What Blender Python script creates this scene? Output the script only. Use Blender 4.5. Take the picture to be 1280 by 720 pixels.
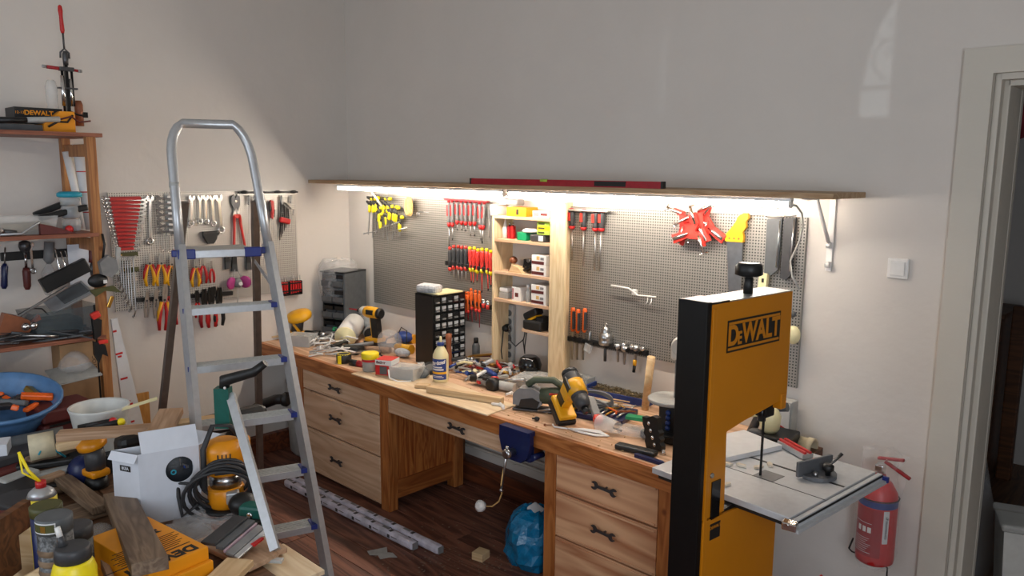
import bpy, bmesh, math, random
from mathutils import Vector, Matrix, Euler
random.seed(7)
PI = math.pi
C = bpy.context.scene.collection
SC = bpy.context.scene
for o in list(bpy.data.objects): bpy.data.objects.remove(o)

# ---------------------------------------------------------------- camera
cam_data = bpy.data.cameras.new('camera'); cam = bpy.data.objects.new('camera', cam_data); C.objects.link(cam)
cam_data.sensor_width = 36; cam_data.lens = 971.29 / 1280 * 36; cam_data.clip_start = .02
CR, CU, CF = Vector((0.719614, 0.694322, 0.008466)), Vector((-0.109380, 0.101307, 0.988824)), Vector((-0.685705, 0.712498, -0.148847))
cam.matrix_world = Matrix(((CR.x, CU.x, -CF.x, 5.2813), (CR.y, CU.y, -CF.y, -3.5932), (CR.z, CU.z, -CF.z, 2.1244), (0, 0, 0, 1)))
SC.camera = cam

# ---------------------------------------------------------------- world and lights
w = bpy.data.worlds.new('daylight'); SC.world = w; w.use_nodes = True
w.node_tree.nodes['Background'].inputs[0].default_value = (.62, .74, .95, 1)
w.node_tree.nodes['Background'].inputs[1].default_value = .55
V0 = lambda *a: Vector(a)
def area(name, loc, target, sx, sy, power, col):
    d = bpy.data.lights.new(name, 'AREA'); d.shape = 'RECTANGLE'; d.size = sx; d.size_y = sy; d.energy = power; d.color = col
    o = bpy.data.objects.new(name, d); C.objects.link(o); o.location = loc
    o.rotation_euler = (Vector(target) - Vector(loc)).to_track_quat('-Z', 'Y').to_euler(); return o
area('window_daylight', (2.4, -5.35, 2.15), (2.4, 0, 1.5), 2.1, 1.7, 33, (.80, .89, 1.0))
area('side_window_daylight', (6.55, -4.1, 1.95), (0, -4.1, 1.95), 1.5, 1.5, 78, (.80, .89, 1.0))
# distant spot added to throw the reflected-sun patch on the back wall
sd = bpy.data.lights.new('sun_glint', 'SPOT'); sd.energy = 2600; sd.spot_size = math.radians(5); sd.spot_blend = 0; sd.shadow_soft_size = .05; sd.color = (.8, .92, 1.0)
so = bpy.data.objects.new('sun_glint', sd); C.objects.link(so); so.location = (5.2, -25, 2.9); so.rotation_euler = (V0(4.0, 0, 2.6) - V0(5.2, -25, 2.9)).to_track_quat('-Z', 'Y').to_euler()
TUBE = 80.0
SC.view_settings.view_transform = 'Standard'; SC.view_settings.look = 'None'
SC.view_settings.exposure = 0.0; SC.view_settings.gamma = 1.0; SC.view_settings.use_curve_mapping = False

# ---------------------------------------------------------------- materials
MATS = {}
def new_mat(name):
    m = bpy.data.materials.new(name); m.use_nodes = True; MATS[name] = m
    return m, m.node_tree.nodes, m.node_tree.links, m.node_tree.nodes['Principled BSDF']
def lin(c):
    if isinstance(c, str):
        c = [int(c[i:i+2], 16) / 255 for i in (0, 2, 4)]
    return tuple((x / 12.92 if x <= .04045 else ((x + .055) / 1.055) ** 2.4) for x in c) + (1,)
def plain(name, col, rough=.5, metal=0, var=.12, scale=25, bump=0, trans=0, alpha=1, spec=.5, emit=0, coat=0):
    m, n, l, b = new_mat(name); c = lin(col)
    b.inputs['Roughness'].default_value = rough; b.inputs['Metallic'].default_value = metal
    b.inputs['Specular IOR Level'].default_value = spec
    if coat: b.inputs['Coat Weight'].default_value = coat
    tc = n.new('ShaderNodeTexCoord'); no = n.new('ShaderNodeTexNoise'); no.inputs['Scale'].default_value = scale; no.inputs['Detail'].default_value = 4
    l.new(tc.outputs['Object'], no.inputs['Vector'])
    r = n.new('ShaderNodeValToRGB'); r.color_ramp.elements[0].position = .3; r.color_ramp.elements[1].position = .7
    r.color_ramp.elements[0].color = tuple(x * (1 - var) for x in c[:3]) + (1,); r.color_ramp.elements[1].color = tuple(min(1, x * (1 + var)) for x in c[:3]) + (1,)
    l.new(no.outputs['Fac'], r.inputs['Fac']); l.new(r.outputs['Color'], b.inputs['Base Color'])
    if bump:
        bp = n.new('ShaderNodeBump'); bp.inputs['Strength'].default_value = bump; bp.inputs['Distance'].default_value = .01
        l.new(no.outputs['Fac'], bp.inputs['Height']); l.new(bp.outputs['Normal'], b.inputs['Normal'])
    if trans: b.inputs['Transmission Weight'].default_value = trans; b.inputs['IOR'].default_value = 1.2
    if alpha < 1: b.inputs['Alpha'].default_value = alpha
    if emit:
        b.inputs['Emission Color'].default_value = c; b.inputs['Emission Strength'].default_value = emit
    return m
def wood(name, c1, c2, axis=0, scale=9, rough=.55, knots=0.0):
    # long grain along one object axis, made of stretched rings and noise
    m, n, l, b = new_mat(name); b.inputs['Roughness'].default_value = rough
    tc = n.new('ShaderNodeTexCoord'); mp = n.new('ShaderNodeMapping'); s = [scale] * 3; s[axis] = scale * .1; mp.inputs['Scale'].default_value = s
    oi = n.new('ShaderNodeObjectInfo'); ad = n.new('ShaderNodeVectorMath'); ad.operation = 'ADD'; mu = n.new('ShaderNodeMath'); mu.operation = 'MULTIPLY'; mu.inputs[1].default_value = 17
    l.new(oi.outputs['Random'], mu.inputs[0]); l.new(tc.outputs['Object'], ad.inputs[0]); l.new(mu.outputs[0], ad.inputs[1]); l.new(ad.outputs[0], mp.inputs[0])
    wv = n.new('ShaderNodeTexNoise'); wv.inputs['Scale'].default_value = 1.6; wv.inputs['Detail'].default_value = 3; wv.inputs['Distortion'].default_value = .6
    l.new(mp.outputs[0], wv.inputs['Vector'])
    mm = n.new('ShaderNodeMath'); mm.operation = 'MULTIPLY'; mm.inputs[1].default_value = 14; l.new(wv.outputs['Fac'], mm.inputs[0])
    fr = n.new('ShaderNodeMath'); fr.operation = 'PINGPONG'; fr.inputs[1].default_value = 1; l.new(mm.outputs[0], fr.inputs[0])
    no = n.new('ShaderNodeTexNoise'); no.inputs['Scale'].default_value = 5; no.inputs['Detail'].default_value = 6; l.new(mp.outputs[0], no.inputs['Vector'])
    mx = n.new('ShaderNodeMix'); mx.inputs['Factor'].default_value = .5; l.new(fr.outputs[0], mx.inputs['A']); l.new(no.outputs['Fac'], mx.inputs['B'])
    r = n.new('ShaderNodeValToRGB'); r.color_ramp.elements[0].color = lin(c1); r.color_ramp.elements[1].color = lin(c2)
    r.color_ramp.elements[0].position = .2; r.color_ramp.elements[1].position = .75
    l.new(mx.outputs[0], r.inputs['Fac'])
    out = r.outputs['Color']
    if knots:
        vo = n.new('ShaderNodeTexVoronoi'); vo.inputs['Scale'].default_value = 5; vm = n.new('ShaderNodeMapping'); s2 = [1, 1, 1]; s2[axis] = .7; vm.inputs['Scale'].default_value = s2
        l.new(ad.outputs[0], vm.inputs[0]); l.new(vm.outputs[0], vo.inputs['Vector'])
        kr = n.new('ShaderNodeValToRGB'); kr.color_ramp.elements[0].color = (.3, .16, .08, 1); kr.color_ramp.elements[1].color = (1, 1, 1, 1)
        kr.color_ramp.elements[0].position = .03; kr.color_ramp.elements[1].position = .03 + knots
        l.new(vo.outputs['Distance'], kr.inputs['Fac'])
        km = n.new('ShaderNodeMix'); km.data_type = 'RGBA'; km.blend_type = 'MULTIPLY'; km.inputs['Factor'].default_value = .8
        l.new(out, km.inputs['A']); l.new(kr.outputs['Color'], km.inputs['B']); out = km.outputs['Result']
    l.new(out, b.inputs['Base Color'])
    bp = n.new('ShaderNodeBump'); bp.inputs['Strength'].default_value = .15; bp.inputs['Distance'].default_value = .004
    l.new(mx.outputs[0], bp.inputs['Height']); l.new(bp.outputs['Normal'], b.inputs['Normal'])
    return m
def plaster(name, col):
    m, n, l, b = new_mat(name); b.inputs['Roughness'].default_value = .6; b.inputs['Specular IOR Level'].default_value = .3
    tc = n.new('ShaderNodeTexCoord'); no = n.new('ShaderNodeTexNoise'); no.inputs['Scale'].default_value = 1.3; no.inputs['Detail'].default_value = 8; no.inputs['Roughness'].default_value = .6
    l.new(tc.outputs['Object'], no.inputs['Vector'])
    r = n.new('ShaderNodeValToRGB'); c = lin(col); r.color_ramp.elements[0].position = .25; r.color_ramp.elements[1].position = .75
    r.color_ramp.elements[0].color = tuple(x * .95 for x in c[:3]) + (1,); r.color_ramp.elements[1].color = tuple(min(1, x * 1.03) for x in c[:3]) + (1,)
    l.new(no.outputs['Fac'], r.inputs['Fac']); l.new(r.outputs['Color'], b.inputs['Base Color'])
    n2 = n.new('ShaderNodeTexNoise'); n2.inputs['Scale'].default_value = 9; n2.inputs['Detail'].default_value = 6; l.new(tc.outputs['Object'], n2.inputs['Vector'])
    bp = n.new('ShaderNodeBump'); bp.inputs['Strength'].default_value = .22; bp.inputs['Distance'].default_value = .02
    l.new(n2.outputs['Fac'], bp.inputs['Height']); l.new(bp.outputs['Normal'], b.inputs['Normal'])
    return m
def perforated(name, c_metal, c_hole, pitch=.015):
    # sheet steel with punched holes in a square grid (object x and z)
    m, n, l, b = new_mat(name); b.inputs['Roughness'].default_value = .45
    tc = n.new('ShaderNodeTexCoord'); sp = n.new('ShaderNodeSeparateXYZ'); l.new(tc.outputs['Object'], sp.inputs[0])
    sq = []
    for k in ('X', 'Z'):
        a = n.new('ShaderNodeMath'); a.operation = 'MULTIPLY'; a.inputs[1].default_value = 1 / pitch; l.new(sp.outputs[k], a.inputs[0])
        f = n.new('ShaderNodeMath'); f.operation = 'FRACT'; l.new(a.outputs[0], f.inputs[0])
        s = n.new('ShaderNodeMath'); s.operation = 'SUBTRACT'; s.inputs[1].default_value = .5; l.new(f.outputs[0], s.inputs[0])
        q = n.new('ShaderNodeMath'); q.operation = 'MULTIPLY'; l.new(s.outputs[0], q.inputs[0]); l.new(s.outputs[0], q.inputs[1]); sq.append(q)
    ad = n.new('ShaderNodeMath'); ad.operation = 'ADD'; l.new(sq[0].outputs[0], ad.inputs[0]); l.new(sq[1].outputs[0], ad.inputs[1])
    lt = n.new('ShaderNodeMath'); lt.operation = 'LESS_THAN'; lt.inputs[1].default_value = .06; l.new(ad.outputs[0], lt.inputs[0])
    mx = n.new('ShaderNodeMix'); mx.data_type = 'RGBA'; mx.inputs['A'].default_value = lin(c_metal); mx.inputs['B'].default_value = lin(c_hole)
    l.new(lt.outputs[0], mx.inputs['Factor']); l.new(mx.outputs['Result'], b.inputs['Base Color'])
    mt = n.new('ShaderNodeMath'); mt.operation = 'SUBTRACT'; mt.inputs[0].default_value = .6; l.new(lt.outputs[0], mt.inputs[1]); mt.use_clamp = True; l.new(mt.outputs[0], b.inputs['Metallic'])
    bp = n.new('ShaderNodeBump'); bp.inputs['Strength'].default_value = .5; bp.inputs['Distance'].default_value = .002; bp.invert = True
    l.new(lt.outputs[0], bp.inputs['Height']); l.new(bp.outputs['Normal'], b.inputs['Normal'])
    return m
plaster('wall_paint', 'd8d1c9'); plaster('ceiling_paint', 'dcd9d2'); plaster('trim_paint', 'cfc9bd')
wood('floor_wood', '4c2c22', '865846', 0, 5, .5)
wood('dark_trim', '4a2416', '7a4226', 0, 6, .5)
wood('stain_x', '8a4a1c', 'b4713a', 0, 6, .5, .05); wood('stain_z', '8a4a1c', 'b4713a', 2, 6, .5, .05); wood('stain_y', '7e3f18', 'a86430', 1, 6, .5)
wood('panel_red', '8a4018', 'bc7438', 2, 9, .45)
wood('pine_x', 'c29a78', 'dab898', 0, 3.5, .55, .05); wood('pine_y', 'b88f5e', 'd6b486', 1, 6, .55); wood('pine_z', 'd0b489', 'e6d0a8', 2, 8, .55, .04)
wood('fir_x', 'a86c48', 'd8a880', 0, 2.6, .5, .06)
wood('bench_top', 'ae8664', 'd6b090', 0, 4, .55); wood('ply_x', 'ceb08a', 'e0caa8', 0, 5, .6)
wood('shelf_wood', '9c7a56', 'b59a78', 0, 6, .6, .04)
wood('rack_wood', '8a5228', 'b47c48', 2, 6, .5, .04); wood('rack_board', '7a4430', '9c6248', 1, 6, .5)
wood('plank_brown', '5f4a38', '86705a', 0, 7, .6); wood('plank_tan', '9a7758', 'b8977a', 0, 6, .6); wood('plank_light', 'c2a075', 'd8bc92', 0, 6, .6)
wood('table_dark', '4e3524', '745239', 1, 6, .55); wood('dark_furniture', '4a2c18', '6e4426', 0, 6, .5); wood('veneer', 'b07838', 'c8924c', 2, 12, .5)
perforated('board_left', 'c9c5be', '2c2a28'); perforated('board_back', 'a39f98', '2a2826')
P = plain
P('table_alu', 'c8cacc', .42, .25, .05, 40); P('steel', 'b8b8b8', .28, 1, .1); P('chrome', 'd8d8d8', .15, 1, .05); P('dark_steel', '5a5a5c', .4, .8); P('alu', 'bcbec0', .36, .6, .06, 40)
P('alu_step', 'b2b2ae', .5, .35, .12, 90, .2); P('frame_metal', '857a70', .4, .8); P('cast', 'd6d2c8', .5, .1, .06); P('grey_cast', '6c6e72', .5, .4)
P('black', '161616', .45); P('black_gloss', '0e0e10', .15, 0, .05, 20, 0, 0, 1, .6); P('black_metal', '0b0b0c', .35, .2, .1); P('rubber', '2a2a2c', .6); P('charcoal', '3a3a3c', .5)
P('grey', '7c7c7c', .5); P('grey_dark', '55585a', .5); P('grey_light', 'a8a8a4', .5); P('pipe_grey', '8c9092', .4)
P('yellow', 'e8a818', .4, 0, .06, 8); P('saw_yellow', 'd98a10', .35, 0, .03, 4); P('bright_yellow', 'f0d818', .4); P('band_orange', 'c87c0c', .35, 0, .03, 4); P('orange', 'e8641c', .4); P('box_orange', 'e8940c', .5, 0, .06, 8)
P('red', 'c02020', .4, 0, .08); P('deep_red', '9c1820', .4); P('level_red', 'a01c28', .4); P('bright_red', 'd83a30', .35); P('dusty_pink', 'b49aa4', .5); P('maroon', '5c2420', .5)
P('blue', '1c3a80', .4); P('navy', '14204c', .35); P('plug_blue', '1e2c74', .4); P('basin_blue', '5078a4', .4); P('bag_blue', '0e6f9c', .22, 0, .25, 30, .8); P('cyan', '2aa0b8', .4)
P('green', '18905c', .4); P('tool_green', '14564c', .4); P('olive', '4c4c26', .5); P('lime', 'a8c848', .45); P('jig_green', '4a5240', .5)
P('white', 'e4e2de', .45, 0, .04); P('paper', 'd4d4d4', .7, 0, .04); P('card_white', 'd2d6de', .6, 0, .03); P('bucket_white', 'c9c9c4', .45, 0, .06); P('cream', 'eadfae', .35, 0, .03); P('card', 'b08a62', .7, 0, .06); P('beige', 'cfc3a4', .6)
P('pink', 'b03c80', .6); P('straw', 'd8b070', .7, 0, .2, 60); P('leather', '8c5030', .5); P('foam', 'b4b8bc', .7, 0, .2, 60, .8); P('brass', 'c89c4c', .3, .9)
P('film', 'dcdcdc', .12, 0, .1, 30, 1.0, .0, .28); P('clear', 'ecece8', .12, 0, .05, 20, .2, 0, .32); P('smoke', '5a6468', .2, 0, .1, 20, .2, 0, .65); P('drawer_smoke', '2a2c2e', .15, 0, .3, 30, .2, 0, .75); P('thin_film', 'f4f4f4', .08, 0, .05, 30, 1.0, .0, .10); P('chip', 'd8ccb8', .6); P('glass', 'e8ecec', .05, 0, .02, 10, 0, 0, .35)
P('flake', '84705f', .8); P('ink', '181410', .6); P('lamp_lens', 'fff4e6', .4, 0, 0, 5, 0, 0, 1, .5, TUBE); P('led_pink', 'ff5090', .4, 0, 0, 5, 0, 0, 1, .5, 6)
P('tape_white', 'cac6d2', .5, 0, .25, 16); P('mixed_grey', '5e5e5e', .45, .5, .7, 70, .5); P('cloth_red', '8c3038', .8, 0, .9, 5); P('dark_stuff', '22252a', .5, 0, .5, 20, .6)
P('screws', '8a7a5c', .35, .7, .6, 120, .6); P('sawdust', 'c8a478', .9, 0, .15, 60)

# ---------------------------------------------------------------- mesh building
class MB:
    def __init__(s, mat='grey'): s.v = []; s.f = []; s.fm = []; s.sm = []; s.mats = [mat]; s.cur = 0; s.T = Matrix(); s.sf = False
    def m(s, mat):
        if mat not in s.mats: s.mats.append(mat)
        s.cur = s.mats.index(mat); return s
    def xf(s, loc=(0, 0, 0), rot=(0, 0, 0)):
        s.T = Matrix.Translation(loc) @ Euler(rot).to_matrix().to_4x4(); return s
    def add(s, vs, fs, smooth=False):
        k = len(s.v); s.v += [tuple(s.T @ Vector(a)) for a in vs]; s.f += [tuple(k + i for i in f) for f in fs]
        s.fm += [s.cur] * len(fs); s.sm += [smooth] * len(fs); return s
    def box(s, c, d, rot=None, bev=0):
        R = Euler(rot).to_matrix() if rot else None; x, y, z = d[0] / 2, d[1] / 2, d[2] / 2; c = Vector(c)
        if not bev:
            vs = [Vector((a * x, b * y, e * z)) for a in (-1, 1) for b in (-1, 1) for e in (-1, 1)]
            fs = [(0, 1, 3, 2), (4, 6, 7, 5), (0, 4, 5, 1), (2, 3, 7, 6), (0, 2, 6, 4), (1, 5, 7, 3)]
        else:
            bm = bmesh.new(); bmesh.ops.create_cube(bm, size=1)
            for v in bm.verts: v.co = Vector((v.co.x * 2 * x, v.co.y * 2 * y, v.co.z * 2 * z))
            bmesh.ops.bevel(bm, geom=bm.edges[:], offset=min(bev, x * .9, y * .9, z * .9), segments=2, profile=.5, affect='EDGES')
            vs = [v.co.copy() for v in bm.verts]; bm.verts.index_update(); fs = [tuple(v.index for v in f.verts) for f in bm.faces]; bm.free()
        if R: vs = [R @ v for v in vs]
        return s.add([c + v for v in vs], fs)
    def tube(s, pts, r, n=8, closed=False, cap=True, sx=1.0):
        pts = [Vector(p) for p in pts]; m = len(pts); rs = r if isinstance(r, (list, tuple)) else [r] * m
        vs = []; fs = []; up = None
        for i, p in enumerate(pts):
            a = pts[(i - 1) % m] if (closed or i > 0) else p; b = pts[(i + 1) % m] if (closed or i < m - 1) else p
            t = (b - a); t = t.normalized() if t.length > 1e-9 else Vector((0, 0, 1))
            if up is None: up = Vector((0, 0, 1)) if abs(t.z) < .9 else Vector((1, 0, 0))
            up = (up - t * up.dot(t)); up = up.normalized() if up.length > 1e-6 else t.orthogonal().normalized()
            q = t.cross(up)
            for k in range(n):
                g = 2 * PI * k / n; vs.append(p + (up * math.cos(g) * sx + q * math.sin(g)) * rs[i])
        for i in range(m if closed else m - 1):
            for k in range(n):
                a = i * n + k; b = i * n + (k + 1) % n; c = ((i + 1) % m) * n
                fs.append((a, b, c + (k + 1) % n, c + k))
        s.add(vs, fs, True)
        if cap and not closed:
            k = len(s.v) - len(vs); s.f += [tuple(k + i for i in reversed(range(n))), tuple(k + (m - 1) * n + i for i in range(n))]; s.fm += [s.cur] * 2; s.sm += [False] * 2
        return s
    def cyl(s, a, b, r, r2=None, n=14): return s.tube([a, b], [r, r if r2 is None else r2], n)
    def lathe(s, prof, n=16, c=(0, 0, 0), rot=None, cap=True):
        # prof: (radius, height) pairs along local z
        R = Euler(rot).to_matrix() if rot else Matrix.Identity(3); c = Vector(c); vs = []; fs = []
        for r, z in prof:
            for k in range(n): g = 2 * PI * k / n; vs.append(c + R @ Vector((r * math.cos(g), r * math.sin(g), z)))
        for i in range(len(prof) - 1):
            for k in range(n): a = i * n; fs.append((a + k, a + (k + 1) % n, a + n + (k + 1) % n, a + n + k))
        s.add(vs, fs, True); k = len(s.v) - len(vs)
        if cap: s.f += [tuple(k + i for i in reversed(range(n))), tuple(k + (len(prof) - 1) * n + i for i in range(n))]; s.fm += [s.cur] * 2; s.sm += [False] * 2
        return s
    def prism(s, poly, y0, y1, plane='xz'):
        # polygon extruded across y (xz), z (xy) or x (yz)
        def p3(a, b, d): return (a, d, b) if plane == 'xz' else ((a, b, d) if plane == 'xy' else (d, a, b))
        n = len(poly); vs = [p3(a, b, y0) for a, b in poly] + [p3(a, b, y1) for a, b in poly]
        fs = [tuple(range(n)), tuple(reversed(range(n, 2 * n)))] + [(i, n + i, n + (i + 1) % n, (i + 1) % n) for i in range(n)]
        return s.add(vs, fs)
    def ball(s, c, r, n=12, sc=(1, 1, 1), rot=None):
        prof = [(max(1e-4, math.sin(PI * i / n)) * r, -math.cos(PI * i / n) * r) for i in range(n + 1)]
        T = s.T; s.T = s.T @ Matrix.Translation(c) @ (Euler(rot).to_matrix().to_4x4() if rot else Matrix()) @ Matrix.Diagonal((sc[0], sc[1], sc[2], 1)); s.lathe(prof, n, cap=False); s.T = T; return s
    def ring(s, c, R, r, n=20, m=6, axis='y', sx=1, sz=1):
        pts = []
        for k in range(n):
            g = 2 * PI * k / n; a, b = R * math.cos(g) * sx, R * math.sin(g) * sz
            pts.append(Vector(c) + Vector({'y': (a, 0, b), 'z': (a, b, 0), 'x': (0, a, b)}[axis]))
        return s.tube(pts, r, m, closed=True)
    def mesh(s, name):
        me = bpy.data.meshes.new(name); me.from_pydata(s.v, [], s.f)
        for k in s.mats: me.materials.append(MATS[k])
        me.polygons.foreach_set('material_index', s.fm); me.polygons.foreach_set('use_smooth', s.sm)
        me.update(); bm = bmesh.new(); bm.from_mesh(me); bmesh.ops.recalc_face_normals(bm, faces=bm.faces[:]); bm.to_mesh(me); bm.free()
        return me
    def obj(s, name, parent=None, loc=(0, 0, 0), rot=(0, 0, 0), label=None, cat=None, group=None, kind=None):
        o = bpy.data.objects.new(name, s.mesh(name)); C.objects.link(o); o.location = loc; o.rotation_euler = rot
        if parent: o.parent = parent
        return tag(o, label, cat, group, kind)
def tag(o, label=None, cat=None, group=None, kind=None):
    if label: o['label'] = label
    if cat: o['category'] = cat
    if group: o['group'] = group
    if kind: o['kind'] = kind
    return o
def thing(name, label, cat, loc=(0, 0, 0), rot=(0, 0, 0), group=None):
    o = bpy.data.objects.new(name, None); C.objects.link(o); o.location = loc; o.rotation_euler = rot; o.empty_display_size = .05
    return tag(o, label, cat, group)
def dup(root, loc=None, rot=None, label=None, group=None, scale=None):
    def rec(o, par):
        c = o.copy(); C.objects.link(c); c.parent = par
        for ch in list(o.children): rec(ch, c)
        return c
    r = rec(root, None)
    if loc is not None: r.location = loc
    if rot is not None: r.rotation_euler = rot
    if scale is not None: r.scale = scale if isinstance(scale, (tuple, list)) else (scale,) * 3
    if label: r['label'] = label
    if group: r['group'] = group
    return r
def text(name, body, size, mat, parent, loc, rot, depth=.0008, shear=0, offset=0, align='CENTER', label=None, sx=1, **kw):
    cu = bpy.data.curves.new(name, 'FONT'); cu.body = body; cu.size = size; cu.extrude = depth; cu.shear = shear; cu.offset = offset; cu.align_x = align; cu.align_y = 'CENTER'
    t = bpy.data.objects.new(name, cu); C.objects.link(t); dg = bpy.context.evaluated_depsgraph_get()
    me = bpy.data.meshes.new_from_object(t.evaluated_get(dg)); bpy.data.objects.remove(t); bpy.data.curves.remove(cu)
    me.materials.clear(); me.materials.append(MATS[mat])
    o = bpy.data.objects.new(name, me); C.objects.link(o); o.location = loc; o.rotation_euler = rot; o.parent = parent; o.scale = (sx, 1, 1)
    return tag(o, label)
def V(*a): return Vector(a)
RL = PI / 2      # turns a thing made for the back wall (its back towards +y) to hang on the left wall

# ================================================================ the room
def struct(name, mb, parent=None): return mb.obj(name, parent, kind=None if parent else 'structure')
mb = MB('wall_paint'); mb.box((2.23, .15, 1.85), (4.46, .3, 3.7)); mb.box((6.0, .15, 1.85), (1.2, .3, 3.7)); mb.box((4.93, .15, 3.11), (.94, .3, 1.18)); struct('wall_back', mb)
mb = MB('wall_paint'); mb.box((-.1, -2.7, 1.85), (.2, 5.4, 3.7)); struct('wall_left', mb)
mb = MB('wall_paint'); mb.box((6.7, -2.7, 1.85), (.2, 5.4, 3.7)); struct('wall_right', mb)
# front wall behind the camera with its window opening
mb = MB('wall_paint')
for c, d in (((.65, -5.5, 1.85), (1.3, .2, 3.7)), ((3.7, -5.5, 1.85), (.4, .2, 3.7)), ((5.65, -5.5, 1.85), (2.1, .2, 3.7)), ((4.25, -5.5, 1.1), (.7, .2, 2.2)), ((4.25, -5.5, 3.35), (.7, .2, .7)), ((2.4, -5.5, .6), (2.2, .2, 1.2)), ((2.4, -5.5, 3.4), (2.2, .2, .6))): mb.box(c, d)
struct('wall_front', mb)
win = thing('window_1', None, None, (2.4, -5.48, 1.2)); win['kind'] = 'structure'
mb = MB('trim_paint')
for x in (-1.07, 0, 1.07): mb.box((x, 0, .95), (.07, .06, 1.9))
for z in (.035, 1.3, 1.865): mb.box((0, 0, z), (2.2, .06, .07))
mb.obj('window_frame', win)
mb = MB('glass'); mb.box((0, 0, .95), (2.1, .006, 1.85)); mb.obj('pane', win)
# gobo added behind the camera: slotted board and iron curls shape the sun patch
gobo = thing('sun_gobo', None, None, (0, -5.385, 0)); gobo['kind'] = 'structure'
def Q(x, z): return (x * .78 + 5.2 * .22, z * .78 + 2.9 * .22)
def quadplate(mb, pts): return mb.prism([Q(*p) for p in pts], -.012, .012)
mb = MB('trim_paint')
quadplate(mb, [(3.40, 1.9), (3.938, 1.9), (3.938, 3.4), (3.40, 3.4)]); quadplate(mb, [(4.062, 1.9), (4.60, 1.9), (4.60, 3.4), (4.062, 3.4)])
quadplate(mb, [(3.938, 1.9), (4.062, 1.9), (4.062, 2.368), (3.938, 2.368)]); quadplate(mb, [(3.938, 2.484), (4.062, 2.484), (4.062, 2.502), (3.938, 2.502)])
quadplate(mb, [(3.938, 2.502), (3.945, 2.502), (3.962, 2.63), (3.99, 2.74), (4.05, 2.84), (4.06, 2.87), (4.062, 2.95), (3.938, 2.95)]); quadplate(mb, [(3.938, 2.94), (4.062, 2.94), (4.062, 3.4), (3.938, 3.4)])
mb.obj('gobo_board', gobo)
mb = MB('black_metal')
def arc(cx, cz, r, a0, a1): return [(Q(cx + r * math.cos(a0 + (a1 - a0) * k / 12), cz + r * math.sin(a0 + (a1 - a0) * k / 12))[0], 0, Q(cx, cz + r * math.sin(a0 + (a1 - a0) * k / 12))[1]) for k in range(13)]
mb.tube(arc(4.07, 2.61, .088, PI * .5, PI * 1.4), .004, 6); mb.tube(arc(4.03, 2.74, .05, PI, PI * 1.7), .003, 6); mb.tube(arc(4.048, 2.64, .014, 0, PI * 1.6), .003, 6); mb.tube(arc(4.05, 2.76, .014, 0, PI * 1.6), .003, 6)
mb.obj('iron_scroll', gobo, kind='stuff')
w3 = thing('window_3', None, None, (6.58, -4.1, 1.15)); w3['kind'] = 'structure'
mb = MB('trim_paint')
for y_ in (-.78, 0, .78): mb.box((0, y_, .8), (.05, .06, 1.6))
for z_ in (.03, 1.57): mb.box((0, 0, z_), (.05, 1.6, .06))
mb.obj('window_frame', w3)
mb = MB('ceiling_paint'); mb.box((3.3, -2.7, 3.75), (6.8, 5.7, .1)); struct('ceiling', mb)
# floor: dark stained boards running along the back wall
fl = MB('table_dark'); fl.box((3.3, -1.4, -.05), (6.9, 8.6, .06)); fl = struct('floor', fl)
bd = []
for L in (1.9, 2.6, 3.3):
    mb = MB('floor_wood'); mb.box((L / 2, 0, -.009), (L - .004, .143, .018), bev=.0015); bd.append((L, mb.mesh('plank')))
y = -.075
k = 0
while y > -3.3:
    x = -.02 - (k * .77) % 1.3
    j = 0
    while x < 6.6:
        L, me = bd[(k + j * 2) % 3]
        o = bpy.data.objects.new('plank', me); C.objects.link(o); o.parent = fl; o.location = (x, y, -.001 * ((k * 7 + j) % 3))
        x += L; j += 1
    y -= .147; k += 1
# baseboard and the pipes above it under the bench
mb = MB('dark_trim'); mb.box((1.8, -.055, .07), (3.6, .11, .14), bev=.006); struct('baseboard_back', mb)
mb = MB('dark_trim'); mb.box((.03, -2.1, .07), (.06, 4.0, .14), bev=.006); struct('baseboard_left', mb)
hp = thing('heating_pipes', 'two thin white heating pipes along the wall under the bench, just above the brown baseboard', 'pipe', (0, -.05, .2))
for z in (.03, .085):
    mb = MB('trim_paint'); mb.cyl((.05, 0, z), (3.55, 0, z), .011, n=8); mb.obj('pipe', hp)
for x in (.6, 1.9, 2.45, 3.2): mb = MB('trim_paint'); mb.box((x, .015, .057), (.02, .04, .1)); mb.obj('pipe_clip', hp)
# door opening: painted architrave and stepped frame
mb = MB('trim_paint')
mb.prism([(4.351, 0), (4.459, 0), (4.459, 2.52), (4.351, 2.62)], -.03, 0); mb.prism([(4.351, 2.62), (4.459, 2.52), (5.401, 2.52), (5.509, 2.62)], -.03, 0); mb.prism([(5.401, 0), (5.509, 0), (5.509, 2.62), (5.401, 2.52)], -.03, 0); struct('trim_1', mb)
mb = MB('trim_paint')
for s, x in ((1, 4.461), (-1, 5.399)):
    mb.box((x + s * .012, .03, 1.26), (.024, .06, 2.52), bev=.004); mb.box((x + s * .03, .15, 1.25), (.03, .2, 2.5), bev=.004); mb.box((x + s * .022, .27, 1.25), (.05, .04, 2.5), bev=.004)
mb.box((4.93, .03, 2.508), (.9, .06, .024)); mb.box((4.93, .15, 2.49), (.86, .2, .03)); struct('trim_2', mb)
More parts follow.
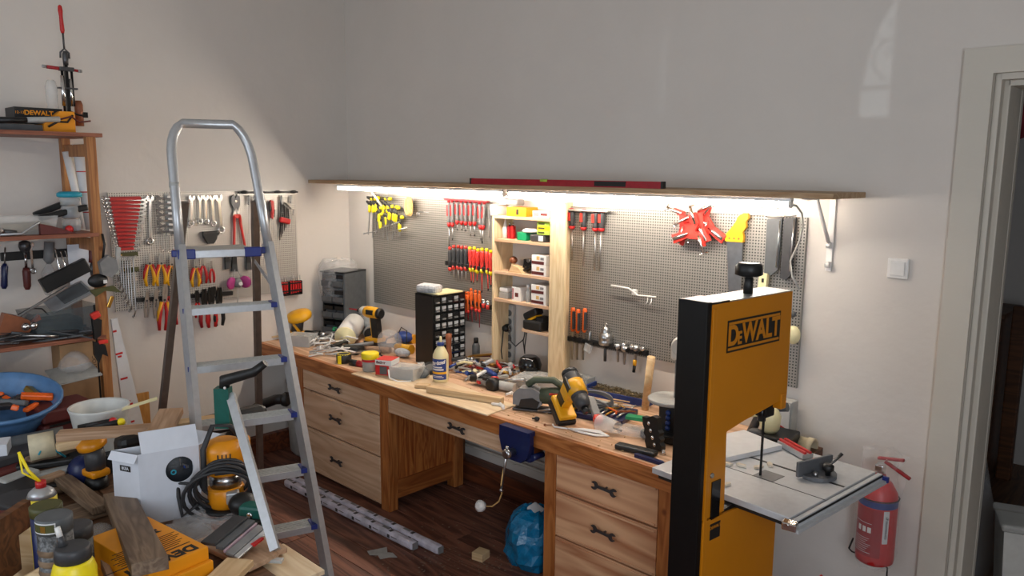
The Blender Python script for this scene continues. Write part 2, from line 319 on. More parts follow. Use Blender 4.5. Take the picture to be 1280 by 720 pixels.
# the dark hall behind the door
mb = MB('wall_paint'); mb.box((5.0, 3.05, 1.85), (4.2, .1, 3.7)); mb.box((2.95, 1.65, 1.85), (.1, 2.7, 3.7)); mb.box((7.05, 1.65, 1.85), (.1, 2.7, 3.7)); struct('wall_hall', mb)
mb = MB('ceiling_paint'); mb.box((5.0, 1.7, 3.75), (4.2, 2.8, .1)); struct('ceiling_hall', mb)
mb = MB('table_dark'); mb.box((5.0, 1.65, -.01), (4.1, 2.7, .02)); struct('floor_hall', mb)
ch = thing('dresser', 'dark wooden chest of narrow drawers seen through the doorway', 'drawers', (3.80, 2.45, 0), (0, 0, 0))
mb = MB('dark_furniture'); mb.box((0, .26, .58), (.56, .5, 1.16)); mb.box((0, .25, 1.18), (.6, .54, .03)); mb.obj('carcass', ch)
for i in range(6):
    mb = MB('dark_furniture'); mb.box((0, -.005, .12 + i * .185), (.52, .03, .15), bev=.006); d = mb.obj('drawer', ch)
    mb = MB('black'); mb.box((0, -.03, .17 + i * .185), (.14, .02, .015)); mb.obj('handle', d)
mb = MB('dark_furniture'); mb.box((4.16, 2.6, .62), (.09, .07, 1.24), bev=.01); mb.obj('wooden_post', None, label='tall upright wooden board standing right of the dark drawers in the hall', cat='board')
mb = MB('cloth_red')
N = 16
vs = []; fs = []
for i in range(N + 1):
    for j in range(5):
        x = 3.6 + i * .075; zb = 2.40 + .03 * math.sin(i * 1.1); z = zb + (3.0 - zb) * j / 4
        vs.append((x, 2.94 - .02 * math.sin(i * 1.7), z)); vs.append((x, 2.97 - .02 * math.sin(i * 1.7), z))
for i in range(N):
    for j in range(4):
        a = (i * 5 + j) * 2; b = ((i + 1) * 5 + j) * 2; fs += [(a, b, b + 2, a + 2), (a + 1, a + 3, b + 3, b + 1)]
mb.add(vs, fs, True); mb.obj('wall_hanging', None, label='dark red and blue patterned cloth hanging high on the hall wall', cat='cloth')
bn = thing('plastic_bin', 'white plastic bin with a lid standing in the doorway', 'bin', (4.70, .52, 0), (0, 0, .35))
def quadbox(mb, b, t, h, z0=0):
    vs = [(-b[0], -b[1], z0), (b[0], -b[1], z0), (b[0], b[1], z0), (-b[0], b[1], z0), (-t[0], -t[1], h), (t[0], -t[1], h), (t[0], t[1], h), (-t[0], t[1], h)]
    return mb.add(vs, [(3, 2, 1, 0), (4, 5, 6, 7), (0, 1, 5, 4), (1, 2, 6, 5), (2, 3, 7, 6), (3, 0, 4, 7)])
mb = MB('bucket_white'); quadbox(mb, (.13, .11), (.16, .13), .53); mb.obj('body', bn)
mb = MB('clear'); mb.box((0, 0, .55), (.345, .285, .035), bev=.012); mb.obj('lid', bn)
mb = MB('film'); mb.lathe([(.14, 0), (.17, .15), (.15, .45), (.08, .75), (.02, .85)], 12); mb.obj('plastic_bag', None, (4.30, .85, 0), label='crumpled translucent plastic bag behind the white bin in the doorway', cat='bag')
# light switch, wall marks
sw = thing('light_switch', 'square white light switch on the wall left of the doorway', 'switch', (4.161, 0.000, 1.719))
mb = MB('white'); mb.box((0, -.006, 0), (.088, .012, .09), bev=.006); mb.obj('frame', sw)
mb = MB('white'); mb.box((0, -.014, 0), (.06, .01, .062), (.06, 0, 0), bev=.003); mb.obj('rocker', sw)
# long shelf board over the bench with LED tubes under it
mb = MB('shelf_wood'); mb.box((2.0, -.181, 2.0325), (4.0, .362, .025), bev=.002); mb.obj('wall_shelf', None, label='long wooden wall shelf board running above the whole workbench', cat='shelf')
for i, (x0, x1, side) in enumerate(((.35, 2.07, 'left'), (2.1, 3.81, 'right'))):
    t = thing('tube_light', 'glowing white LED tube under the long shelf, %s one of the two' % side, 'lamp', (0, -.325, 2.02), group='tube lights under the shelf')
    mb = MB('alu'); mb.box(((x0 + x1) / 2, 0, -.008), (x1 - x0, .03, .016)); mb.obj('housing', t)
    mb = MB('lamp_lens'); mb.cyl((x0 + .015, 0, -.028), (x1 - .015, 0, -.028), .014, n=10); mb.obj('diffuser', t)
    for x in (x0, x1): mb = MB('white'); mb.cyl((x - .012 if x == x1 else x, 0, -.028), (x if x == x1 else x + .012, 0, -.028), .0155, n=10); mb.obj('end_cap', t)
mb = MB('grey_light'); mb.tube([(3.81, -.33, 1.99), (3.809, -0.280, 1.986), (3.801, -0.200, 1.951), (3.777, -0.120, 1.890), (3.741, -0.070, 1.811), (3.700, -0.060, 1.717), (3.713, -0.060, 1.646), (3.752, -0.060, 1.586)], .005, 6)
mb.obj('lamp_cable', None, label='white cable curving down from the tube light over the right pegboard', cat='cable')
for x, lab in ((.52, 'left'), (3.86, 'right')):
    b = thing('shelf_bracket', 'white metal folding bracket under the %s end of the long shelf' % lab, 'bracket', (x, 0, 2.02), group='shelf brackets')
    mb = MB('white'); mb.box((0, -.006, -.17), (.028, .008, .34)); mb.box((0, -.17, -.005), (.026, .3, .006)); mb.obj('rail', b)
    mb = MB('white'); mb.tube([(0, -.19, -.008), (0, -.015, -.22)], .009, 6); mb.obj('brace', b)
    for z in (-.22, -.31): mb = MB('white'); mb.cyl((-.01, -.02, z), (.01, -.02, z), .014, n=10); mb.obj('hinge', b)
for x in (3.66, 3.735):
    mb = MB('white'); mb.tube([(0, 0, 0), (0, 0, -.03), (.006, -.014, -.045), (.02, -.025, -.035), (.022, -.026, -.02)], .006, 6); mb.obj('cup_hook', None, (x, -.3, 2.02), label='white curved hook screwed under the right end of the shelf, %s one' % ('left' if x < 3.7 else 'right'), cat='hook', group='hooks under the shelf')
# spirit level lying along the shelf edge
lv = thing('spirit_level', 'long red spirit level lying along the front edge of the shelf', 'level', (1.8, -.34, 2.045))
mb = MB('level_red'); mb.box((.685, 0, .011), (1.35, .024, .022)); mb.box((.685, 0, .028), (1.35, .018, .012)); mb.obj('body', lv)
mb = MB('lime'); mb.cyl((.57, -.004, .028), (.62, -.004, .028), .009, n=8); mb.obj('vial', lv)
for x in (.005, 1.365): mb = MB('black'); mb.box((x, 0, .017), (.012, .027, .036)); mb.obj('end_cap', lv)
mb = MB('black'); mb.box((1.05, 0, .018), (.2, .0255, .025)); mb.obj('grip', lv)
# ================================================================ workbench
HB = .85
wb = thing('workbench', 'long built-in wooden workbench along the back wall with two drawer pedestals', 'workbench', (0, 0, 0))
mb = MB('bench_top'); mb.box((1.8, -.405, .828), (3.58, .80, .044), bev=.003); mb.obj('worktop', wb)
mb = MB('stain_x'); mb.box((1.795, -.815, .805), (3.59, .03, .09), bev=.002); mb.obj('front_board', wb)
mb = MB('stain_x'); mb.box((3.595, -.41, .805), (.03, .8, .09), bev=.002); mb.obj('end_board', wb)
mb = MB('stain_x'); mb.box((1.8, -.03, .77), (3.5, .03, .07)); mb.obj('back_rail', wb)
def leg(x, y, wx=.085, wy=.07): mb = MB('stain_z'); mb.box((x, y, .38), (wx, wy, .76), bev=.003); mb.obj('leg', wb)
leg(1.502, -.765); leg(.535, -.765, .07); leg(1.502, -.21, .075, .08); leg(.535, -.2, .07)
leg(2.867, -.765, .075); leg(3.535, -.765, .07); leg(2.867, -.2, .075); leg(3.535, -.2, .07)
# panelled sides of the pedestals
for x, s in ((1.502, 1), (2.867, -1), (.535, -1), (3.535, 1)):
    for i in range(3): mb = MB('panel_red'); mb.box((x - s * .005, -.65 + i * .163, .44), (.018, .160, .60), bev=.003); mb.obj('side_panel', wb)
    mb = MB('stain_y'); mb.box((x, -.487, .12), (.035, .48, .12), bev=.003); mb.obj('rail', wb)
    mb = MB('stain_y'); mb.box((x, -.487, .72), (.035, .48, .06), bev=.003); mb.obj('rail', wb)
def spanner_mesh(L, t=.006, w=.012, mat='chrome'):
    # open-ended spanner: two forked heads and a flat shank, lying in x, thickness in y
    mb = MB(mat); h = L / 2; r = w * .95
    for s in (-1, 1):
        c = s * (h - r); pl = []
        for k in range(11):
            g = math.radians(35 + k * 29); pl.append((c + s * r * math.cos(g), r * math.sin(g)))
        pl += [(c + s * r * .05, -r * .45), (c - s * r * .2, 0), (c + s * r * .05, r * .45)]
        mb.prism(pl, -t / 2, t / 2)
    mb.prism([(-h + r * 1.6, -w * .32), (h - r * 1.6, -w * .32), (h - r * 1.6, w * .32), (-h + r * 1.6, w * .32)], -t / 3, t / 3)
    return mb
def drawer(x0, x1, z0, z1, mat, hx=None):
    d = MB(mat); d.box(((x0 + x1) / 2, -.79, (z0 + z1) / 2), (x1 - x0, .022, z1 - z0), bev=.003); d = d.obj('drawer', wb)
    for z in (z0 + .012, z1 - .012): m2 = MB(mat); m2.box(((x0 + x1) / 2, -.803, z), (x1 - x0 - .02, .006, .010), bev=.002); m2.obj('moulding', d)
    if hx is not None:
        h = spanner_mesh(.15, .008, .021, 'dark_steel'); h.obj('handle', d, (hx, -.827, (z0 + z1) / 2 + .01), (0, .05, 0), 'spanner used as a drawer handle')
        m2 = MB('dark_steel')
        for k in (0,): m2.cyl((hx + k, -.80, (z0 + z1) / 2 + .01), (hx + k, -.826, (z0 + z1) / 2 + .01), .005, n=6)
        m2.obj('handle_post', d)
    return d
for z0, z1 in ((.615, .755), (.345, .607), (.03, .337)): drawer(.575, 1.455, z0, z1, 'pine_x', 1.0)
drawer(1.55, 2.60, .655, .755, 'pine_x', 2.2)
for z0, z1 in ((.565, .755), (.33, .557), (.03, .322)): drawer(2.908, 3.498, z0, z1, 'fir_x', 3.22)
mb = MB('stain_y'); mb.box((2.63, -.45, .70), (.025, .62, .11)); mb.obj('drawer_runner', wb)
mb = MB('dark_furniture'); mb.box((1.02, -.42, .40), (.86, .70, .70)); mb.obj('drawer_box', wb)
mb = MB('dark_furniture'); mb.box((3.2, -.42, .40), (.58, .70, .70)); mb.obj('drawer_box', wb)
# vise on the front edge
vs = thing('bench_vise', 'dark blue woodworking vise bolted to the front edge of the bench', 'vise', (2.69, -.83, .84))
mb = MB('navy'); mb.prism([(-.105, 0), (.105, 0), (.108, -.06), (.09, -.125), (.045, -.165), (-.045, -.165), (-.09, -.125), (-.108, -.06)], -.045, -.018); mb.prism([(-.1, .004), (.1, .004), (.1, -.02), (-.1, -.02)], -.05, -.0); mb.obj('jaw', vs)
mb = MB('navy'); mb.box((0, .0, -.12), (.17, .036, .09), bev=.01); mb.cyl((.1, -.02, -.13), (.1, .06, -.13), .016, n=10); mb.cyl((-.1, -.02, -.13), (-.1, .06, -.13), .016, n=10); mb.obj('body', vs)
mb = MB('steel'); mb.lathe([(.012, 0), (.02, .004), (.02, .035), (.026, .04), (.026, .06), (.016, .066)], 14, (0, -.045, -.115), (PI / 2, 0, 0)); mb.obj('screw', vs)
mb = MB('steel'); mb.cyl((-.0, -.095, -.09), (-.035, -.1, -.31), .006, n=8); mb.ball((-.035, -.1, -.315), .011, 8); mb.ball((0, -.095, -.085), .011, 8); mb.obj('handle_bar', vs)
mb = MB('straw'); mb.tube([(-.02, -.10, -.20), (-.03, -.106, -.28), (-.05, -.08, -.34), (-.10, -.05, -.41), (-.16, -.04, -.46), (-.235, -.03, -.487)], .004, 6)
mb.obj('cord', None, (2.69, -.83, .84), label='cord hanging from the vise down to a plug near the floor', cat='cord')
mb = MB('white'); mb.lathe([(.012, 0), (.03, .008), (.032, .03), (.015, .045)], 12, (0, 0, 0), (1.2, 0, 0)); mb.obj('cord_end', None, (2.45, -.86, .352), label='round white disc at the end of the cord hanging from the vise', cat='weight')
# thin plywood sheet on the bench
mb = MB('ply_x'); x0, y0 = (1.259, -0.854, 0.853)[:2]; x1, y1 = (2.463, -0.833, 0.853)[:2]; x2, y2 = (2.444, -0.631, 0.853)[:2]
mb.prism([(x0, y0 - .012), (x1, y1 - .012), (x2, y2), (2.58, -.62), (1.2, -.5), (x0, -.52)], .8505, .857, 'xy'); mb.obj('plywood_sheet', None, label='thin pale plywood sheet lying along the front edge of the bench', cat='board')
# ================================================================ makers of hand tools (hung tools: top at the origin, hanging down -z, wall towards +y)
def hang(t, top, bot, left=False, off=0.0, unit=1.0, **kw):
    # put a tool made with length `unit` so that it spans top -> bottom on its wall
    top, bot = V(*top), V(*bot); d = bot - top; L = d.length
    a = math.atan2(-(d.y if left else d.x), -d.z) if left else math.atan2(-d.x, -d.z)
    t.location = top + (V(off, 0, 0) if left else V(0, -off, 0)); s = L / unit
    R = Matrix.Rotation(RL, 3, 'Z') if left else Matrix.Identity(3)
    t.rotation_euler = (R @ Matrix.Rotation(a, 3, 'Y')).to_euler(); t.scale = (s, s, s)
    return t
def screwdriver(label, L=.2, hl=.42, hr=.015, body='red', cap='red', collar='red', shaft='steel', tip=None, group=None, stripe=None):
    t = thing('screwdriver', label, 'screwdriver', group=group); h = L * hl
    mb = MB(body); mb.lathe([(hr * .7, -h * .08), (hr, -h * .25), (hr * .98, -h * .5), (hr * .72, -h * .72), (hr * .95, -h * .86)], 10); o = mb.obj('handle', t)
    mb = MB(cap); mb.lathe([(hr * .3, 0), (hr * .72, -h * .02), (hr * .8, -h * .12)], 10); mb.obj('cap', o)
    mb = MB(collar); mb.lathe([(hr * .96, -h * .84), (hr * .92, -h * .94), (hr * .5, -h)], 10); mb.obj('collar', o)
    if stripe:
        mb = MB(stripe); mb.box((-hr * .2, -hr * .85, -h * .4), (hr * .9, hr * .5, h * .4), bev=.002); mb.obj('grip_panel', o)
    mb = MB(shaft); mb.cyl((0, 0, -h * .98), (0, 0, -L), .0035 * hr / .015, n=6); mb.obj('shaft', t)
    if tip: mb = MB(tip); mb.cyl((0, 0, -L * .95), (0, 0, -L * 1.0), .0045 * hr / .015, n=6); mb.obj('tip', t)
    return t
def pliers(label, L=.2, jaw='steel', grip='yellow', back='red', jl=.38, jw=.016, open_=.6, nose=False, group=None, name='pliers', cat='pliers'):
    t = thing(name, label, cat, group=group); j = L * jl; w = jw
    for s in (-1, 1):
        mb = MB(jaw)
        if nose: mb.prism([(0, 0), (s * .003, 0), (s * w * .5, -j * .55), (s * w * .8, -j * .8), (s * w * .4, -j), (0, -j)], -.011, -.003)
        else: mb.prism([(s * .001, -.004), (s * w * .5, 0), (s * w * .9, -j * .35), (s * w * .8, -j * .75), (s * w * .5, -j), (0, -j)], -.011, -.003)
        mb.obj('jaw', t)
        xs = [w * .4, w * (1 + open_ * .6), w * (1.1 + open_), w * (.8 + open_ * .7)]; zs = [-j * .92, -j - (L - j) * .3, -j - (L - j) * .65, -L]
        mb = MB(grip); mb.tube([(s * x, -.008, z) for x, z in zip(xs, zs)], [.007, .0115, .0115, .008], 7)
        h = mb.obj('handle', t)
        if back: mb = MB(back); mb.tube([(s * (x + .008), -.009, z) for x, z in zip(xs[:3], zs[:3])], [.010, .010, .006], 6); mb.obj('grip_edge', h)
    mb = MB('dark_steel'); mb.cyl((0, -.014, -j * .82), (0, -.001, -j * .82), w * .38, n=10); mb.obj('pivot', t)
    return t
def comb_wrench(label, L=.2, mat='chrome', group=None, horizontal=False, w=.02, name='combination_wrench'):
    # open end up, ring end down, one forged piece
    mb = MB(mat); r = w * .62; pl = []
    for k in range(11): g = math.radians(125 + k * 29); pl.append((r * math.cos(g), -r + r * math.sin(g)))
    pl += [(r * .45, -r * .4), (0, -r * 1.3), (-r * .45, -r * .4)]
    mb.prism(pl, -.009, -.002)
    mb.prism([(-w * .22, -r * 1.7), (w * .22, -r * 1.7), (w * .2, -L + r * 1.6), (-w * .2, -L + r * 1.6)], -.008, -.004)
    mb.ring((0, -.006, -L + r), r * .8, r * .3, 12, 6)
    return tag(mb.obj(name, None), label, 'wrench', group)
def rail(name, label, a, b, left, mat='black', h=.02, d=.02, cat='tool rack', hooks=0):
    a, b = V(*a), V(*b); L = (b - a).length; ang = math.atan2(b.z - a.z, (b.y - a.y) if left else (b.x - a.x))
    t = thing(name, label, cat, a, (Matrix.Rotation(RL if left else 0, 3, 'Z') @ Matrix.Rotation(-ang, 3, 'Y')).to_euler())
    mb = MB(mat); mb.box((L / 2, -d / 2, 0), (L, d, h), bev=.003); mb.obj('bar', t)
    for i in range(hooks):
        mb = MB(mat); mb.box((L * (i + .5) / hooks, -d - .008, .002), (.012, .018, h * .6), bev=.003); mb.obj('holder', t)
    return t
# ================================================================ perforated steel boards
def pegboard(label, w, h, mat, loc, rz):
    t = thing('pegboard', label, 'pegboard', V(*loc) + (V(.003, 0, 0) if rz else V(0, -.003, 0)), (0, 0, rz))
    mb = MB(mat); mb.box((w / 2, -.018, h / 2), (w, .0015, h)); mb.obj('panel', t)
    mb = MB(mat)
    for z in (.001, h - .001): mb.box((w / 2, -.0085, z), (w, .018, .002))
    for x in (.001, w - .001): mb.box((x, -.0085, h / 2), (.002, .018, h))
    mb.obj('folded_edge', t); return t
pegboard('perforated steel pegboard full of spanners and pliers on the left wall', 1.325, .765, 'board_left', (0, -1.81, 1.204), RL)
pegboard('perforated steel pegboard hung with small clamps, left of the box shelf', 1.40, .845, 'board_back', (.349, 0, 1.10), 0)
pegboard('perforated steel pegboard with the red corner clamps, right of the box shelf', 1.44, .82, 'board_back', (2.31, 0, 1.10), 0)
for zz in (): pass

# ---------------------------------------------------------------- left board
LX = .03
# red rack of spanners
a, b, c, d = V(*(0.030, -1.809, 1.942)), V(*(0.030, -1.615, 1.939)), V(*(0.030, -1.686, 1.592)), V(*(0.030, -1.769, 1.598))
t = thing('spanner_rack', 'tapered red plastic spanner rack at the top left of the left pegboard', 'tool rack', (.02, a.y, a.z), (0, 0, RL))
W = b.y - a.y; H = a.z - d.z; x3 = c.y - a.y; x4 = d.y - a.y
mb = MB('deep_red'); mb.prism([(0, 0), (W, 0), (x3, -H), (x4, -H)], -.012, 0); mb.obj('back_plate', t)
nr = 14
for i in range(nr):
    f = (i + .6) / nr; z = -H * f; xl = x4 * f; xr = W + (x3 - W) * f
    mb = MB('red'); mb.box(((xl + xr) / 2, -.021, z), (xr - xl, .016, H / nr * .62), bev=.002); mb.obj('slot', t)
    L = (xr - xl) + .10 - .03 * f; rank = ['topmost and longest', 'second', 'third', 'fourth', 'fifth', 'sixth', 'seventh', 'eighth', 'ninth', 'tenth', 'eleventh', 'twelfth', 'thirteenth', 'bottom and shortest'][i]
    wr = comb_wrench('chrome spanner lying across the red rack, %s one from the top' % rank, L, 'chrome', 'spanners in the red rack', w=.026 - .011 * f)
    wr.location = (.036, a.y + xr + .045, a.z + z - H / nr * .45); wr.rotation_euler = (Matrix.Rotation(RL, 3, 'Z') @ Matrix.Rotation(RL * 1.0 + .06, 3, 'Y')).to_euler()
# long wrench right of it
hang(comb_wrench('large chrome combination wrench hanging just right of the red spanner rack', .3, 'chrome', None, w=.036), (0.030, -1.558, 1.953), (0.030, -1.578, 1.624), True, unit=.3)
# bagged wrench set
t = thing('wrench_set_rack', 'grey rack holding seven wrenches sideways, partly behind the ladder stile', 'tool rack', (0.020, -1.528, 1.958), (0, 0, RL))
L0 = V(*(0.030, -1.532, 1.958)); L1 = V(*(0.030, -1.379, 1.688))
W = L1.y - L0.y; H = L0.z - L1.z
mb = MB('grey_light'); mb.box((W * .72, -.006, -H / 2), (W * .6, .006, H)); mb.obj('backing', t)
for i in range(7):
    z = -H * (i + .7) / 7.4; mb = MB('alu'); mb.box((W * .75, -.018, z), (W * .52, .012, H / 7 * .62), bev=.002); mb.obj('label_plate', t)
    wr = comb_wrench('wrench in the grey sideways rack, %s from the top' % ['first', 'second', 'third', 'fourth', 'fifth', 'sixth', 'seventh'][i], W * 1.0, 'dark_steel', 'wrenches in the grey sideways rack', w=.03)
    wr.location = (.045, L0.y - .005, L0.z + z); wr.rotation_euler = (Matrix.Rotation(RL, 3, 'Z') @ Matrix.Rotation(-RL + .1, 3, 'Y')).to_euler()
# small wrenches under it
for i, x in enumerate((198, 204, 210, 217)):
    hang(comb_wrench('short combination wrench under the grey rack, %s of four from the left' % ['first', 'second', 'third', 'fourth'][i], .12, 'chrome', 'short wrenches under the grey rack', w=.014), (LX, 0, 0) if 0 else [(0.030, -1.516, 1.706), (0.030, -1.485, 1.704), (0.030, -1.453, 1.702), (0.030, -1.416, 1.701)][i], [(0.030, -1.520, 1.589), (0.030, -1.490, 1.576), (0.030, -1.458, 1.569), (0.030, -1.421, 1.572)][i], True, unit=.12)
# olive racks with cranked ring keys
for z0, z1, lab in (((0.030, -1.776, 1.570), (0.030, -1.658, 1.561), 'upper'), ((0.030, -1.762, 1.471), (0.030, -1.658, 1.467), 'lower')):
    a, b = V(*z0), V(*z1)
    t = thing('key_holder', 'olive plastic holder for cranked ring spanners, %s of the two' % lab, 'tool rack', (.02, a.y, a.z), (0, 0, RL))
    mb = MB('olive'); mb.box(((b.y - a.y) / 2, -.012, 0), (b.y - a.y, .024, .03), bev=.004); mb.obj('bar', t)
    mb = MB('brass'); mb.box((.012, -.026, 0), (.008, .006, .008)); mb.obj('clip', t)
ends = [(0.030, -1.796, 1.401), (0.030, -1.789, 1.354), (0.030, -1.777, 1.321), (0.030, -1.764, 1.283), (0.030, -1.752, 1.245), (0.030, -1.735, 1.206), (0.030, -1.712, 1.166), (0.030, -1.770, 1.435)]
tops = [(0.030, -1.772, 1.559), (0.030, -1.757, 1.553), (0.030, -1.743, 1.552), (0.030, -1.728, 1.551), (0.030, -1.713, 1.550), (0.030, -1.698, 1.549), (0.030, -1.678, 1.552), (0.030, -1.786, 1.555)]
for i in range(7):
    a, b = V(*tops[i]), V(*ends[i]); a.x = b.x = .05
    mb = MB('steel'); mid = V(.05, a.y + (b.y - a.y) * .2 + .01, a.z - .02)
    mb.tube([(0, 0, 0), (mid.y - a.y - .02, 0, -.018), (mid.y - a.y - .022, 0, b.z - a.z + .04), (b.y - a.y, 0, b.z - a.z)], .0045, 6)
    mb.ring((0, 0, 0), .008, .004, 10, 5); mb.ring((b.y - a.y, 0, b.z - a.z), .0075, .004, 10, 5)
    mb.obj('ring_spanner', None, a, (0, 0, RL), 'cranked ring spanner in the olive holders, %s from the left' % ['first', 'second', 'third', 'fourth', 'fifth', 'sixth', 'seventh'][i], 'wrench', 'cranked ring spanners in the olive holders')
# yellow and red pliers row
def PL(label, top, bot, nose=False, grip='yellow', back='red', grp='insulated pliers in the middle row', **k):
    return hang(pliers(label, .2, 'steel', grip, back, nose=nose, group=grp, **k), top, bot, True, .012, .2)
PL('long-nose pliers with yellow and red handles, leftmost on the left pegboard', (0.030, -1.591, 1.572), (0.030, -1.599, 1.355), True)
PL('combination pliers with yellow and red handles right of the long-nose pair', (0.030, -1.514, 1.567), (0.030, -1.527, 1.348))
PL('yellow and red pliers half hidden by the left rear leg of the ladder', (0.030, -1.446, 1.552), (0.030, -1.458, 1.341))
PL('yellow-handled pliers seen between the ladder rear leg and the front stile', (0.030, -1.398, 1.548), (0.030, -1.410, 1.336), jw=.012)
PL('yellow and red pliers hanging right of the ladder front stile under the platform', (0.030, -1.284, 1.518), (0.030, -1.295, 1.319))
PL('red thin-handled pliers right of the yellow pair under the ladder platform', (0.030, -1.234, 1.525), (0.030, -1.238, 1.336), grip='red', back=None, open_=.9, jw=.013)
PL('second pair of red pliers under the ladder platform', (0.030, -1.173, 1.487), (0.030, -1.175, 1.335), grip='red', back=None, open_=.7, jw=.012)
# locking pliers etc on the black strip
rail('magnetic_strip', 'black magnetic strip along the bottom of the left pegboard', (0.030, -1.686, 1.269), (0.030, -1.026, 1.246), True, h=.028)
def grip_pliers(label):
    t = thing('locking_pliers', label, 'pliers', group='locking pliers')
    for s in (-1, 1):
        mb = MB('steel'); mb.prism([(0, -.002), (s * .006, 0), (s * .013, -.04), (s * .012, -.08), (s * .004, -.09), (0, -.07)], -.012, -.003); mb.obj('jaw', t)
        mb = MB('steel'); mb.prism([(s * .002, -.07), (s * .016, -.075), (s * .019, -.13), (s * .012, -.2), (s * .004, -.2), (s * .009, -.13)], -.014, -.002); mb.obj('handle', t)
    mb = MB('dark_steel'); mb.cyl((0, -.016, -.08), (0, 0, -.08), .007, n=8); mb.obj('pivot', t)
    return t
hang(grip_pliers('steel locking pliers hanging lowest left on the black strip'), (0.030, -1.626, 1.337), (0.030, -1.642, 1.151), True, .03, .2)
hang(grip_pliers('steel locking pliers right beside the lowest left pair'), (0.030, -1.569, 1.341), (0.030, -1.581, 1.138), True, .03, .2)
hang(pliers('water pump pliers with one long red and yellow handle below the board edge', .25, 'steel', 'red', 'yellow', jl=.42, open_=.2), (0.030, -1.505, 1.362), (0.030, -1.544, 1.051), True, .03, .25)
hang(pliers('red-handled pump pliers behind the ladder rear leg', .25, 'dark_steel', 'red', None, jl=.4, open_=.4, group='red pump pliers'), (0.030, -1.489, 1.350), (0.030, -1.495, 1.154), True, .03, .25)
hang(pliers('red pliers with yellow edges between ladder leg and stile', .22, 'steel', 'red', 'yellow', jl=.4, open_=.5, group='red pump pliers'), (0.030, -1.427, 1.311), (0.030, -1.424, 1.078), True, .03, .22)
for i, (a, b, c) in enumerate((((0.030, -1.296, 1.297), (0.030, -1.295, 1.106), 'red'), ((0.030, -1.245, 1.303), (0.030, -1.253, 1.032), 'deep_red'), ((0.030, -1.199, 1.310), (0.030, -1.202, 1.025), 'red'), ((0.030, -1.136, 1.303), (0.030, -1.149, 1.029), 'black'), ((0.030, -1.170, 1.312), (0.030, -1.172, 1.153), 'black'))):
    hang(pliers('dark pliers with %s handles below the ladder step, %s of five' % ('black' if c == 'black' else 'red', ['first', 'second', 'third', 'fourth', 'fifth'][i]), .22, 'black_metal', c, None, jl=.5, open_=.1, jw=.02, group='dark pliers below the ladder step'), a, b, True, .03, .22)
# top row of combination wrenches
for i, (a, b) in enumerate((((0.030, -1.284, 1.949), (0.030, -1.301, 1.733)), ((0.030, -1.228, 1.948), (0.030, -1.239, 1.747)), ((0.030, -1.189, 1.948), (0.030, -1.194, 1.739)), ((0.030, -1.144, 1.947), (0.030, -1.143, 1.726)), ((0.030, -1.098, 1.952), (0.030, -1.088, 1.673)))):
    hang(comb_wrench('chrome combination wrench in the top row right of the ladder stile, %s of five' % ['first', 'second', 'third', 'fourth', 'fifth'][i], .2, 'chrome', 'wrenches in the top row', w=.032), a, b, True, .006, .2)
for i, (a, b) in enumerate((((0.030, -1.322, 1.750), (0.030, -1.265, 1.781)), ((0.030, -1.323, 1.729), (0.030, -1.256, 1.747)))):
    hang(comb_wrench('small wrench poking out beside the ladder stile, %s one' % ['upper', 'lower'][i], .08, 'chrome', 'small wrenches beside the stile', w=.018), b, a, True, .006, .08)
# bolt cutter
t = thing('bolt_cutter', 'large bolt cutter with long red handles in the middle of the left pegboard', 'bolt cutter')
for s in (-1, 1):
    mb = MB('dark_steel'); mb.prism([(0, -.03), (s * .012, 0), (s * .034, -.02), (s * .036, -.07), (s * .022, -.10), (s * .012, -.13), (0, -.10)], -.016, -.004); mb.obj('blade', t)
    mb = MB('steel'); mb.prism([(0, -.09), (s * .012, -.10), (s * .03, -.15), (s * .034, -.18), (s * .012, -.18), (s * .004, -.15)], -.014, -.005); mb.obj('lever', t)
    mb = MB('bright_red'); mb.tube([(s * .022, -.012, -.16), (s * .026, -.013, -.24), (s * .045, -.014, -.4), (s * .052, -.014, -.46)], [.015, .012, .011, .012], 8, sx=.8); mb.obj('handle', t)
mb = MB('bright_red'); mb.box((0, -.012, -.165), (.055, .014, .03), bev=.004); mb.obj('stop', t)
mb = MB('chrome'); mb.cyl((0, -.02, -.05), (0, -.003, -.05), .009, n=8); mb.obj('pivot', t)
hang(t, (0.030, -0.975, 1.944), (0.030, -0.959, 1.517), True, 0, .46)
# black hanger bars at the top with things on them
t = rail('hanger_bar', 'black wavy hanger bar along the top right of the left pegboard', (0.030, -0.950, 1.958), (0.030, -0.480, 1.955), True, h=.012, d=.02)
for i in range(4): mb = MB('black'); mb.ball((.04 + i * .13, -.02, .002), .022, 8, (1.3, .7, .55)); mb.obj('knob', t)
for i, x in enumerate(((0.030, -0.872, 1.937), (0.030, -0.829, 1.936), (0.030, -0.613, 1.933), (0.030, -0.534, 1.932), (0.030, -0.670, 1.828), (0.030, -0.518, 1.824))):
    bt = [(0.030, -0.885, 1.662), (0.030, -0.846, 1.695), (0.030, -0.637, 1.662), (0.030, -0.563, 1.694), (0.030, -0.691, 1.617), (0.030, -0.545, 1.657)][i]
    hang(screwdriver('thin steel screwdriver hanging from the black bar, %s of six' % ['first', 'second', 'third', 'fourth', 'fifth', 'sixth'][i], .2, .25, .007, 'grey_light', 'grey', 'grey', 'steel', group='thin screwdrivers under the black bar'), x, bt, True, .012, .2)
t = thing('utility_knife', 'red and black utility knife hanging from the black bar', 'knife')
mb = MB('red'); mb.prism([(-.008, 0), (.012, -.004), (.014, -.06), (.004, -.12), (-.008, -.11), (-.004, -.06)], -.02, -.004); mb.obj('handle', t)
mb = MB('black'); mb.box((-.012, -.012, -.04), (.014, .012, .06), bev=.003); mb.obj('grip', t)
mb = MB('steel'); mb.box((-.003, -.012, -.13), (.008, .003, .04)); mb.obj('blade', t)
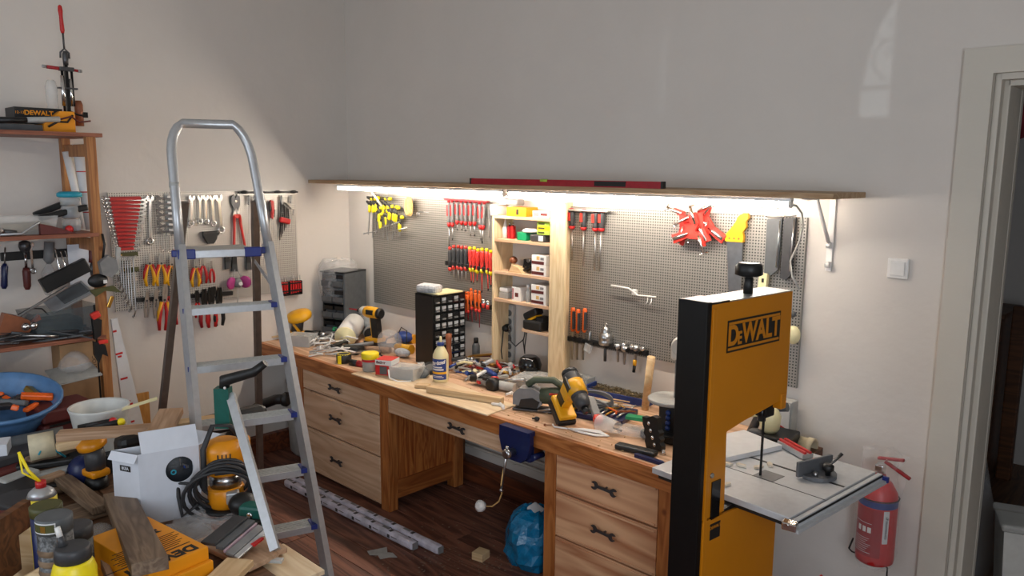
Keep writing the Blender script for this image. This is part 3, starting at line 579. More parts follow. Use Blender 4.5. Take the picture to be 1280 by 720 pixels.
hang(t, (0.030, -0.699, 1.899), (0.030, -0.699, 1.747), True, 0, .13)
t = thing('hex_key_set', 'set of black hex keys in a red clip at the right of the left pegboard', 'hex keys')
for i in range(7):
    mb = MB('black_metal'); x = -.03 + i * .009; l = .24 - i * .02
    mb.tube([(x + .035 - i * .002, -.012, -.002 - i * .006), (x, -.012, -i * .006), (x + i * .001, -.012, -l)], .0032, 5); mb.obj('hex_key', t)
mb = MB('red'); mb.box((0, -.014, -.115), (.075, .026, .035), (0, .2, 0), bev=.008); mb.obj('clip', t)
hang(t, (0.030, -0.589, 1.879), (0.030, -0.607, 1.600), True, 0, .24)
mb = MB('black'); mb.prism([(-.05, 0), (.05, .004), (.045, -.05), (.02, -.085), (-.02, -.085), (-.045, -.04)], -.03, 0); mb.prism([(-.06, -.01), (.06, -.008), (.055, -.03), (-.055, -.03)], -.036, -.028)
mb.obj('tool_pouch', None, (0.030, -1.174, 1.694), (0, 0, RL), 'small black holder pouch hanging above the ladder platform', 'pouch')
# respirator
t = thing('respirator', 'half-face respirator with two bright pink round filters', 'respirator', (0.030, -0.997, 1.353), (0, 0, RL))
for x, rz in ((-.055, .5), (.05, -.9)):
    mb = MB('pink'); mb.lathe([(.001, -.012), (.038, -.012), (.044, -.004), (.044, .006), (.036, .012), (.001, .012)], 18, (x, -.05, -.03), (PI / 2 + .1, 0, rz)); mb.obj('filter', t)
mb = MB('grey'); mb.lathe([(.012, 0), (.03, -.02), (.036, -.05), (.02, -.065)], 12, (0, -.035, .0)); mb.obj('mask_body', t)
mb = MB('white'); mb.lathe([(.012, 0), (.014, .012)], 10, (.0, -.07, -.035), (PI / 2, 0, 0)); mb.obj('valve', t)
mb = MB('grey_light'); mb.tube([(-.03, -.03, 0), (-.01, -.02, .06), (.012, -.02, .065), (.03, -.03, .0)], .004, 6); mb.tube([(0, -.03, -.06), (.006, -.02, -.12), (.0, -.02, -.18)], .003, 6); mb.obj('strap', t)
# brushes behind the platform
for i, (a, b) in enumerate((((0.030, -1.000, 1.543), (0.030, -1.007, 1.400)), ((0.030, -0.896, 1.542), (0.030, -0.897, 1.402)), ((0.030, -1.059, 1.558), (0.030, -1.053, 1.421)))):
    t = thing('paint_brush', 'black-handled brush hanging behind the ladder platform, %s of three' % ['middle', 'right', 'left'][i], 'brush', group='brushes behind the ladder platform')
    mb = MB('black'); mb.prism([(-.012, 0), (.012, 0), (.018, -.09), (-.018, -.09)], -.02, -.004); mb.obj('bristles', t)
    mb = MB('charcoal'); mb.prism([(-.018, -.09), (.018, -.09), (.02, -.14), (-.02, -.14)], -.022, -.002); mb.obj('ferrule', t)
    hang(t, a, b, True, 0, .14)
# red bit box
t = thing('drill_bit_case', 'open black case of red bit sleeves at the right edge of the left pegboard', 'bit case', (0.030, -0.581, 1.235), (0, 0, RL))
for x in (-.056, .056):
    mb = MB('black'); mb.box((x, -.012, -.02), (.104, .024, .012)); mb.box((x, -.012, .035), (.104, .024, .01)); mb.box((x, -.002, 0), (.104, .004, .1)); mb.box((x - .05, -.012, .0), (.006, .024, .1)); mb.box((x + .05, -.012, .0), (.006, .024, .1)); mb.box((x, -.012, -.052), (.104, .024, .006)); mb.obj('tray', t)
    for i in range(5):
        mb = MB('red'); mb.box((x - .04 + i * .02, -.014, .005), (.014, .014, .10 - .005 * i), bev=.003); s = mb.obj('sleeve', t)
        mb = MB('steel'); mb.cyl((x - .04 + i * .02, -.014, .05), (x - .04 + i * .02, -.014, .085 + .004 * ((i * 3) % 5)), .0025, n=5); mb.obj('drill_bit', s)
# ---------------------------------------------------------------- back board, left of the box shelf
ORD = ['first', 'second', 'third', 'fourth', 'fifth', 'sixth', 'seventh', 'eighth', 'ninth', 'tenth', 'eleventh', 'twelfth']
def bar_clamp(label, L=.3, group='small yellow bar clamps on the pegboard'):
    t = thing('bar_clamp', label, 'clamp', group=group)
    mb = MB('steel'); mb.box((0, -.02, -L / 2), (.009, .005, L)); mb.obj('bar', t)
    mb = MB('dark_steel'); mb.prism([(-.045, .004), (-.04, -.012), (.01, -.02), (.01, .006)], -.027, -.013); mb.obj('fixed_jaw', t)
    mb = MB('dark_steel'); mb.prism([(-.045, -.03), (-.045, -.042), (.01, -.07), (.01, -.045)], -.028, -.012); mb.obj('sliding_jaw', t)
    mb = MB('bright_yellow'); mb.lathe([(.008, 0), (.013, .008), (.013, .05), (.008, .062)], 8, (0, -.022, -.115)); mb.obj('handle', t)
    mb = MB('bright_yellow'); mb.lathe([(.006, 0), (.014, .004), (.014, .02), (.006, .03)], 8, (.012, -.022, -.008), (0, 1.4, 0)); mb.obj('knob', t)
    return t
cl = [((0.367, -0.030, 1.915), (0.327, -0.030, 1.631)), ((0.418, -0.030, 1.916), (0.389, -0.030, 1.610)), ((0.497, -0.030, 1.852), (0.483, -0.030, 1.707)), ((0.538, -0.030, 1.920), (0.520, -0.030, 1.618)), ((0.597, -0.030, 1.921), (0.571, -0.030, 1.664)), ((0.459, -0.030, 1.923), (0.441, -0.030, 1.644)), ((0.556, -0.030, 1.831), (0.570, -0.030, 1.603)), ((0.673, -0.030, 1.865), (0.638, -0.030, 1.614)), ((0.634, -0.030, 1.869), (0.601, -0.030, 1.678)), ((0.728, -0.030, 1.791), (0.716, -0.030, 1.643)), ((0.485, -0.030, 1.798), (0.493, -0.030, 1.720)), ((0.701, -0.030, 1.860), (0.678, -0.030, 1.658))]
LC = ['tall yellow clamp at the far left of the cluster', 'second tall clamp from the left of the cluster', 'short clamp low between the two tall pairs', 'tall clamp in the centre of the cluster, longest one', 'clamp right of the cluster centre, under two knobs', 'tall clamp just left of the cluster centre', 'low hanging clamp in front of the centre ones', 'clamp in the right group of the cluster, reaching lowest', 'left clamp of the right group of the cluster', 'lowest rightmost small clamp of the cluster', 'shortest clamp low in the cluster', 'rightmost knob of the upper right group of clamps']
for i, (a, b) in enumerate(cl):
    t = bar_clamp(LC[i]); a, b = V(*a), V(*b); L = (b - a).length
    t.location = a + V(0, -.006 * (i % 3), 0); t.rotation_euler = (0, math.atan2(-(b.x - a.x), -(b.z - a.z)), 0); t.scale = (1, 1, L / .3); 
    for chd in t.children:
        if chd.name.split('.')[0] != 'bar': chd.scale = (1, 1, .3 / L)
for i, (a, b) in enumerate((((0.513, -0.060, 1.692), (0.718, -0.060, 1.745)), ((0.614, -0.070, 1.668), (0.824, -0.070, 1.710)), ((0.286, -0.060, 1.636), (0.452, -0.060, 1.664)))):
    mb = MB('steel'); mb.cyl((0, 0, 0), V(*b) - V(*a), .004, n=6); mb.ball((0, 0, 0), .007, 6); mb.ball(V(*b) - V(*a), .007, 6)
    mb.obj('hook_rod', None, a, label='thin steel rod across the bar clamps, %s of three' % ['upper', 'lower right', 'left'][i], cat='rod', group='rods across the bar clamps')
mb = MB('straw')
for i in range(9):
    mb.ring((.006 * (i - 4), -.03 - .003 * (i % 3), -.07), .055 + .003 * (i % 4), .0055, 18, 5, 'x' if 0 else 'y', .42, 1.0)
mb.obj('string_hank', None, (0.842, -0.030, 1.934), label='looped hank of straw-coloured cord hanging right of the clamps', cat='cord', kind='stuff')
t = thing('wall_hook', 'long wire hook with two prongs right of the cord hank', 'hook', (0.886, -0.030, 1.833))
mb = MB('steel'); mb.cyl((0, 0, 0), (.14, 0, -.004), .003, n=6); mb.obj('wire', t)
for x in (.06, .085): mb = MB('steel'); mb.tube([(x, 0, 0), (x, -.04, -.005), (x, -.045, -.035)], .0028, 6); mb.obj('prong', t)
# rows of screwdrivers
rail('screwdriver_rack', 'red rack edge holding the top row of screwdrivers', (1.222, -0.030, 1.929), (1.643, -0.030, 1.924), False, 'deep_red', .012, .03)
r1 = [((1.251, -0.030, 1.930), (1.257, -0.030, 1.600), .4), ((1.288, -0.030, 1.931), (1.291, -0.030, 1.652), .47), ((1.336, -0.030, 1.932), (1.340, -0.030, 1.721), .58), ((1.381, -0.030, 1.931), (1.384, -0.030, 1.723), .58), ((1.424, -0.030, 1.930), (1.424, -0.030, 1.720), .56), ((1.468, -0.030, 1.931), (1.472, -0.030, 1.691), .52), ((1.514, -0.030, 1.933), (1.511, -0.030, 1.693), .52), ((1.556, -0.030, 1.929), (1.572, -0.030, 1.671), .5), ((1.605, -0.030, 1.930), (1.584, -0.030, 1.650), .46)]
for i, (a, b, f) in enumerate(r1):
    L = (V(*a) - V(*b)).length; f = .19 / L * (.9 if f > .5 else 1)
    hang(screwdriver('red and grey screwdriver in the top row before the box shelf, %s from left' % ORD[i], L, f, .0135, 'grey', 'deep_red', 'red', 'steel', 'black', 'screwdrivers in the top row', 'red'), a, b, False, .01, L)
hang(screwdriver('short screwdriver at the right end of the top row by the shelf', .2, .3, .008, 'grey', 'grey', 'grey', 'steel', 'black'), (1.647, -0.030, 1.874), (1.652, -0.030, 1.692), False, .01, .2)
rail('screwdriver_rack', 'black rack holding the middle row of screwdrivers', (1.232, -0.030, 1.492), (1.683, -0.030, 1.478), False, 'black', .03, .03)
r2 = [((1.274, -0.030, 1.606), (1.277, -0.030, 1.412), 0), ((1.315, -0.030, 1.621), (1.314, -0.030, 1.388), 0), ((1.360, -0.030, 1.624), (1.359, -0.030, 1.376), 0), ((1.396, -0.030, 1.621), (1.396, -0.030, 1.374), 0), ((1.436, -0.030, 1.624), (1.436, -0.030, 1.384), 0), ((1.476, -0.030, 1.621), (1.492, -0.030, 1.378), 1), ((1.519, -0.030, 1.624), (1.511, -0.030, 1.370), 1), ((1.557, -0.030, 1.616), (1.546, -0.030, 1.390), 1), ((1.596, -0.030, 1.622), (1.593, -0.030, 1.324), 1), ((1.637, -0.030, 1.622), (1.654, -0.030, 1.342), 1), ((1.675, -0.030, 1.615), (1.680, -0.030, 1.372), 1)]
for i, (a, b, k) in enumerate(r2):
    L = (V(*a) - V(*b)).length
    if k: s = screwdriver('red screwdriver with yellow ends in the middle row, %s from the left' % ORD[i], L, .17 / L, .0155, 'bright_red', 'bright_yellow', 'bright_yellow', 'bright_red', 'black', 'yellow and red screwdrivers in the middle row')
    else: s = screwdriver('black screwdriver with a red collar in the middle row, %s from the left' % ORD[i], L, .17 / L, .0155, 'charcoal', 'bright_red', 'bright_red', 'steel', None, 'black and red screwdrivers in the middle row')
    hang(s, a, b, False, .02, L)
rail('screwdriver_rack', 'black rack holding the bottom row of orange and red drivers', (1.404, -0.030, 1.247), (1.677, -0.030, 1.232), False, 'black', .03, .025)
r3 = [((1.424, -0.030, 1.313), (1.432, -0.030, 1.134)), ((1.456, -0.030, 1.314), (1.460, -0.030, 1.116)), ((1.488, -0.030, 1.340), (1.500, -0.030, 1.110)), ((1.531, -0.030, 1.334), (1.539, -0.030, 1.127)), ((1.570, -0.030, 1.333), (1.571, -0.030, 1.082))]
for i, (a, b) in enumerate(r3):
    L = (V(*a) - V(*b)).length
    hang(screwdriver('orange and red insulated screwdriver in the bottom row, %s from the left' % ORD[i], L, .15 / L, .0125, 'orange', 'orange', 'bright_red', 'deep_red', None, 'orange screwdrivers in the bottom row'), a, b, False, .02, L)
for i, a in enumerate(((1.612, -0.030, 1.283), (1.654, -0.030, 1.278))):
    mb = MB('chrome'); mb.lathe([(.008, 0), (.015, -.004), (.015, -.03), (.013, -.05)], 10, (0, -.02, 0)); mb.m('bright_red').lathe([(.0155, -.03), (.0155, -.06)], 10, (0, -.02, 0))
    mb.obj('socket', None, a, label='chrome socket with a red sleeve at the end of the bottom driver row, %s one' % ['left', 'right'][i], cat='socket', group='sockets in the bottom row')

# ---------------------------------------------------------------- wooden box shelf between the boards
bs = thing('box_shelf', 'tall pale wooden box shelf between the two pegboards, standing on the bench', 'shelf', (1.81, 0, .852))
# local x 0..0.62, height to 0.99
def bshelf(x, z, w, mat='pine_x', d=.165, name='shelf_board'):
    mb = MB(mat); mb.box((x + w / 2, -d / 2 - .004, z), (w, d, .018), bev=.0015); return mb.obj(name, bs)
mb = MB('pine_z'); mb.box((.009, -.085, .495), (.018, .17, .99), bev=.0015); mb.obj('side_board', bs)
mb = MB('pine_z'); mb.box((.502, -.085, .55), (.018, .17, 1.08), bev=.0015); mb.obj('side_board', bs)
mb = MB('pine_z'); mb.box((.555, -.18, .55), (.115, .018, 1.08), bev=.0015); mb.obj('front_plank', bs)
zs = [V(*(1.984, -0.170, 1.697)).z, V(*(1.986, -0.170, 1.494)).z, V(*(1.988, -0.170, 1.319)).z]
for z in zs: bshelf(.018, z - .852, .475)
bshelf(.0, .99, .49); bshelf(.26, V(*(2.179, -0.170, 1.156)).z - .852, .232); bshelf(.018, .01, .475)
def carton(name, label, cat, c, d, mat, rz=0, bands=(), group=None, tilt=0, lid=None):
    # c = centre of the base; bands: (side, z0, z1, x0, x1, mat) printed panels 1 mm proud, in fractions of the face
    t = thing(name, label, cat, c, (0, tilt, rz), group)
    mb = MB(mat); mb.box((0, 0, d[2] / 2), d, bev=.0015); mb.obj('carton', t)
    for sd, z0, z1, a, b, m in bands:
        mb = MB(m); zc = (z0 + z1) / 2 * d[2]; zh = (z1 - z0) * d[2]; w = {'f': d[0], 'r': d[1], 't': d[0]}[sd]; x = ((a + b) / 2 - .5) * w; xw = (b - a) * w
        if sd == 'f': mb.box((x, -d[1] / 2 - .0005, zc), (xw, .001, zh))
        elif sd == 'r': mb.box((d[0] / 2 + .0005, x, zc), (.001, xw, zh))
        else: mb.box((x, ((z0 + z1) / 2 - .5) * d[1], d[2] + .0005), (xw, (z1 - z0) * d[1], .001))
        mb.obj('printed_panel', t)
    return t
zA, zB, zC, zD = [.852 + v for v in (zs[0] - .852 + .0095, zs[1] - .852 + .0095, zs[2] - .852 + .0095, V(*(2.179, -0.170, 1.156)).z - .852 + .0095)]
zT = .852 + .99 + .0095
YS = -.10
def sx(px): return px
# top of the shelf
t = thing('speaker_box', 'silver grey rounded gadget box on top of the box shelf', 'box', ((1.912, -0.120, 1.917)[0], -.10, zT + .062))
mb = MB('grey'); mb.box((0, 0, .02), (.16, .07, .04), bev=.01); mb.obj('body', t)
mb = MB('white'); mb.box((-.045, -.0355, .02), (.05, .002, .03)); mb.obj('label_panel', t)
carton('carton', 'orange yellow carton lying on top of the box shelf', 'box', ((2.001, -0.120, 1.872)[0], -.10, zT), (.15, .12, .055), 'box_orange', .1, (('f', .2, .8, .5, .62, 'ink'),))
carton('carton', 'white carton with dark print on top of the box shelf, right of the orange one', 'box', ((2.198, -0.120, 1.871)[0], -.10, zT), (.13, .1, .04), 'white', .0, (('f', .2, .8, .1, .4, 'grey'), ('f', .3, .7, .5, .9, 'maroon')))
carton('carton', 'plain white carton at the left end of the box shelf top', 'box', ((1.807, -0.120, 1.853)[0] - .005, -.10, zT), (.06, .1, .06), 'white')
# first compartment
mb = MB('white'); mb.lathe([(.02, 0), (.02, .05), (.006, .105), (.003, .12)], 10); mb.obj('glue_nozzle', None, ((1.846, -0.100, 1.693)[0] + .01, YS, zA), label='white conical nozzle bottle at the left of the top compartment', cat='bottle')
for i, (x, m) in enumerate(((.0, 'deep_red'), (.03, 'red'))):
    mb = MB(m); mb.box((0, 0, .04), (.022, .03, .08), bev=.004); mb.m('chrome').cyl((0, 0, .08), (0, 0, .1), .006, n=8); mb.obj('marker', None, ((1.895, -0.100, 1.701)[0] + x, YS, zA), (0, 0, .1), 'small red packet in the top compartment, %s one' % ['left', 'right'][i], 'packet', 'red packets in the top compartment')
carton('carton', 'teal green carton in the top compartment of the box shelf', 'box', ((2.044, -0.120, 1.683)[0], YS, zA), (.075, .1, .05), 'green')
mb = MB('white'); mb.lathe([(.055, 0), (.06, .006), (.06, .012), (.04, .022)], 16); mb.obj('sanding_disc', None, ((2.084, -0.120, 1.730)[0], YS, zA + .051), label='white rounded disc lying on the teal carton', cat='disc')
t = thing('tin', 'grey and black round tin standing by the yellow green boxes', 'tin', ((2.176, -0.120, 1.688)[0], YS - .02, zA)); mb = MB('charcoal'); mb.box((0, 0, .022), (.12, .07, .044), bev=.01); mb.obj('body', t); mb = MB('white'); mb.box((.03, -.0355, .022), (.035, .002, .03)); mb.obj('label_panel', t)
for i in range(4):
    carton('carton', 'small green yellow carton in the top compartment, %s of the stack' % ['bottom', 'second', 'third', 'top'][i], 'box', ((2.220, -0.120, 1.739)[0], YS, zA + .045 + i * .026), (.098, .1, .025), 'lime' if i != 1 else 'bright_yellow', .02 * (i % 2), (('f', .3, .7, .1, .6, 'olive'),), 'green yellow cartons')
# second compartment
t = thing('brush', 'round brown wooden knob brush on the second shelf', 'brush', ((1.930, -0.120, 1.524)[0], YS, zB)); mb = MB('leather'); mb.ball((0, 0, .07), .026, 10, (1, 1, .9)); mb.obj('knob', t); mb = MB('plank_light'); mb.lathe([(.02, 0), (.014, .03), (.012, .05)], 10); mb.obj('neck', t)
t = thing('hand_plane', 'black and steel hand plane leaning in the second compartment', 'plane', ((2.053, -0.120, 1.551)[0], YS, zB + .012), (0, -.5, 0))
mb = MB('black_gloss'); mb.box((.02, 0, .01), (.16, .05, .018), bev=.004); mb.box((.03, 0, .04), (.07, .03, .05), (0, .5, 0), bev=.008); mb.obj('body', t)
mb = MB('chrome'); mb.box((.0, 0, .05), (.05, .035, .006), (0, -.8, 0)); mb.cyl((.05, -.02, .05), (.05, .02, .05), .013); mb.obj('cap_iron', t)
mb = MB('plank_light'); mb.prism([(-.06, 0), (.06, 0), (.02, .035), (-.03, .045)], -.03, .02); mb.obj('wood_offcut', None, ((1.993, -0.120, 1.505)[0], YS - .02, zB), label='pale wedge of wood in front of the hand plane', cat='offcut')
def white_box(x, z, w, h, lab): return carton('carton', lab, 'box', (x, YS, z), (w, .12, h), 'white', 0, (('f', .12, .42, .02, .86, 'maroon'), ('f', .55, .9, .35, .55, 'straw'), ('f', .55, .8, .62, .85, 'grey')), 'white cartons with a maroon stripe')
wx = (2.197, -0.120, 1.573)[0]
white_box(wx, zB, .115, .062, 'white carton with a maroon stripe, lower one in the second compartment')
white_box(wx, zB + .063, .115, .062, 'white carton with a maroon stripe, upper one in the second compartment')
white_box(wx, zC, .118, .06, 'white carton with a maroon stripe, lower one in the third compartment')
white_box(wx, zC + .061, .118, .06, 'white carton with a maroon stripe, upper one in the third compartment')
carton('carton', 'white carton with fine red print in the middle of the third compartment', 'box', ((2.001, -0.120, 1.376)[0], YS, zC), (.07, .1, .085), 'white', 0, (('f', .1, .9, .08, .2, 'deep_red'), ('f', .3, .6, .4, .8, 'maroon')))
t = thing('clear_bottle', 'slim clear bottle with a white cap between the white cartons', 'bottle', ((2.085, -0.130, 1.386)[0], -.13, zC)); mb = MB('clear'); mb.lathe([(.014, 0), (.015, .06), (.008, .085)], 10); mb.obj('body', t); mb = MB('white'); mb.lathe([(.011, 0), (.011, .025)], 10, (0, 0, .085)); mb.obj('cap', t)
t = thing('small_case', 'low clear case with a white lid at the left of the third compartment', 'case', ((1.883, -0.120, 1.341)[0], YS, zC)); mb = MB('clear'); mb.box((0, 0, .02), (.075, .09, .04), bev=.005); mb.obj('body', t); mb = MB('white'); mb.box((0, 0, .055), (.07, .085, .03), bev=.008); mb.obj('lid', t)
# battery charger on the short shelf
t = thing('battery_charger', 'black power tool charger with a battery leaning on it, on the short shelf', 'charger', ((2.152, -0.120, 1.185)[0], -.11, zD))
mb = MB('black'); mb.box((0, 0, .03), (.15, .12, .06), bev=.012); mb.box((.045, 0, .07), (.06, .08, .03), bev=.006); mb.obj('body', t)
b = MB('black'); b.box((-.03, -.01, .095), (.12, .07, .045), (0, -.45, 0), bev=.012); b = b.obj('battery', t); mb = MB('yellow'); mb.box((-.022, -.012, .067), (.09, .06, .012), (0, -.45, 0)); mb.obj('latch', b)
mb = MB('black'); mb.tube([(0, 0, 0), (-.01, 0, -.05), (-.06, -.02, -.10), (-.11, -.01, -.08), (-.14, 0, 0.02)], .004, 6); mb.tube([(.015, 0, .0), (.01, -.01, -.08), (.0, 0, -.14), (-.015, 0, -.06), (.0, 0, -.01)], .004, 6)
mb.obj('charger_cable', None, ((2.073, -0.120, 1.112)[0], -.14, zD - .022), label='black looped cable hanging under the short shelf', cat='cable')
# power strip
t = thing('power_strip', 'white vertical power strip with sockets inside the bottom of the box shelf', 'power strip', ((1.827, -0.060, 1.065)[0] + .01, -.02, .90))
mb = MB('grey_light'); mb.box((0, 0, .18), (.055, .03, .38), bev=.008); mb.obj('body', t)
for i in range(6): mb = MB('grey_dark'); mb.lathe([(.020, 0), (.020, .004), (.016, .001)], 14, (0, -.015, .04 + i * .055), (PI / 2, 0, 0)); mb.obj('socket', t)
t = thing('plug', 'black plug with a white face in the power strip', 'plug', (t.location.x, -.05, 1.12)); mb = MB('black'); mb.lathe([(.026, 0), (.026, .02), (.014, .045)], 12, (0, 0, 0), (PI / 2, 0, 0)); mb.obj('body', t); mb = MB('white'); mb.box((-.02, -.01, .0), (.03, .02, .04), (0, .5, 0)); mb.obj('face', t)
mb = MB('black'); mb.tube([(0, 0, 0), (.02, -.03, -.08), (.0, -.02, -.14), (.03, -.04, -.19)], .004, 6); mb.obj('plug_cable', None, (t.location.x, -.09, 1.12), label='black cable dropping from the plug in the power strip', cat='cable')
# dark round helmet-like cup
t = thing('dust_mask_ball', 'glossy black round pot standing on the bench in the box shelf', 'pot', ((2.108, -0.140, 0.969)[0], -.13, .868)); mb = MB('black_gloss'); mb.lathe([(.035, 0), (.066, .03), (.075, .07), (.062, .11), (.042, .125)], 16); mb.obj('body', t); mb = MB('chrome'); mb.ring((0, 0, .105), .05, .004, 16, 5, 'z'); mb.obj('rim', t)
mb = MB('dark_steel'); mb.prism([(-.05, -.004), (.0, .012), (.05, -.006), (.0, -.012)], 0, .006, 'xy'); mb.ring((.045, .0, .005), .02, .003, 12, 5, 'z'); mb.ring((-.055, .01, .005), .02, .003, 12, 5, 'z'); mb.obj('scissors', None, ((1.921, -0.140, 0.899)[0], -.15, .8705), (0, 0, .3), 'dark pair of scissors lying at the foot of the box shelf', 'scissors')

# ---------------------------------------------------------------- back board, right of the box shelf
rail('tool_bar', 'thin clear rail holding four screwdrivers by the box shelf', (2.300, -0.050, 1.901), (2.635, -0.050, 1.906), False, 'grey_light', .01, .03)
for i, (a, b) in enumerate((((2.344, -0.030, 1.912), (2.359, -0.030, 1.604)), ((2.438, -0.030, 1.911), (2.438, -0.030, 1.578)), ((2.523, -0.030, 1.910), (2.528, -0.030, 1.558)), ((2.571, -0.030, 1.911), (2.560, -0.030, 1.556)))):
    L = (V(*a) - V(*b)).length
    hang(screwdriver('black and red screwdriver in the row right of the box shelf, %s from the left' % ORD[i], L, .125 / L, .020, 'charcoal', 'deep_red', 'red', 'steel', None, 'screwdrivers right of the box shelf', 'bright_red'), a, b, False, .012, L)
# bracket in the middle
t = thing('double_hook', 'zinc double hook bracket alone in the middle of the right pegboard', 'hook', (2.812, -0.030, 1.464))
mb = MB('white'); mb.box((0, -.012, 0), (.03, .02, .03), bev=.003); mb.obj('plate', t)
for s, z in ((-1, .02), (1, -.012)): mb = MB('white'); mb.tube([(0, -.02, 0), (s * .03, -.03, z), (s * .15, -.03, z + .004)], .005, 6); mb.obj('arm', t)
for x in (.10, .125): mb = MB('steel'); mb.tube([(x, -.03, -.012), (x, -.035, -.04), (x, -.05, -.05)], .003, 5); mb.obj('prong', t)
# red corner clamps
cc = [((3.126, -0.050, 1.868), 0.3), ((3.208, -0.070, 1.881), -.5), ((3.190, -0.090, 1.824), 1.2), ((3.248, -0.050, 1.858), -1.0)]
for i, (p, a) in enumerate(cc):
    t = thing('corner_clamp', 'red corner clamp hanging in a bunch on the right pegboard, %s of four' % ['left', 'upper middle', 'lowest', 'right'][i], 'clamp', p, (0, a, 0), 'red corner clamps')
    mb = MB('bright_red'); mb.prism([(-.09, .05), (-.03, .05), (0, .02), (.03, .05), (.09, .05), (.09, .032), (.045, .02), (.02, -.04), (-.02, -.04), (-.045, .02), (-.09, .032)], -.012, .002); mb.obj('frame', t)
    mb = MB('bright_red'); mb.prism([(-.02, -.04), (.02, -.04), (.024, -.12), (-.024, -.12)], -.010, .004); mb.obj('tail', t)
    mb = MB('chrome'); mb.box((0, -.015, -.08), (.018, .008, .07)); mb.cyl((0, -.02, -.02), (0, -.02, -.11), .005, n=8); mb.obj('slide', t)
    for s in (-1, 1): mb = MB('chrome'); mb.cyl((s * .03, -.022, .038), (s * .125, -.022, .038), .008, n=8); mb.cyl((s * .125, -.035, .02), (s * .125, -.01, .056), .004, n=6); mb.obj('screw', t)
# panel saw with yellow grip
t = thing('hand_saw', 'hand saw with a yellow shaped handle hanging on the right pegboard', 'saw', (3.419, -0.030, 1.930))
mb = MB('yellow'); mb.prism([(.03, .0), (.055, .0), (.062, -.03), (.045, -.05), (.052, -.08), (.03, -.11), (.038, -.14), (.035, -.17), (-.075, -.17), (-.085, -.14), (-.05, -.10), (-.02, -.06), (.0, -.02)], -.028, -.004); mb.obj('handle', t)
mb = MB('steel'); mb.prism([(.03, -.165), (-.072, -.165), (-.04, -.50), (.035, -.50)], -.018, -.015); mb.obj('blade', t)
for k in range(3):
    mb = MB('leather'); mb.cyl((-.05 + k * .03, -.03, -.15), (-.05 + k * .03, -.002, -.15), .006, n=8); mb.obj('screw', t)
t.scale = (.85,) * 3
# two wide blades in dark sheaths
for i, (x0, x1, z1, m, lab) in enumerate((((3.567, -0.030, 1.905), (3.642, -0.030, 1.924), (3.603, -0.030, 1.640), 'grey_dark', 'grey sheathed saw blade with a pale wooden handle, third tool from the board edge'), ((3.651, -0.030, 1.913), (3.709, -0.030, 1.920), (3.701, -0.030, 1.623), 'charcoal', 'dark sheathed saw blade behind the white cable at the right of the pegboard'))):
    a, b, c = V(*x0), V(*x1), V(*z1); W = b.x - a.x; H = a.z - c.z
    t = thing('sheathed_saw', lab, 'saw', (a.x, -.03, a.z), (0, .03, 0))
    mb = MB(m); mb.prism([(0, 0), (W, .01), (W * .98, -H * .9), (W * .6, -H), (W * .12, -H * .98)], -.02, -.008); mb.obj('sheath', t)
    mb = MB('steel'); mb.cyl((W * .9, -.022, 0), (W * .9, -.022, -H * .85), .003, n=6); mb.cyl((0, -.02, .012), (W, -.02, .018), .004, n=6); mb.obj('spine', t)
    if i == 0:
        mb = MB('cream'); mb.prism([(-.01, -H * .98), (.03, -H * .98), (.028, -H - .10), (-.014, -H - .10)], -.03, -.006); h = mb.obj('handle', t); mb = MB('ink'); mb.box((.01, -.031, -H - .03), (.012, .001, .02)); mb.obj('mark', h)
for i, (p, m) in enumerate((((3.719, -0.040, 1.464), 'grey_dark'), ((3.734, -0.040, 1.365), 'cream'))):
    mb = MB(m); mb.ball((0, -.015, 0), .03 if i == 0 else .045, 10, (.8, .6, .6 if i == 0 else 1)); mb.obj('round_fitting', None, p, label='%s rounded fitting at the right edge of the pegboard' % ['small dark', 'larger cream'][i], cat='fitting')
# chisels and rail with drill parts
rail('tool_rail', 'black rail along the bottom of the right pegboard holding chisels and bits', (2.346, -0.030, 1.131), (2.910, -0.030, 1.133), False, 'black', .028, .03, hooks=7)
for i, (a, b) in enumerate((((2.378, -0.030, 1.322), (2.380, -0.030, 1.003)), ((2.418, -0.030, 1.318), (2.418, -0.030, 1.010)), ((2.469, -0.030, 1.329), (2.463, -0.030, 1.018)))):
    L = (V(*a) - V(*b)).length
    t = thing('wood_chisel', 'chisel with an orange and black handle in the bottom rail, %s from the left' % ORD[i], 'chisel', group='orange chisels')
    mb = MB('orange'); mb.lathe([(.010, 0), (.014, -.01), (.013, -.08), (.015, -.13), (.008, -.145)], 10); h = mb.obj('handle', t)
    mb = MB('charcoal'); mb.box((.009, -.004, -.075), (.012, .02, .11), bev=.004); mb.obj('grip_panel', h)
    mb = MB('steel'); mb.box((0, 0, -.145 - (L - .145) / 2), (.013, .004, L - .145)); mb.obj('blade', t)
    hang(t, a, b, False, .02, L)
t = thing('drill_chuck', 'large steel drill chuck standing in the bottom rail of the right pegboard', 'chuck', (2.625, -0.050, 1.169))
mb = MB('steel'); mb.lathe([(.008, .075), (.014, .072), (.022, .06), (.026, .045), (.026, .035), (.038, .03), (.04, .0), (.036, -.005), (.04, -.01), (.038, -.03), (.03, -.036)], 18); mb.obj('body', t)
mb = MB('steel'); mb.ring((0, 0, .085), .009, .003, 10, 5); mb.obj('loop', t)
mb = MB('dark_steel'); mb.cyl((0, 0, -.036), (0, 0, -.13), .009, n=10); mb.obj('shank', t)
mb = MB('clear'); mb.box((-.045, -.01, -.02), (.05, .02, .05), (0, .3, 0), bev=.004); mb.obj('clear_holder', None, (2.551, -0.050, 1.119), label='small clear plastic holder beside the drill chuck', cat='holder')
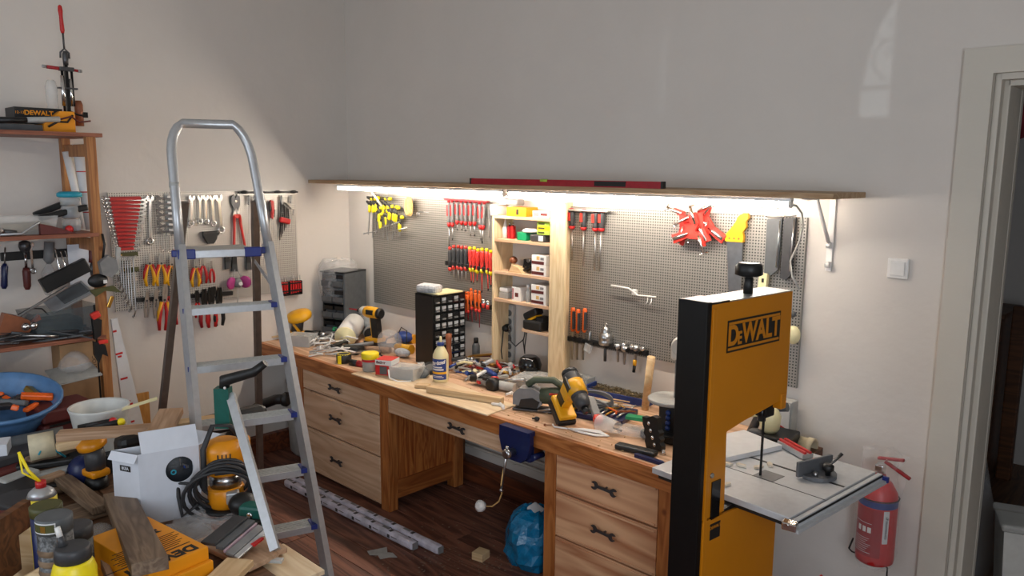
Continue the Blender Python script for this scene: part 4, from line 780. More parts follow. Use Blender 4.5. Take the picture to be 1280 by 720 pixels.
for i, (a, b, k) in enumerate((((2.713, -0.030, 1.147), (2.717, -0.030, 1.049), 0), ((2.764, -0.030, 1.141), (2.762, -0.030, 1.043), 0), ((2.840, -0.030, 1.158), (2.829, -0.030, 1.022), 1), ((2.510, -0.030, 1.186), (2.501, -0.030, 1.064), 2))):
    L = (V(*a) - V(*b)).length
    t = thing('router_bit' if k == 0 else ('hole_saw' if k == 1 else 'drill_bit'), ['steel router bit hanging in the bottom rail, left one', 'steel router bit hanging in the bottom rail, right one', 'bit with a yellow and black shank at the right of the bottom rail', 'slim steel bit between the chisels and the chuck'][i], 'bit')
    mb = MB('steel'); mb.lathe([(.004, .012), (.022 if k < 2 else .008, .006), (.024 if k < 2 else .008, -.014), (.01, -.024), (.007, -L * .95), (.003, -L)] , 12); mb.obj('bit_body', t)
    if k == 1:
        mb = MB('yellow'); mb.cyl((0, 0, -L * .55), (0, 0, -L * .78), .011, n=10); mb.obj('sleeve', t); mb = MB('black'); mb.cyl((0, 0, -L * .78), (0, 0, -L * 1.08), .009, n=10); mb.obj('tip', t)
    hang(t, a, b, False, .02, L)
for i, p in enumerate(((2.750, -0.050, 1.142), (2.811, -0.050, 1.143), (2.886, -0.050, 1.151))):
    mb = MB('chrome'); mb.lathe([(.01, 0), (.016, .006), (.016, .02), (.008, .028)], 12, (0, 0, 0), (.5 * i, .3, 0)); mb.obj('socket', None, p, label='small chrome socket lying in the bottom rail, %s of three' % ['left', 'middle', 'right'][i], cat='socket', group='sockets in the bottom rail')
# ================================================================ band saw on its cabinet
def beam(mb, a, b, w, t, side=(0, 1, 0)):
    # box section from a to b; w measured along `side`, t across
    a, b = V(*a), V(*b); z = (b - a).normalized(); s = V(*side); s = (s - z * s.dot(z)).normalized(); u = z.cross(s)
    vs = [p + s * (i * w / 2) + u * (j * t / 2) for p in (a, b) for i, j in ((-1, -1), (1, -1), (1, 1), (-1, 1))]
    return mb.add(vs, [(3, 2, 1, 0), (4, 5, 6, 7), (0, 1, 5, 4), (1, 2, 6, 5), (2, 3, 7, 6), (3, 0, 4, 7)])
SA = math.radians(6)
bsaw = thing('band_saw', 'tall yellow band saw with a black back spine standing before the bench end', 'band saw', (3.995, -1.31, 0), (0, 0, -SA))
# local: y runs along the wide yellow face (0 near .. .51 far), x from -.12 (hidden side) to 0 (visible yellow face)
mb = MB('band_orange')
mb.prism([(.012, .93), (.14, .93), (.132, 1.226), (.235, 1.245), (.47, 1.275), (.515, 1.29), (.511, 1.69), (.012, 1.69)], -.118, 0, 'yz'); mb.obj('upper_housing', bsaw)
mb = MB('band_orange'); mb.prism([(.012, .04), (.485, .04), (.485, .82), (.47, .915), (.012, .925)], -.118, .004, 'yz'); mb.obj('lower_housing', bsaw)
mb = MB('black_metal'); mb.box((-.06, .0, .87), (.122, .026, 1.66), bev=.004); mb.box((-.06, .05, 1.694), (.123, .12, .007)); mb.obj('spine_cover', bsaw)
mb = MB('alu'); mb.box((-.06, .31, 1.6915), (.115, .40, .004)); mb.obj('top_plate', bsaw)
mb = MB('band_orange'); mb.box((.003, .024, 1.2), (.007, .018, .95), bev=.002); mb.obj('door_edge', bsaw)
mb = MB('black_gloss'); mb.box((.001, .082, .99), (.006, .05, .14)); mb.obj('speed_window', bsaw)
mb = MB('black'); mb.box((.002, .085, .875), (.006, .06, .06)); pl = mb.obj('name_plate', bsaw)
mb = MB('black_metal'); mb.prism([(.14, .90), (.30, .915), (.30, .95), (.14, .93)], -.11, -.005, 'yz'); mb.obj('trunnion', bsaw)
mb = MB('steel'); mb.cyl((-.002, .055, 1.085), (.005, .055, 1.085), .010, n=6); mb.obj('bolt', bsaw)
mb = MB('band_orange'); mb.box((-.02, .49, 1.27), (.05, .035, .06), bev=.004); mb.obj('guard', bsaw)
mb = MB('black_metal'); mb.box((-.055, .46, 1.235), (.05, .06, .06), bev=.006); mb.cyl((-.055, .44, 1.19), (-.055, .44, 1.25), .016); mb.obj('blade_guide', bsaw)
mb = MB('black_metal'); mb.box((-.055, .455, 1.10), (.0025, .014, .38)); mb.obj('saw_blade', bsaw)
t2 = MB('black'); t2.cyl((-.06, .31, 1.69), (-.06, .31, 1.76), .017); t2.obj('tension_stem', bsaw)
t2 = MB('black'); t2.lathe([(.03, 1.755), (.05, 1.762), (.05, 1.795), (.04, 1.805)], 8, (-.06, .31, 0)); t2.obj('tension_knob', bsaw)
# logo panel: black frame, yellow field, lettering
mb = MB('ink')
lx0, lx1, lz0, lz1 = .105, .435, 1.512, 1.625
mb.box((.0012, (lx0 + lx1) / 2, (lz0 + lz1) / 2), (.002, lx1 - lx0, lz1 - lz0)); lg = mb.obj('logo_panel', bsaw)
mb = MB('band_orange')
for z in (lz0 + .0115, lz1 - .0115): mb.box((.0024, (lx0 + lx1) / 2, z), (.001, lx1 - lx0 - .012, .009))
mb.obj('logo_stripe', lg)
text('lettering', 'D', .098, 'band_orange', lg, (.003, .138, 1.5675), (PI / 2, 0, PI / 2), .0006, 0, .003, 'CENTER', None, .86)
text('lettering', 'E', .062, 'band_orange', lg, (.003, .178, 1.5555), (PI / 2, 0, PI / 2), .0006, 0, .002, 'CENTER', None, .8)
text('lettering', 'WALT', .098, 'band_orange', lg, (.003, .312, 1.5675), (PI / 2, 0, PI / 2), .0006, 0, .003, 'CENTER', None, .86)
text('lettering', 'DEWALT', .016, 'band_orange', pl, (.0055, .085, .89), (PI / 2, 0, PI / 2), .0003, 0, .0003)
# table
TZ = .965
q = [V(*(3.642, -1.078, 0.965)), V(*(4.271, -1.135, 0.965)), V(*(4.318, -0.491, 0.965))]
ex = (q[1] - q[0]); W = ex.length; ey = (q[2] - q[1]); D = ey.length; ang = math.atan2(ex.y, ex.x)
tb = thing('saw_table', 'large ribbed aluminium saw table with a rail along its right edge', 'table', (q[0].x, q[0].y, TZ), (0, 0, ang))
mb = MB('table_alu'); mb.box((W * .47, D * .5, -.012), (W * .94, D, .024), bev=.002); mb.obj('table_top', tb)
mb = MB('table_alu'); mb.box((W * .965, D * .5, -.022), (W * .03, D * 1.02, .036), bev=.002); mb.box((W * .99, D * .5, -.035), (W * .03, D * 1.04, .012)); mb.obj('front_rail', tb)
mb = MB('black'); mb.box((W * .978, D * .5, -.012), (.006, D * 1.02, .008)); mb.obj('rail_slot', tb)
mb = MB('black'); mb.box((W * .6, D * .62, .0003), (W * .66, .012, .002)); mb.obj('mitre_slot', tb)
mb = MB('dark_steel'); mb.box((W * .62, D * .36, .0003), (W * .66, .003, .002)); mb.obj('seam', tb)
mb = MB('grey'); mb.box((W * .55, D * .43, .0008), (.085, .085, .002)); mb.obj('insert_plate', tb)
mb = MB('black'); mb.box((.03, .05, -.034), (.05, .03, .02)); mb.box((W * .5, .012, -.03), (W * .9, .02, .012)); mb.obj('clip', tb)
mb = MB('chrome'); mb.box((W * .955, -.012, -.02), (.05, .03, .03), (.2, 0, .2), bev=.004); mb.cyl((W * .95, -.03, -.018), (W * .95, .01, -.01), .008, n=8); mb.obj('clamp_bolt', tb)
mb = MB('plug_blue'); mb.box((W * .99, D * 1.02, -.025), (.03, .012, .022)); mb.obj('rail_cap', tb)
# wooden fence board on the table
a, b = V(*(3.824, -0.839, 0.990)), V(*(3.922, -0.529, 0.990)); d = b - a
mb = MB('paper'); mb.box((d.length / 2 - .02, .11, .0), (d.length + .05, .22, .022), bev=.002)
mb.obj('white_board', None, (a.x, a.y, .9775), (0, 0, math.atan2(d.y, d.x)), 'white laminated board lying across the far left of the saw table', 'board')
for i, p in enumerate(((3.892, -0.818, 0.966), (3.947, -0.786, 0.966), (3.967, -0.730, 0.966), (3.842, -0.844, 0.966), (3.944, -1.037, 0.966))):
    mb = MB('chip'); mb.prism([(-.022, -.006), (.0, -.011), (.022, -.004), (.012, .009), (-.016, .008)], 0, .009, 'xy'); mb.obj('wood_chip', None, (p[0], p[1], .9665), (0, 0, 1.1 * i), 'small wood chip on the saw table, %s' % ['between column and blade', 'just left of the blade', 'just behind the blade', 'touching the yellow column', 'near the front edge of the table'][i], 'offcut', 'wood chips on the saw table')
# mitre gauge
p = (4.141, -0.696, 0.966)
t = thing('mitre_gauge', 'grey cast mitre gauge with a black knob on the saw table', 'gauge', (p[0], p[1], .9665), (0, 0, ang + 1.35))
mb = MB('grey_cast'); mb.prism([(.075 * math.cos(k * PI / 12), .075 * math.sin(k * PI / 12) * -1) for k in range(13)], .0, .014, 'xy'); mb.obj('protractor', t)
mb = MB('grey_cast'); mb.box((0, .01, .035), (.19, .014, .06), bev=.003); mb.box((0, .018, .05), (.05, .014, .02)); mb.obj('face', t)
mb = MB('black'); mb.lathe([(.010, .014), (.012, .03), (.022, .036), (.022, .052), (.014, .06)], 10, (.01, -.045, 0)); mb.obj('knob', t)
mb = MB('dark_steel'); mb.tube([(.02, -.02, .03), (.06, -.03, .055), (.09, -.04, .085)], [.004, .005, .007], 8); mb.obj('lever', t)
mb = MB('steel'); mb.cyl((-.04, -.03, .01), (-.04, -.03, .03), .008, n=8); mb.obj('screw', t)
# red sawhorse/level piece behind the table
a, b = V(*(3.899, -0.471, 0.980)), V(*(4.050, -0.561, 0.980)); d = b - a
t = thing('red_fence', 'red and aluminium profile lying at the back edge of the saw table', 'profile', (a.x, a.y, .985), (0, 0, math.atan2(d.y, d.x)))
mb = MB('alu'); mb.box((d.length / 2, 0, -.004), (d.length, .05, .02)); mb.obj('profile', t)
for y in (-.012, .012): mb = MB('red'); mb.box((d.length / 2, y, .01), (d.length, .012, .01), bev=.002); mb.obj('stripe', t)
# stand and things behind the saw against the wall
t = thing('wall_shelf', 'dark wall shelf board behind the band saw table carrying a machine', 'shelf', (3.76, 0, .80))
mb = MB('dark_furniture'); mb.box((0.0, -.2, .02), (.28, .36, .04), bev=.003); mb.obj('board', t); mb = MB('black_metal'); beam(mb, (0, -.03, -.2), (0, -.3, -.0), .02, .02); mb.obj('brace', t)
t = thing('machine_motor', 'dark machine with cream housing standing behind the band saw blade', 'machine', (3.72, -.2, .842), (0, 0, .1))
mb = MB('black'); mb.box((.03, 0, .04), (.16, .18, .08), bev=.008); mb.obj('base', t)
mb = MB('cream'); mb.lathe([(.03, 0), (.045, .02), (.05, .08), (.035, .11), (.012, .125)], 14, (.0, -.02, .08)); mb.obj('housing', t)
mb = MB('cream'); mb.tube([(-.06, 0, .16), (-.14, .02, .13), (-.2, 0, .10)], .02, 8); mb.obj('arm', t)
mb = MB('charcoal'); mb.ball((-.05, -.06, .07), .035, 10, (1.2, .8, .8)); mb.obj('knob', t)
mb = MB('grey_dark'); mb.tube([(-.12, .05, .02), (-.06, .04, .17), (.06, .03, .2)], .022, 8); mb.obj('hose', t)
t = thing('utility_box', 'grey wall-mounted box with white and red face right of the saw housing', 'box', (3.715, -0.020, 0.953))
mb = MB('grey_light'); mb.box((0, -.03, 0), (.10, .07, .18), bev=.004); mb.obj('body', t)
mb = MB('white'); mb.box((0, -.067, .02), (.08, .002, .12)); mb.obj('label_sheet', t); mb = MB('red'); mb.box((-.01, -.069, -.04), (.06, .002, .025), (0, .4, 0)); mb.obj('red_mark', t)
mb = MB('beige'); mb.lathe([(.045, 0), (.045, .1), (.05, .1), (.05, .13), (.04, .13), (.04, .02)], 18, (0, 0, 0), (0, PI / 2, 0), False); mb.obj('pipe_fitting', None, (3.758, -0.100, 0.850), label='beige pipe socket behind the far corner of the saw table', cat='pipe')
mb = MB('bright_red'); mb.tube([(0, 0, .02), (.0, .08, .25), (.06, .15, .34), (.16, .15, .30), (.2, .1, .12), (.15, 0, .0), (.05, -.05, .01), (.0, .05, .16), (.08, .12, .22), (.18, .1, .15), (.2, .02, .0)], .008, 8); mb.obj('red_hose', None, (3.98, -.45, .012), label='loop of red air hose on the floor behind the band saw cabinet', cat='hose')
# fire extinguisher on the wall
t = thing('fire_extinguisher', 'red fire extinguisher wrapped in clear plastic hanging on the wall by the door', 'fire extinguisher', (4.19, -.1, .405))
mb = MB('red'); mb.lathe([(.06, 0), (.078, .012), (.08, .03), (.08, .29), (.076, .33), (.05, .375), (.026, .39), (.022, .41)], 24); mb.obj('cylinder', t)
mb = MB('blue'); mb.lathe([(.0805, .275), (.0805, .305)], 24, cap=False); mb.obj('blue_band', t)
lb = MB('deep_red'); 
def curved(mb, r, a0, a1, z0, z1, n=8):
    vs = []; 
    for k in range(n + 1):
        g = a0 + (a1 - a0) * k / n
        for z in (z0, z1): vs.append((r * math.cos(g), r * math.sin(g), z))
    return mb.add(vs, [(2 * k, 2 * k + 2, 2 * k + 3, 2 * k + 1) for k in range(n)], True)
curved(lb, .081, -2.9, -1.0, .05, .27); lb = lb.obj('label_wrap', t)
for i, g in enumerate((-2.3, -2.0, -1.72)): mb = MB('white'); curved(mb, .0818, g, g + .2, .16, .185); mb.obj('pictogram', lb)
for i in range(9):
    mb = MB('paper'); curved(mb, .0817, -2.6 + .1 * (i % 2), -1.5 - .25 * ((i * 3) % 4) / 3, .065 + i * .0095 + (.06 if i > 7 else 0), .067 + i * .0095 + (.06 if i > 7 else 0)); mb.obj('text_line', lb)
mb = MB('paper'); curved(mb, .0815, -.95, -.65, .12, .27); st = mb.obj('side_sticker', t)
g = -.8
text('lettering', 'contatomas.gr', .018, 'ink', st, (.0828 * math.cos(g), .0828 * math.sin(g), .195), Matrix.Rotation(g + PI / 2, 3, 'Z').to_4x4().to_3x3().__matmul__(Matrix.Rotation(PI / 2, 3, 'X')).__matmul__(Matrix.Rotation(PI / 2, 3, 'Z')).to_euler(), .0003)
mb = MB('chrome'); mb.cyl((0, 0, .405), (0, 0, .45), .018); mb.box((0, -.01, .445), (.035, .05, .03), bev=.005); mb.obj('valve', t)
mb = MB('deep_red'); mb.box((.07, -.01, .45), (.12, .022, .012), (0, .45, 0), bev=.004); mb.box((.04, -.01, .492), (.11, .022, .012), (0, -.15, 0), bev=.004); mb.obj('handle', t)
mb = MB('black'); mb.tube([(-.085, -.03, .09), (-.09, -.06, .05), (-.09, -.02, .02), (.0, .03, -.01), (.06, .0, -.01), (.06, .0, -.05)], .004, 6); mb.obj('wire_bracket', t)
mb = MB('black'); mb.ring((0, 0, .31), .083, .003, 20, 5, 'z'); mb.obj('strap_ring', t)
mb = MB('thin_film')
vs = []; fs = []; n = 22
for j, (z, rr) in enumerate(((-.02, .03), (-.01, .075), (.05, .09), (.2, .088), (.33, .092), (.40, .085), (.45, .07), (.50, .09), (.53, .04))):
    for k in range(n): g = 2 * PI * k / n; q_ = rr + random.uniform(-.006, .008) * (1 if j < 5 else 2.4); vs.append((q_ * math.cos(g), q_ * math.sin(g), z + random.uniform(-.008, .008)))
for j in range(8):
    for k in range(n): fs.append((j * n + k, j * n + (k + 1) % n, (j + 1) * n + (k + 1) % n, (j + 1) * n + k))
mb.add(vs, fs, False); mb.obj('plastic_wrap', t)
# ================================================================ step ladder
ld = thing('step_ladder', 'open aluminium step ladder with blue plastic corners and a tall hoop handrail', 'ladder')
def RS(z): return V(2.438 - .299 * z, -1.764 + .005 * z, z)
def LS(z): return V(2.2725 - .27 * z, -2.263 + .079 * z, z)
for f, nm in ((LS, 'left'), (RS, 'right')):
    mb = MB('alu'); beam(mb, f(.0), f(1.78), .028, .062); mb.obj('stile', ld)
    mb = MB('black'); beam(mb, f(0), f(.05), .034, .068); mb.obj('foot', ld)
# rounded hoop above the platform
pts = [LS(1.76), LS(1.95), LS(2.16)]
a, b = LS(2.16), RS(2.14); top = 2.335
for k in range(1, 6):
    g = k / 6 * PI / 2; pts.append(V(a.x - .045 * math.sin(g) , a.y + .10 * (1 - math.cos(g)) , a.z + (top - a.z) * math.sin(g)))
for k in range(5, 0, -1):
    g = k / 6 * PI / 2; pts.append(V(b.x - .045 * math.sin(g), b.y - .10 * (1 - math.cos(g)), b.z + (top - b.z) * math.sin(g)))
pts += [RS(2.14), RS(1.95), RS(1.76)]
mb = MB('alu'); mb.tube(pts, .021, 10); mb.obj('hoop', ld)
for z in (2.05,): mb = MB('grey_light'); p_ = LS(z); mb.cyl(p_ - V(0, 0, .012), p_ + V(0, 0, .012), .0225, n=10); mb.obj('joint_band', ld)
for k in range(1, 7):
    z = .25 * k; a, b = LS(z), RS(z); d = (b - a); L = d.length; ang = math.atan2(d.y, d.x); m = (a + b) / 2 + V(-.035, 0, 0)
    mb = MB('alu_step'); mb.box((0, 0, .0), (L - .03, .085, .006), (0, 0, 0)); 
    for j in range(6): mb.box((0, -.035 + j * .014, .004), (L - .035, .004, .003))
    st = mb.obj('step', ld, m + V(0, 0, 0), (0, 0, ang))
    mb = MB('alu'); mb.box((0, -.045, -.012), (L - .03, .004, .03)); mb.box((0, .04, -.010), (L - .03, .004, .022)); mb.obj('step_front', st)
    for s in (-1, 1): mb = MB('plug_blue'); mb.box((s * (L / 2 - .012), -.012, -.004), (.03, .075, .024), bev=.003); mb.obj('corner_block', st)
# platform
z = 1.745; a, b = LS(z), RS(z); d = b - a; L = d.length; ang = math.atan2(d.y, d.x); m = (a + b) / 2 + V(-.12, .01, 0)
mb = MB('alu_step'); mb.box((0, 0, 0), (L - .1, .24, .02), bev=.003); pf = mb.obj('platform', ld, m, (0, 0, ang))
mb = MB('alu'); mb.box((0, -.128, -.005), (L - .12, .016, .036), bev=.003); mb.obj('platform_edge', pf)
for s in (-1, 1):
    mb = MB('plug_blue'); mb.box((s * (L / 2 - .05), -.125, -.003), (.075, .03, .045), bev=.005); mb.box((s * (L / 2 - .015), -.10, 0), (.05, .03, .03), bev=.004); mb.obj('corner_block', pf)
# rear frame
for t_, f_ in ((V(1.78, -1.745, 1.97), V(1.10, -1.43, 0)), (V(1.70, -2.05, 1.97), V(1.10, -2.11, 0))):
    mb = MB('frame_metal'); beam(mb, f_, t_, .032, .026); mb.obj('rear_leg', ld); mb = MB('black'); beam(mb, f_, f_ + (t_ - f_) * .025, .038, .032); mb.obj('foot', ld)
mb = MB('frame_metal'); beam(mb, (1.17, -1.46, .2), (1.17, -2.10, .2), .02, .02, (0, 0, 1)); mb.obj('cross_bar', ld)
for a, b in ((LS(1.55), V(1.62, -2.03, 1.70)), (RS(1.55), V(1.62, -1.70, 1.70))): mb = MB('alu'); beam(mb, a, b, .004, .018); mb.obj('brace', ld)
# ================================================================ wooden rack on the left wall
rk = thing('wooden_rack', 'tall wooden shelf rack against the left wall, loaded with tools and boxes', 'rack', (0, -2.0, 0))
for x in (.47, .03):
    mb = MB('rack_wood'); mb.box((x, -.04, 1.155), (.05, .05, 2.31), bev=.003); mb.obj('post', rk)
    mb = MB('rack_wood'); mb.box((x, -1.55, 1.155), (.05, .05, 2.31), bev=.003); mb.obj('post', rk)
for z in (2.22, 1.68, .3): mb = MB('rack_wood'); mb.box((.25, -.04, z), (.40, .03, .07), bev=.003); mb.obj('cross_rail', rk)
SH = [2.296, 1.756, 1.16, .60]
for z in SH: mb = MB('rack_board'); mb.box((.25, -.80 + (.02 if z == 2.296 else 0), z - .011 + (.0 if z < 2.2 else .02)), (.50, 1.56 + (.04 if z == 2.296 else -.03) , .022), bev=.002); mb.obj('shelf_board', rk)
S1, S2, S3 = 2.3165, 1.757, 1.161
def onrack(p, z, x=None): return (p[0] if x is None else x, p[1], z)
# top shelf
carton('carton', 'black tool box carton with yellow lettering on the top shelf of the rack', 'box', onrack((0.200, -2.235, 2.455), S1 + .075), (.24, .18, .06), 'black', RL)
bx = bpy.data.objects[-1] if 0 else None
tb_ = [o for o in C.objects if o.name.startswith('carton') and 'black tool box' in o.get('label', '')][0]
text('lettering', 'DEWALT', .036, 'box_orange', tb_, (.0, -.0915, .03), (PI / 2, 0, 0), .0006, 0, .001)
text('lettering', '12-13', .020, 'box_orange', tb_, (-.095, -.0915, .03), (PI / 2, 0, 0), .0006, 0, .0)
t = thing('yellow_case', 'yellow and black case on the top shelf, beside the red lever press', 'case', onrack((0.250, -2.161, 2.323), S1), (0, 0, RL))
mb = MB('box_orange'); mb.prism([(-.07, 0), (.09, 0), (.09, .12), (.02, .12), (-.07, .045)], -.1, .1); mb.obj('body', t); mb = MB('black'); mb.tube([(-.05, -.102, .03), (0, -.104, .06), (.05, -.102, .06), (.08, -.1, .1)], .006, 6); mb.obj('cord', t)
mb = MB('grey_dark'); mb.box((0, 0, .02), (.34, .15, .04), bev=.004); mb.obj('metal_tray', None, onrack((0.250, -2.324, 2.325), S1), (0, 0, RL), 'long grey flat metal case lying on the top shelf of the rack', 'case')
mb = MB('grey'); mb.box((0, 0, .012), (.3, .14, .024), bev=.003); mb.obj('flat_box', None, onrack((0.250, -2.300, 2.392), S1 + .048), (0, 0, RL), 'flat pale grey box stacked on the metal case on the top shelf', 'box')
t = thing('heat_gun', 'grey and black rod tool lying on the metal case on the top shelf', 'tool', onrack((0.420, -2.305, 2.397), S1 + .06, .40), (0, 0, RL))
mb = MB('grey_light'); mb.cyl((-.02, 0, 0), (.14, 0, .012), .015); mb.obj('barrel', t); mb = MB('black'); mb.cyl((-.16, 0, -.008), (-.02, 0, 0), .018, .014); mb.obj('handle', t); mb = MB('maroon'); mb.tube([(.14, 0, .01), (.2, .0, .03), (.24, 0, .0), (.3, 0, .01)], .005, 6); mb.obj('cable', t)
# lever press
LPS = .76
lp = thing('lever_press', 'black lever press with a red handle standing on the top shelf of the rack', 'press', onrack((0.300, -2.084, 2.325), S1), (0, 0, RL))
mb = MB('deep_red'); mb.box((0, 0, .05), (.06, .06, .1), bev=.004); mb.obj('base', lp)
mb = MB('black_metal'); mb.box((.0, 0, .30), (.022, .03, .42)); mb.cyl((-.03, -.01, .1), (-.03, -.01, .48), .009); mb.cyl((.035, -.01, .2), (.035, -.01, .48), .009); mb.obj('column', lp)
mb = MB('dark_steel'); mb.box((0, -.01, .33), (.13, .04, .012)); mb.box((0, -.01, .47), (.10, .04, .03), bev=.004); mb.lathe([(.018, 0), (.02, .04), (.02, .08), (.012, .1)], 12, (0, -.01, .5)); mb.obj('head', lp)
mb = MB('chrome'); mb.cyl((-.035, -.02, .2), (-.035, -.02, .42), .014); mb.cyl((.02, -.02, .2), (.02, -.02, .4), .010); mb.obj('piston', lp)
mb = MB('deep_red'); mb.cyl((-.13, -.01, .475), (-.02, -.01, .47), .013); mb.cyl((.02, -.01, .47), (.08, -.01, .465), .010); mb.obj('side_handle', lp)
mb = MB('steel'); mb.cyl((-.16, -.01, .478), (-.13, -.01, .475), .011); mb.cyl((.08, -.01, .465), (.105, -.01, .465), .012); mb.obj('tip', lp)
mb = MB('dark_steel'); mb.tube([(-.03, 0, .55), (-.028, 0, .59), (0, 0, .62), (.03, 0, .59), (.03, 0, .55)], .007, 6); mb.cyl((0, 0, .62), (-.002, 0, .74), .007); mb.obj('lever', lp)
mb = MB('red'); mb.lathe([(.011, 0), (.016, .02), (.013, .12), (.017, .16), (.014, .19), (.005, .2)], 10, (-.003, 0, .73), (0, -.03, 0)); mb.obj('grip', lp)
mb = MB('clear'); mb.lathe([(.04, 0), (.042, .2), (.03, .24), (.018, .25)], 14, (-.09, .06, .14)); mb.obj('clear_cup', lp)
mb = MB('leather'); mb.lathe([(.03, 0), (.03, .16), (.02, .19)], 12, (.085, .05, .06)); mb.obj('amber_cup', lp)
mb = MB('black_metal'); mb.tube([(.0, -.04, .16), (.04, -.05, .14), (.1, -.04, .13)], .007, 6); mb.box((.1, -.04, .14), (.03, .02, .04)); mb.obj('clamp_screw', lp)
lp.scale = (LPS,) * 3
# rolls standing in the end of the rack
t = thing('paper_roll', 'white paper roll with red marks standing at the right end of the middle shelf', 'roll', onrack((0.200, -1.988, 1.763), S2, .22)); mb = MB('paper'); mb.cyl((0, 0, 0), (0, -.04, .50), .028, n=14); mb.obj('roll', t)
for z in (.1, .22, .34, .44): m2 = MB('red'); m2.cyl((0, -.08 * z, z), (0, -.08 * z, z + .006), .0285, n=14); m2.obj('red_mark', t)
mb = MB('white'); mb.cyl((0, 0, 0), (0, -.07, .46), .022, n=12); mb.obj('paper_roll', None, onrack((0.100, -1.992, 1.758), S2, .12), label='thin plain white roll leaning left of the marked roll', cat='roll')
# middle shelf
t = thing('clear_tub', 'clear plastic tub with small parts on the middle shelf', 'tub', onrack((0.380, -2.372, 1.761), S2, .36), (0, 0, RL)); mb = MB('clear'); mb.add([(-.13, -.07, 0), (.13, -.07, 0), (.13, .07, 0), (-.13, .07, 0), (-.15, -.08, .1), (.15, -.08, .1), (.15, .08, .1), (-.15, .08, .1)], [(3, 2, 1, 0), (0, 1, 5, 4), (1, 2, 6, 5), (2, 3, 7, 6), (3, 0, 4, 7)]); mb.obj('tub', t); mb = MB('screws'); mb.box((0, 0, .035), (.24, .12, .06), bev=.02); m_ = mb.obj('small_parts', t); m_['kind'] = 'stuff'
for i, (z, a) in enumerate(((.14, -.38), (.11, -.22))):
    mb = MB('black'); mb.box((0, 0, 0), (.26, .04, .035), (0, a, 0), bev=.008); mb.obj('black_strap', None, onrack((0.200, -2.157, 1.832), S2 + z, .2 + .12 * i), (0, 0, RL), 'black plastic bar leaning over the tub on the middle shelf, %s one' % ['upper', 'lower'][i], 'bar', 'black bars on the middle shelf')
for i, z in enumerate((0, .075)):
    t = thing('glass_jar', 'clear round jar on the middle shelf of the rack, %s of two stacked' % ['lower', 'upper'][i], 'jar', onrack((0.300, -2.115, 1.756), S2 + z + .001, .3), group='stacked jars')
    mb = MB('glass'); mb.lathe([(.045, 0), (.05, .01), (.05, .06), (.045, .072)], 16); mb.obj('jar', t); mb = MB('navy'); mb.lathe([(.044, .005), (.044, .03)], 12); mb.obj('contents', t)
t = thing('blue_lidded_pot', 'clear pot with a bright blue lid on top of the stacked jars', 'pot', onrack((0.300, -2.115, 1.756), S2 + .151, .3)); mb = MB('glass'); mb.lathe([(.05, 0), (.055, .05)], 16); mb.obj('pot', t); mb = MB('cyan'); mb.lathe([(.056, .045), (.066, .05), (.066, .068), (.05, .078)], 18); mb.obj('lid', t)
mb = MB('red'); mb.ball((0, 0, .022), .022, 10); mb.obj('red_ball', None, onrack((0.470, -2.173, 1.778), S2, .45), label='small bright red ball at the front edge of the middle shelf', cat='ball')
t = thing('wood_wedge', 'red-brown wedge shaped box lying at the front of the middle shelf', 'box', onrack((0.450, -2.241, 1.763), S2, .43), (0, 0, RL)); mb = MB('maroon'); mb.prism([(-.08, 0), (.10, 0), (-.02, .045), (-.08, .06)], -.04, .04); mb.obj('body', t)
t = thing('chrome_torch', 'small chrome torch lying at the left of the middle shelf', 'torch', onrack((0.450, -2.490, 1.771), S2 + .02, .44), (0, 0, RL)); mb = MB('chrome'); mb.cyl((-.04, 0, .01), (.0, 0, .005), .018); mb.m('dark_steel').cyl((0, 0, .005), (.06, 0, -.005), .012); mb.obj('body', t)
mb = MB('alu'); mb.tube([(-.1, 0, .01), (0, 0, .01), (.06, .0, .05), (.09, 0, .07)], .007, 6); mb.obj('bent_tube', None, onrack((0.480, -2.413, 1.752), S2, .47), (0, 0, RL), 'bent aluminium tube lying against the clear tub', 'tube')
# magnetic rail with tools on the wall behind the rack
rail('magnetic_strip', 'black magnetic strip on the wall behind the rack between the shelves', (0.000, -2.418, 1.604), (0.000, -2.021, 1.605), True, h=.05)
def quick(name, lab, cat, segs, top, bot, L, group=None):
    t = thing(name, lab, cat, group=group)
    for nm, m, prof in segs: mb = MB(m); mb.lathe([(r_, -z_) for r_, z_ in prof], 10, (0, -.02, 0)); mb.obj(nm, t)
    return hang(t, top, bot, True, .02, L)
quick('screwdriver', 'dark screwdriver with the blade up on the strip, far left', 'screwdriver', (('shaft', 'steel', [(.004, 0), (.004, .1)]), ('handle', 'navy', [(.01, .1), (.02, .12), (.018, .18), (.02, .24), (.012, .26)])), (0.030, -2.404, 1.662), (0.030, -2.427, 1.424), .26)
quick('ratchet', 'ratchet with a round steel head and red-black grip on the strip', 'ratchet', (('head', 'dark_steel', [(.01, 0), (.03, .01), (.034, .035), (.026, .06), (.01, .07)]), ('shaft', 'chrome', [(.008, .07), (.008, .16)]), ('handle', 'maroon', [(.016, .16), (.022, .18), (.02, .27), (.012, .29)])), (0.030, -2.304, 1.698), (0.030, -2.309, 1.407), .29)
hang(comb_wrench('chrome wrench hanging right of the ratchet on the strip', .2, 'chrome', None, w=.03), (0.030, -2.272, 1.686), (0.030, -2.269, 1.495), True, .02, .2)
quick('putty_knife', 'grey spatula wrapped in clear film hanging on the strip', 'spatula', (('blade', 'grey', [(.024, 0), (.026, .09), (.01, .11)]), ('wrapped_handle', 'film', [(.012, .11), (.03, .15), (.034, .22), (.012, .27)])), (0.030, -2.175, 1.681), (0.030, -2.206, 1.362), .27)
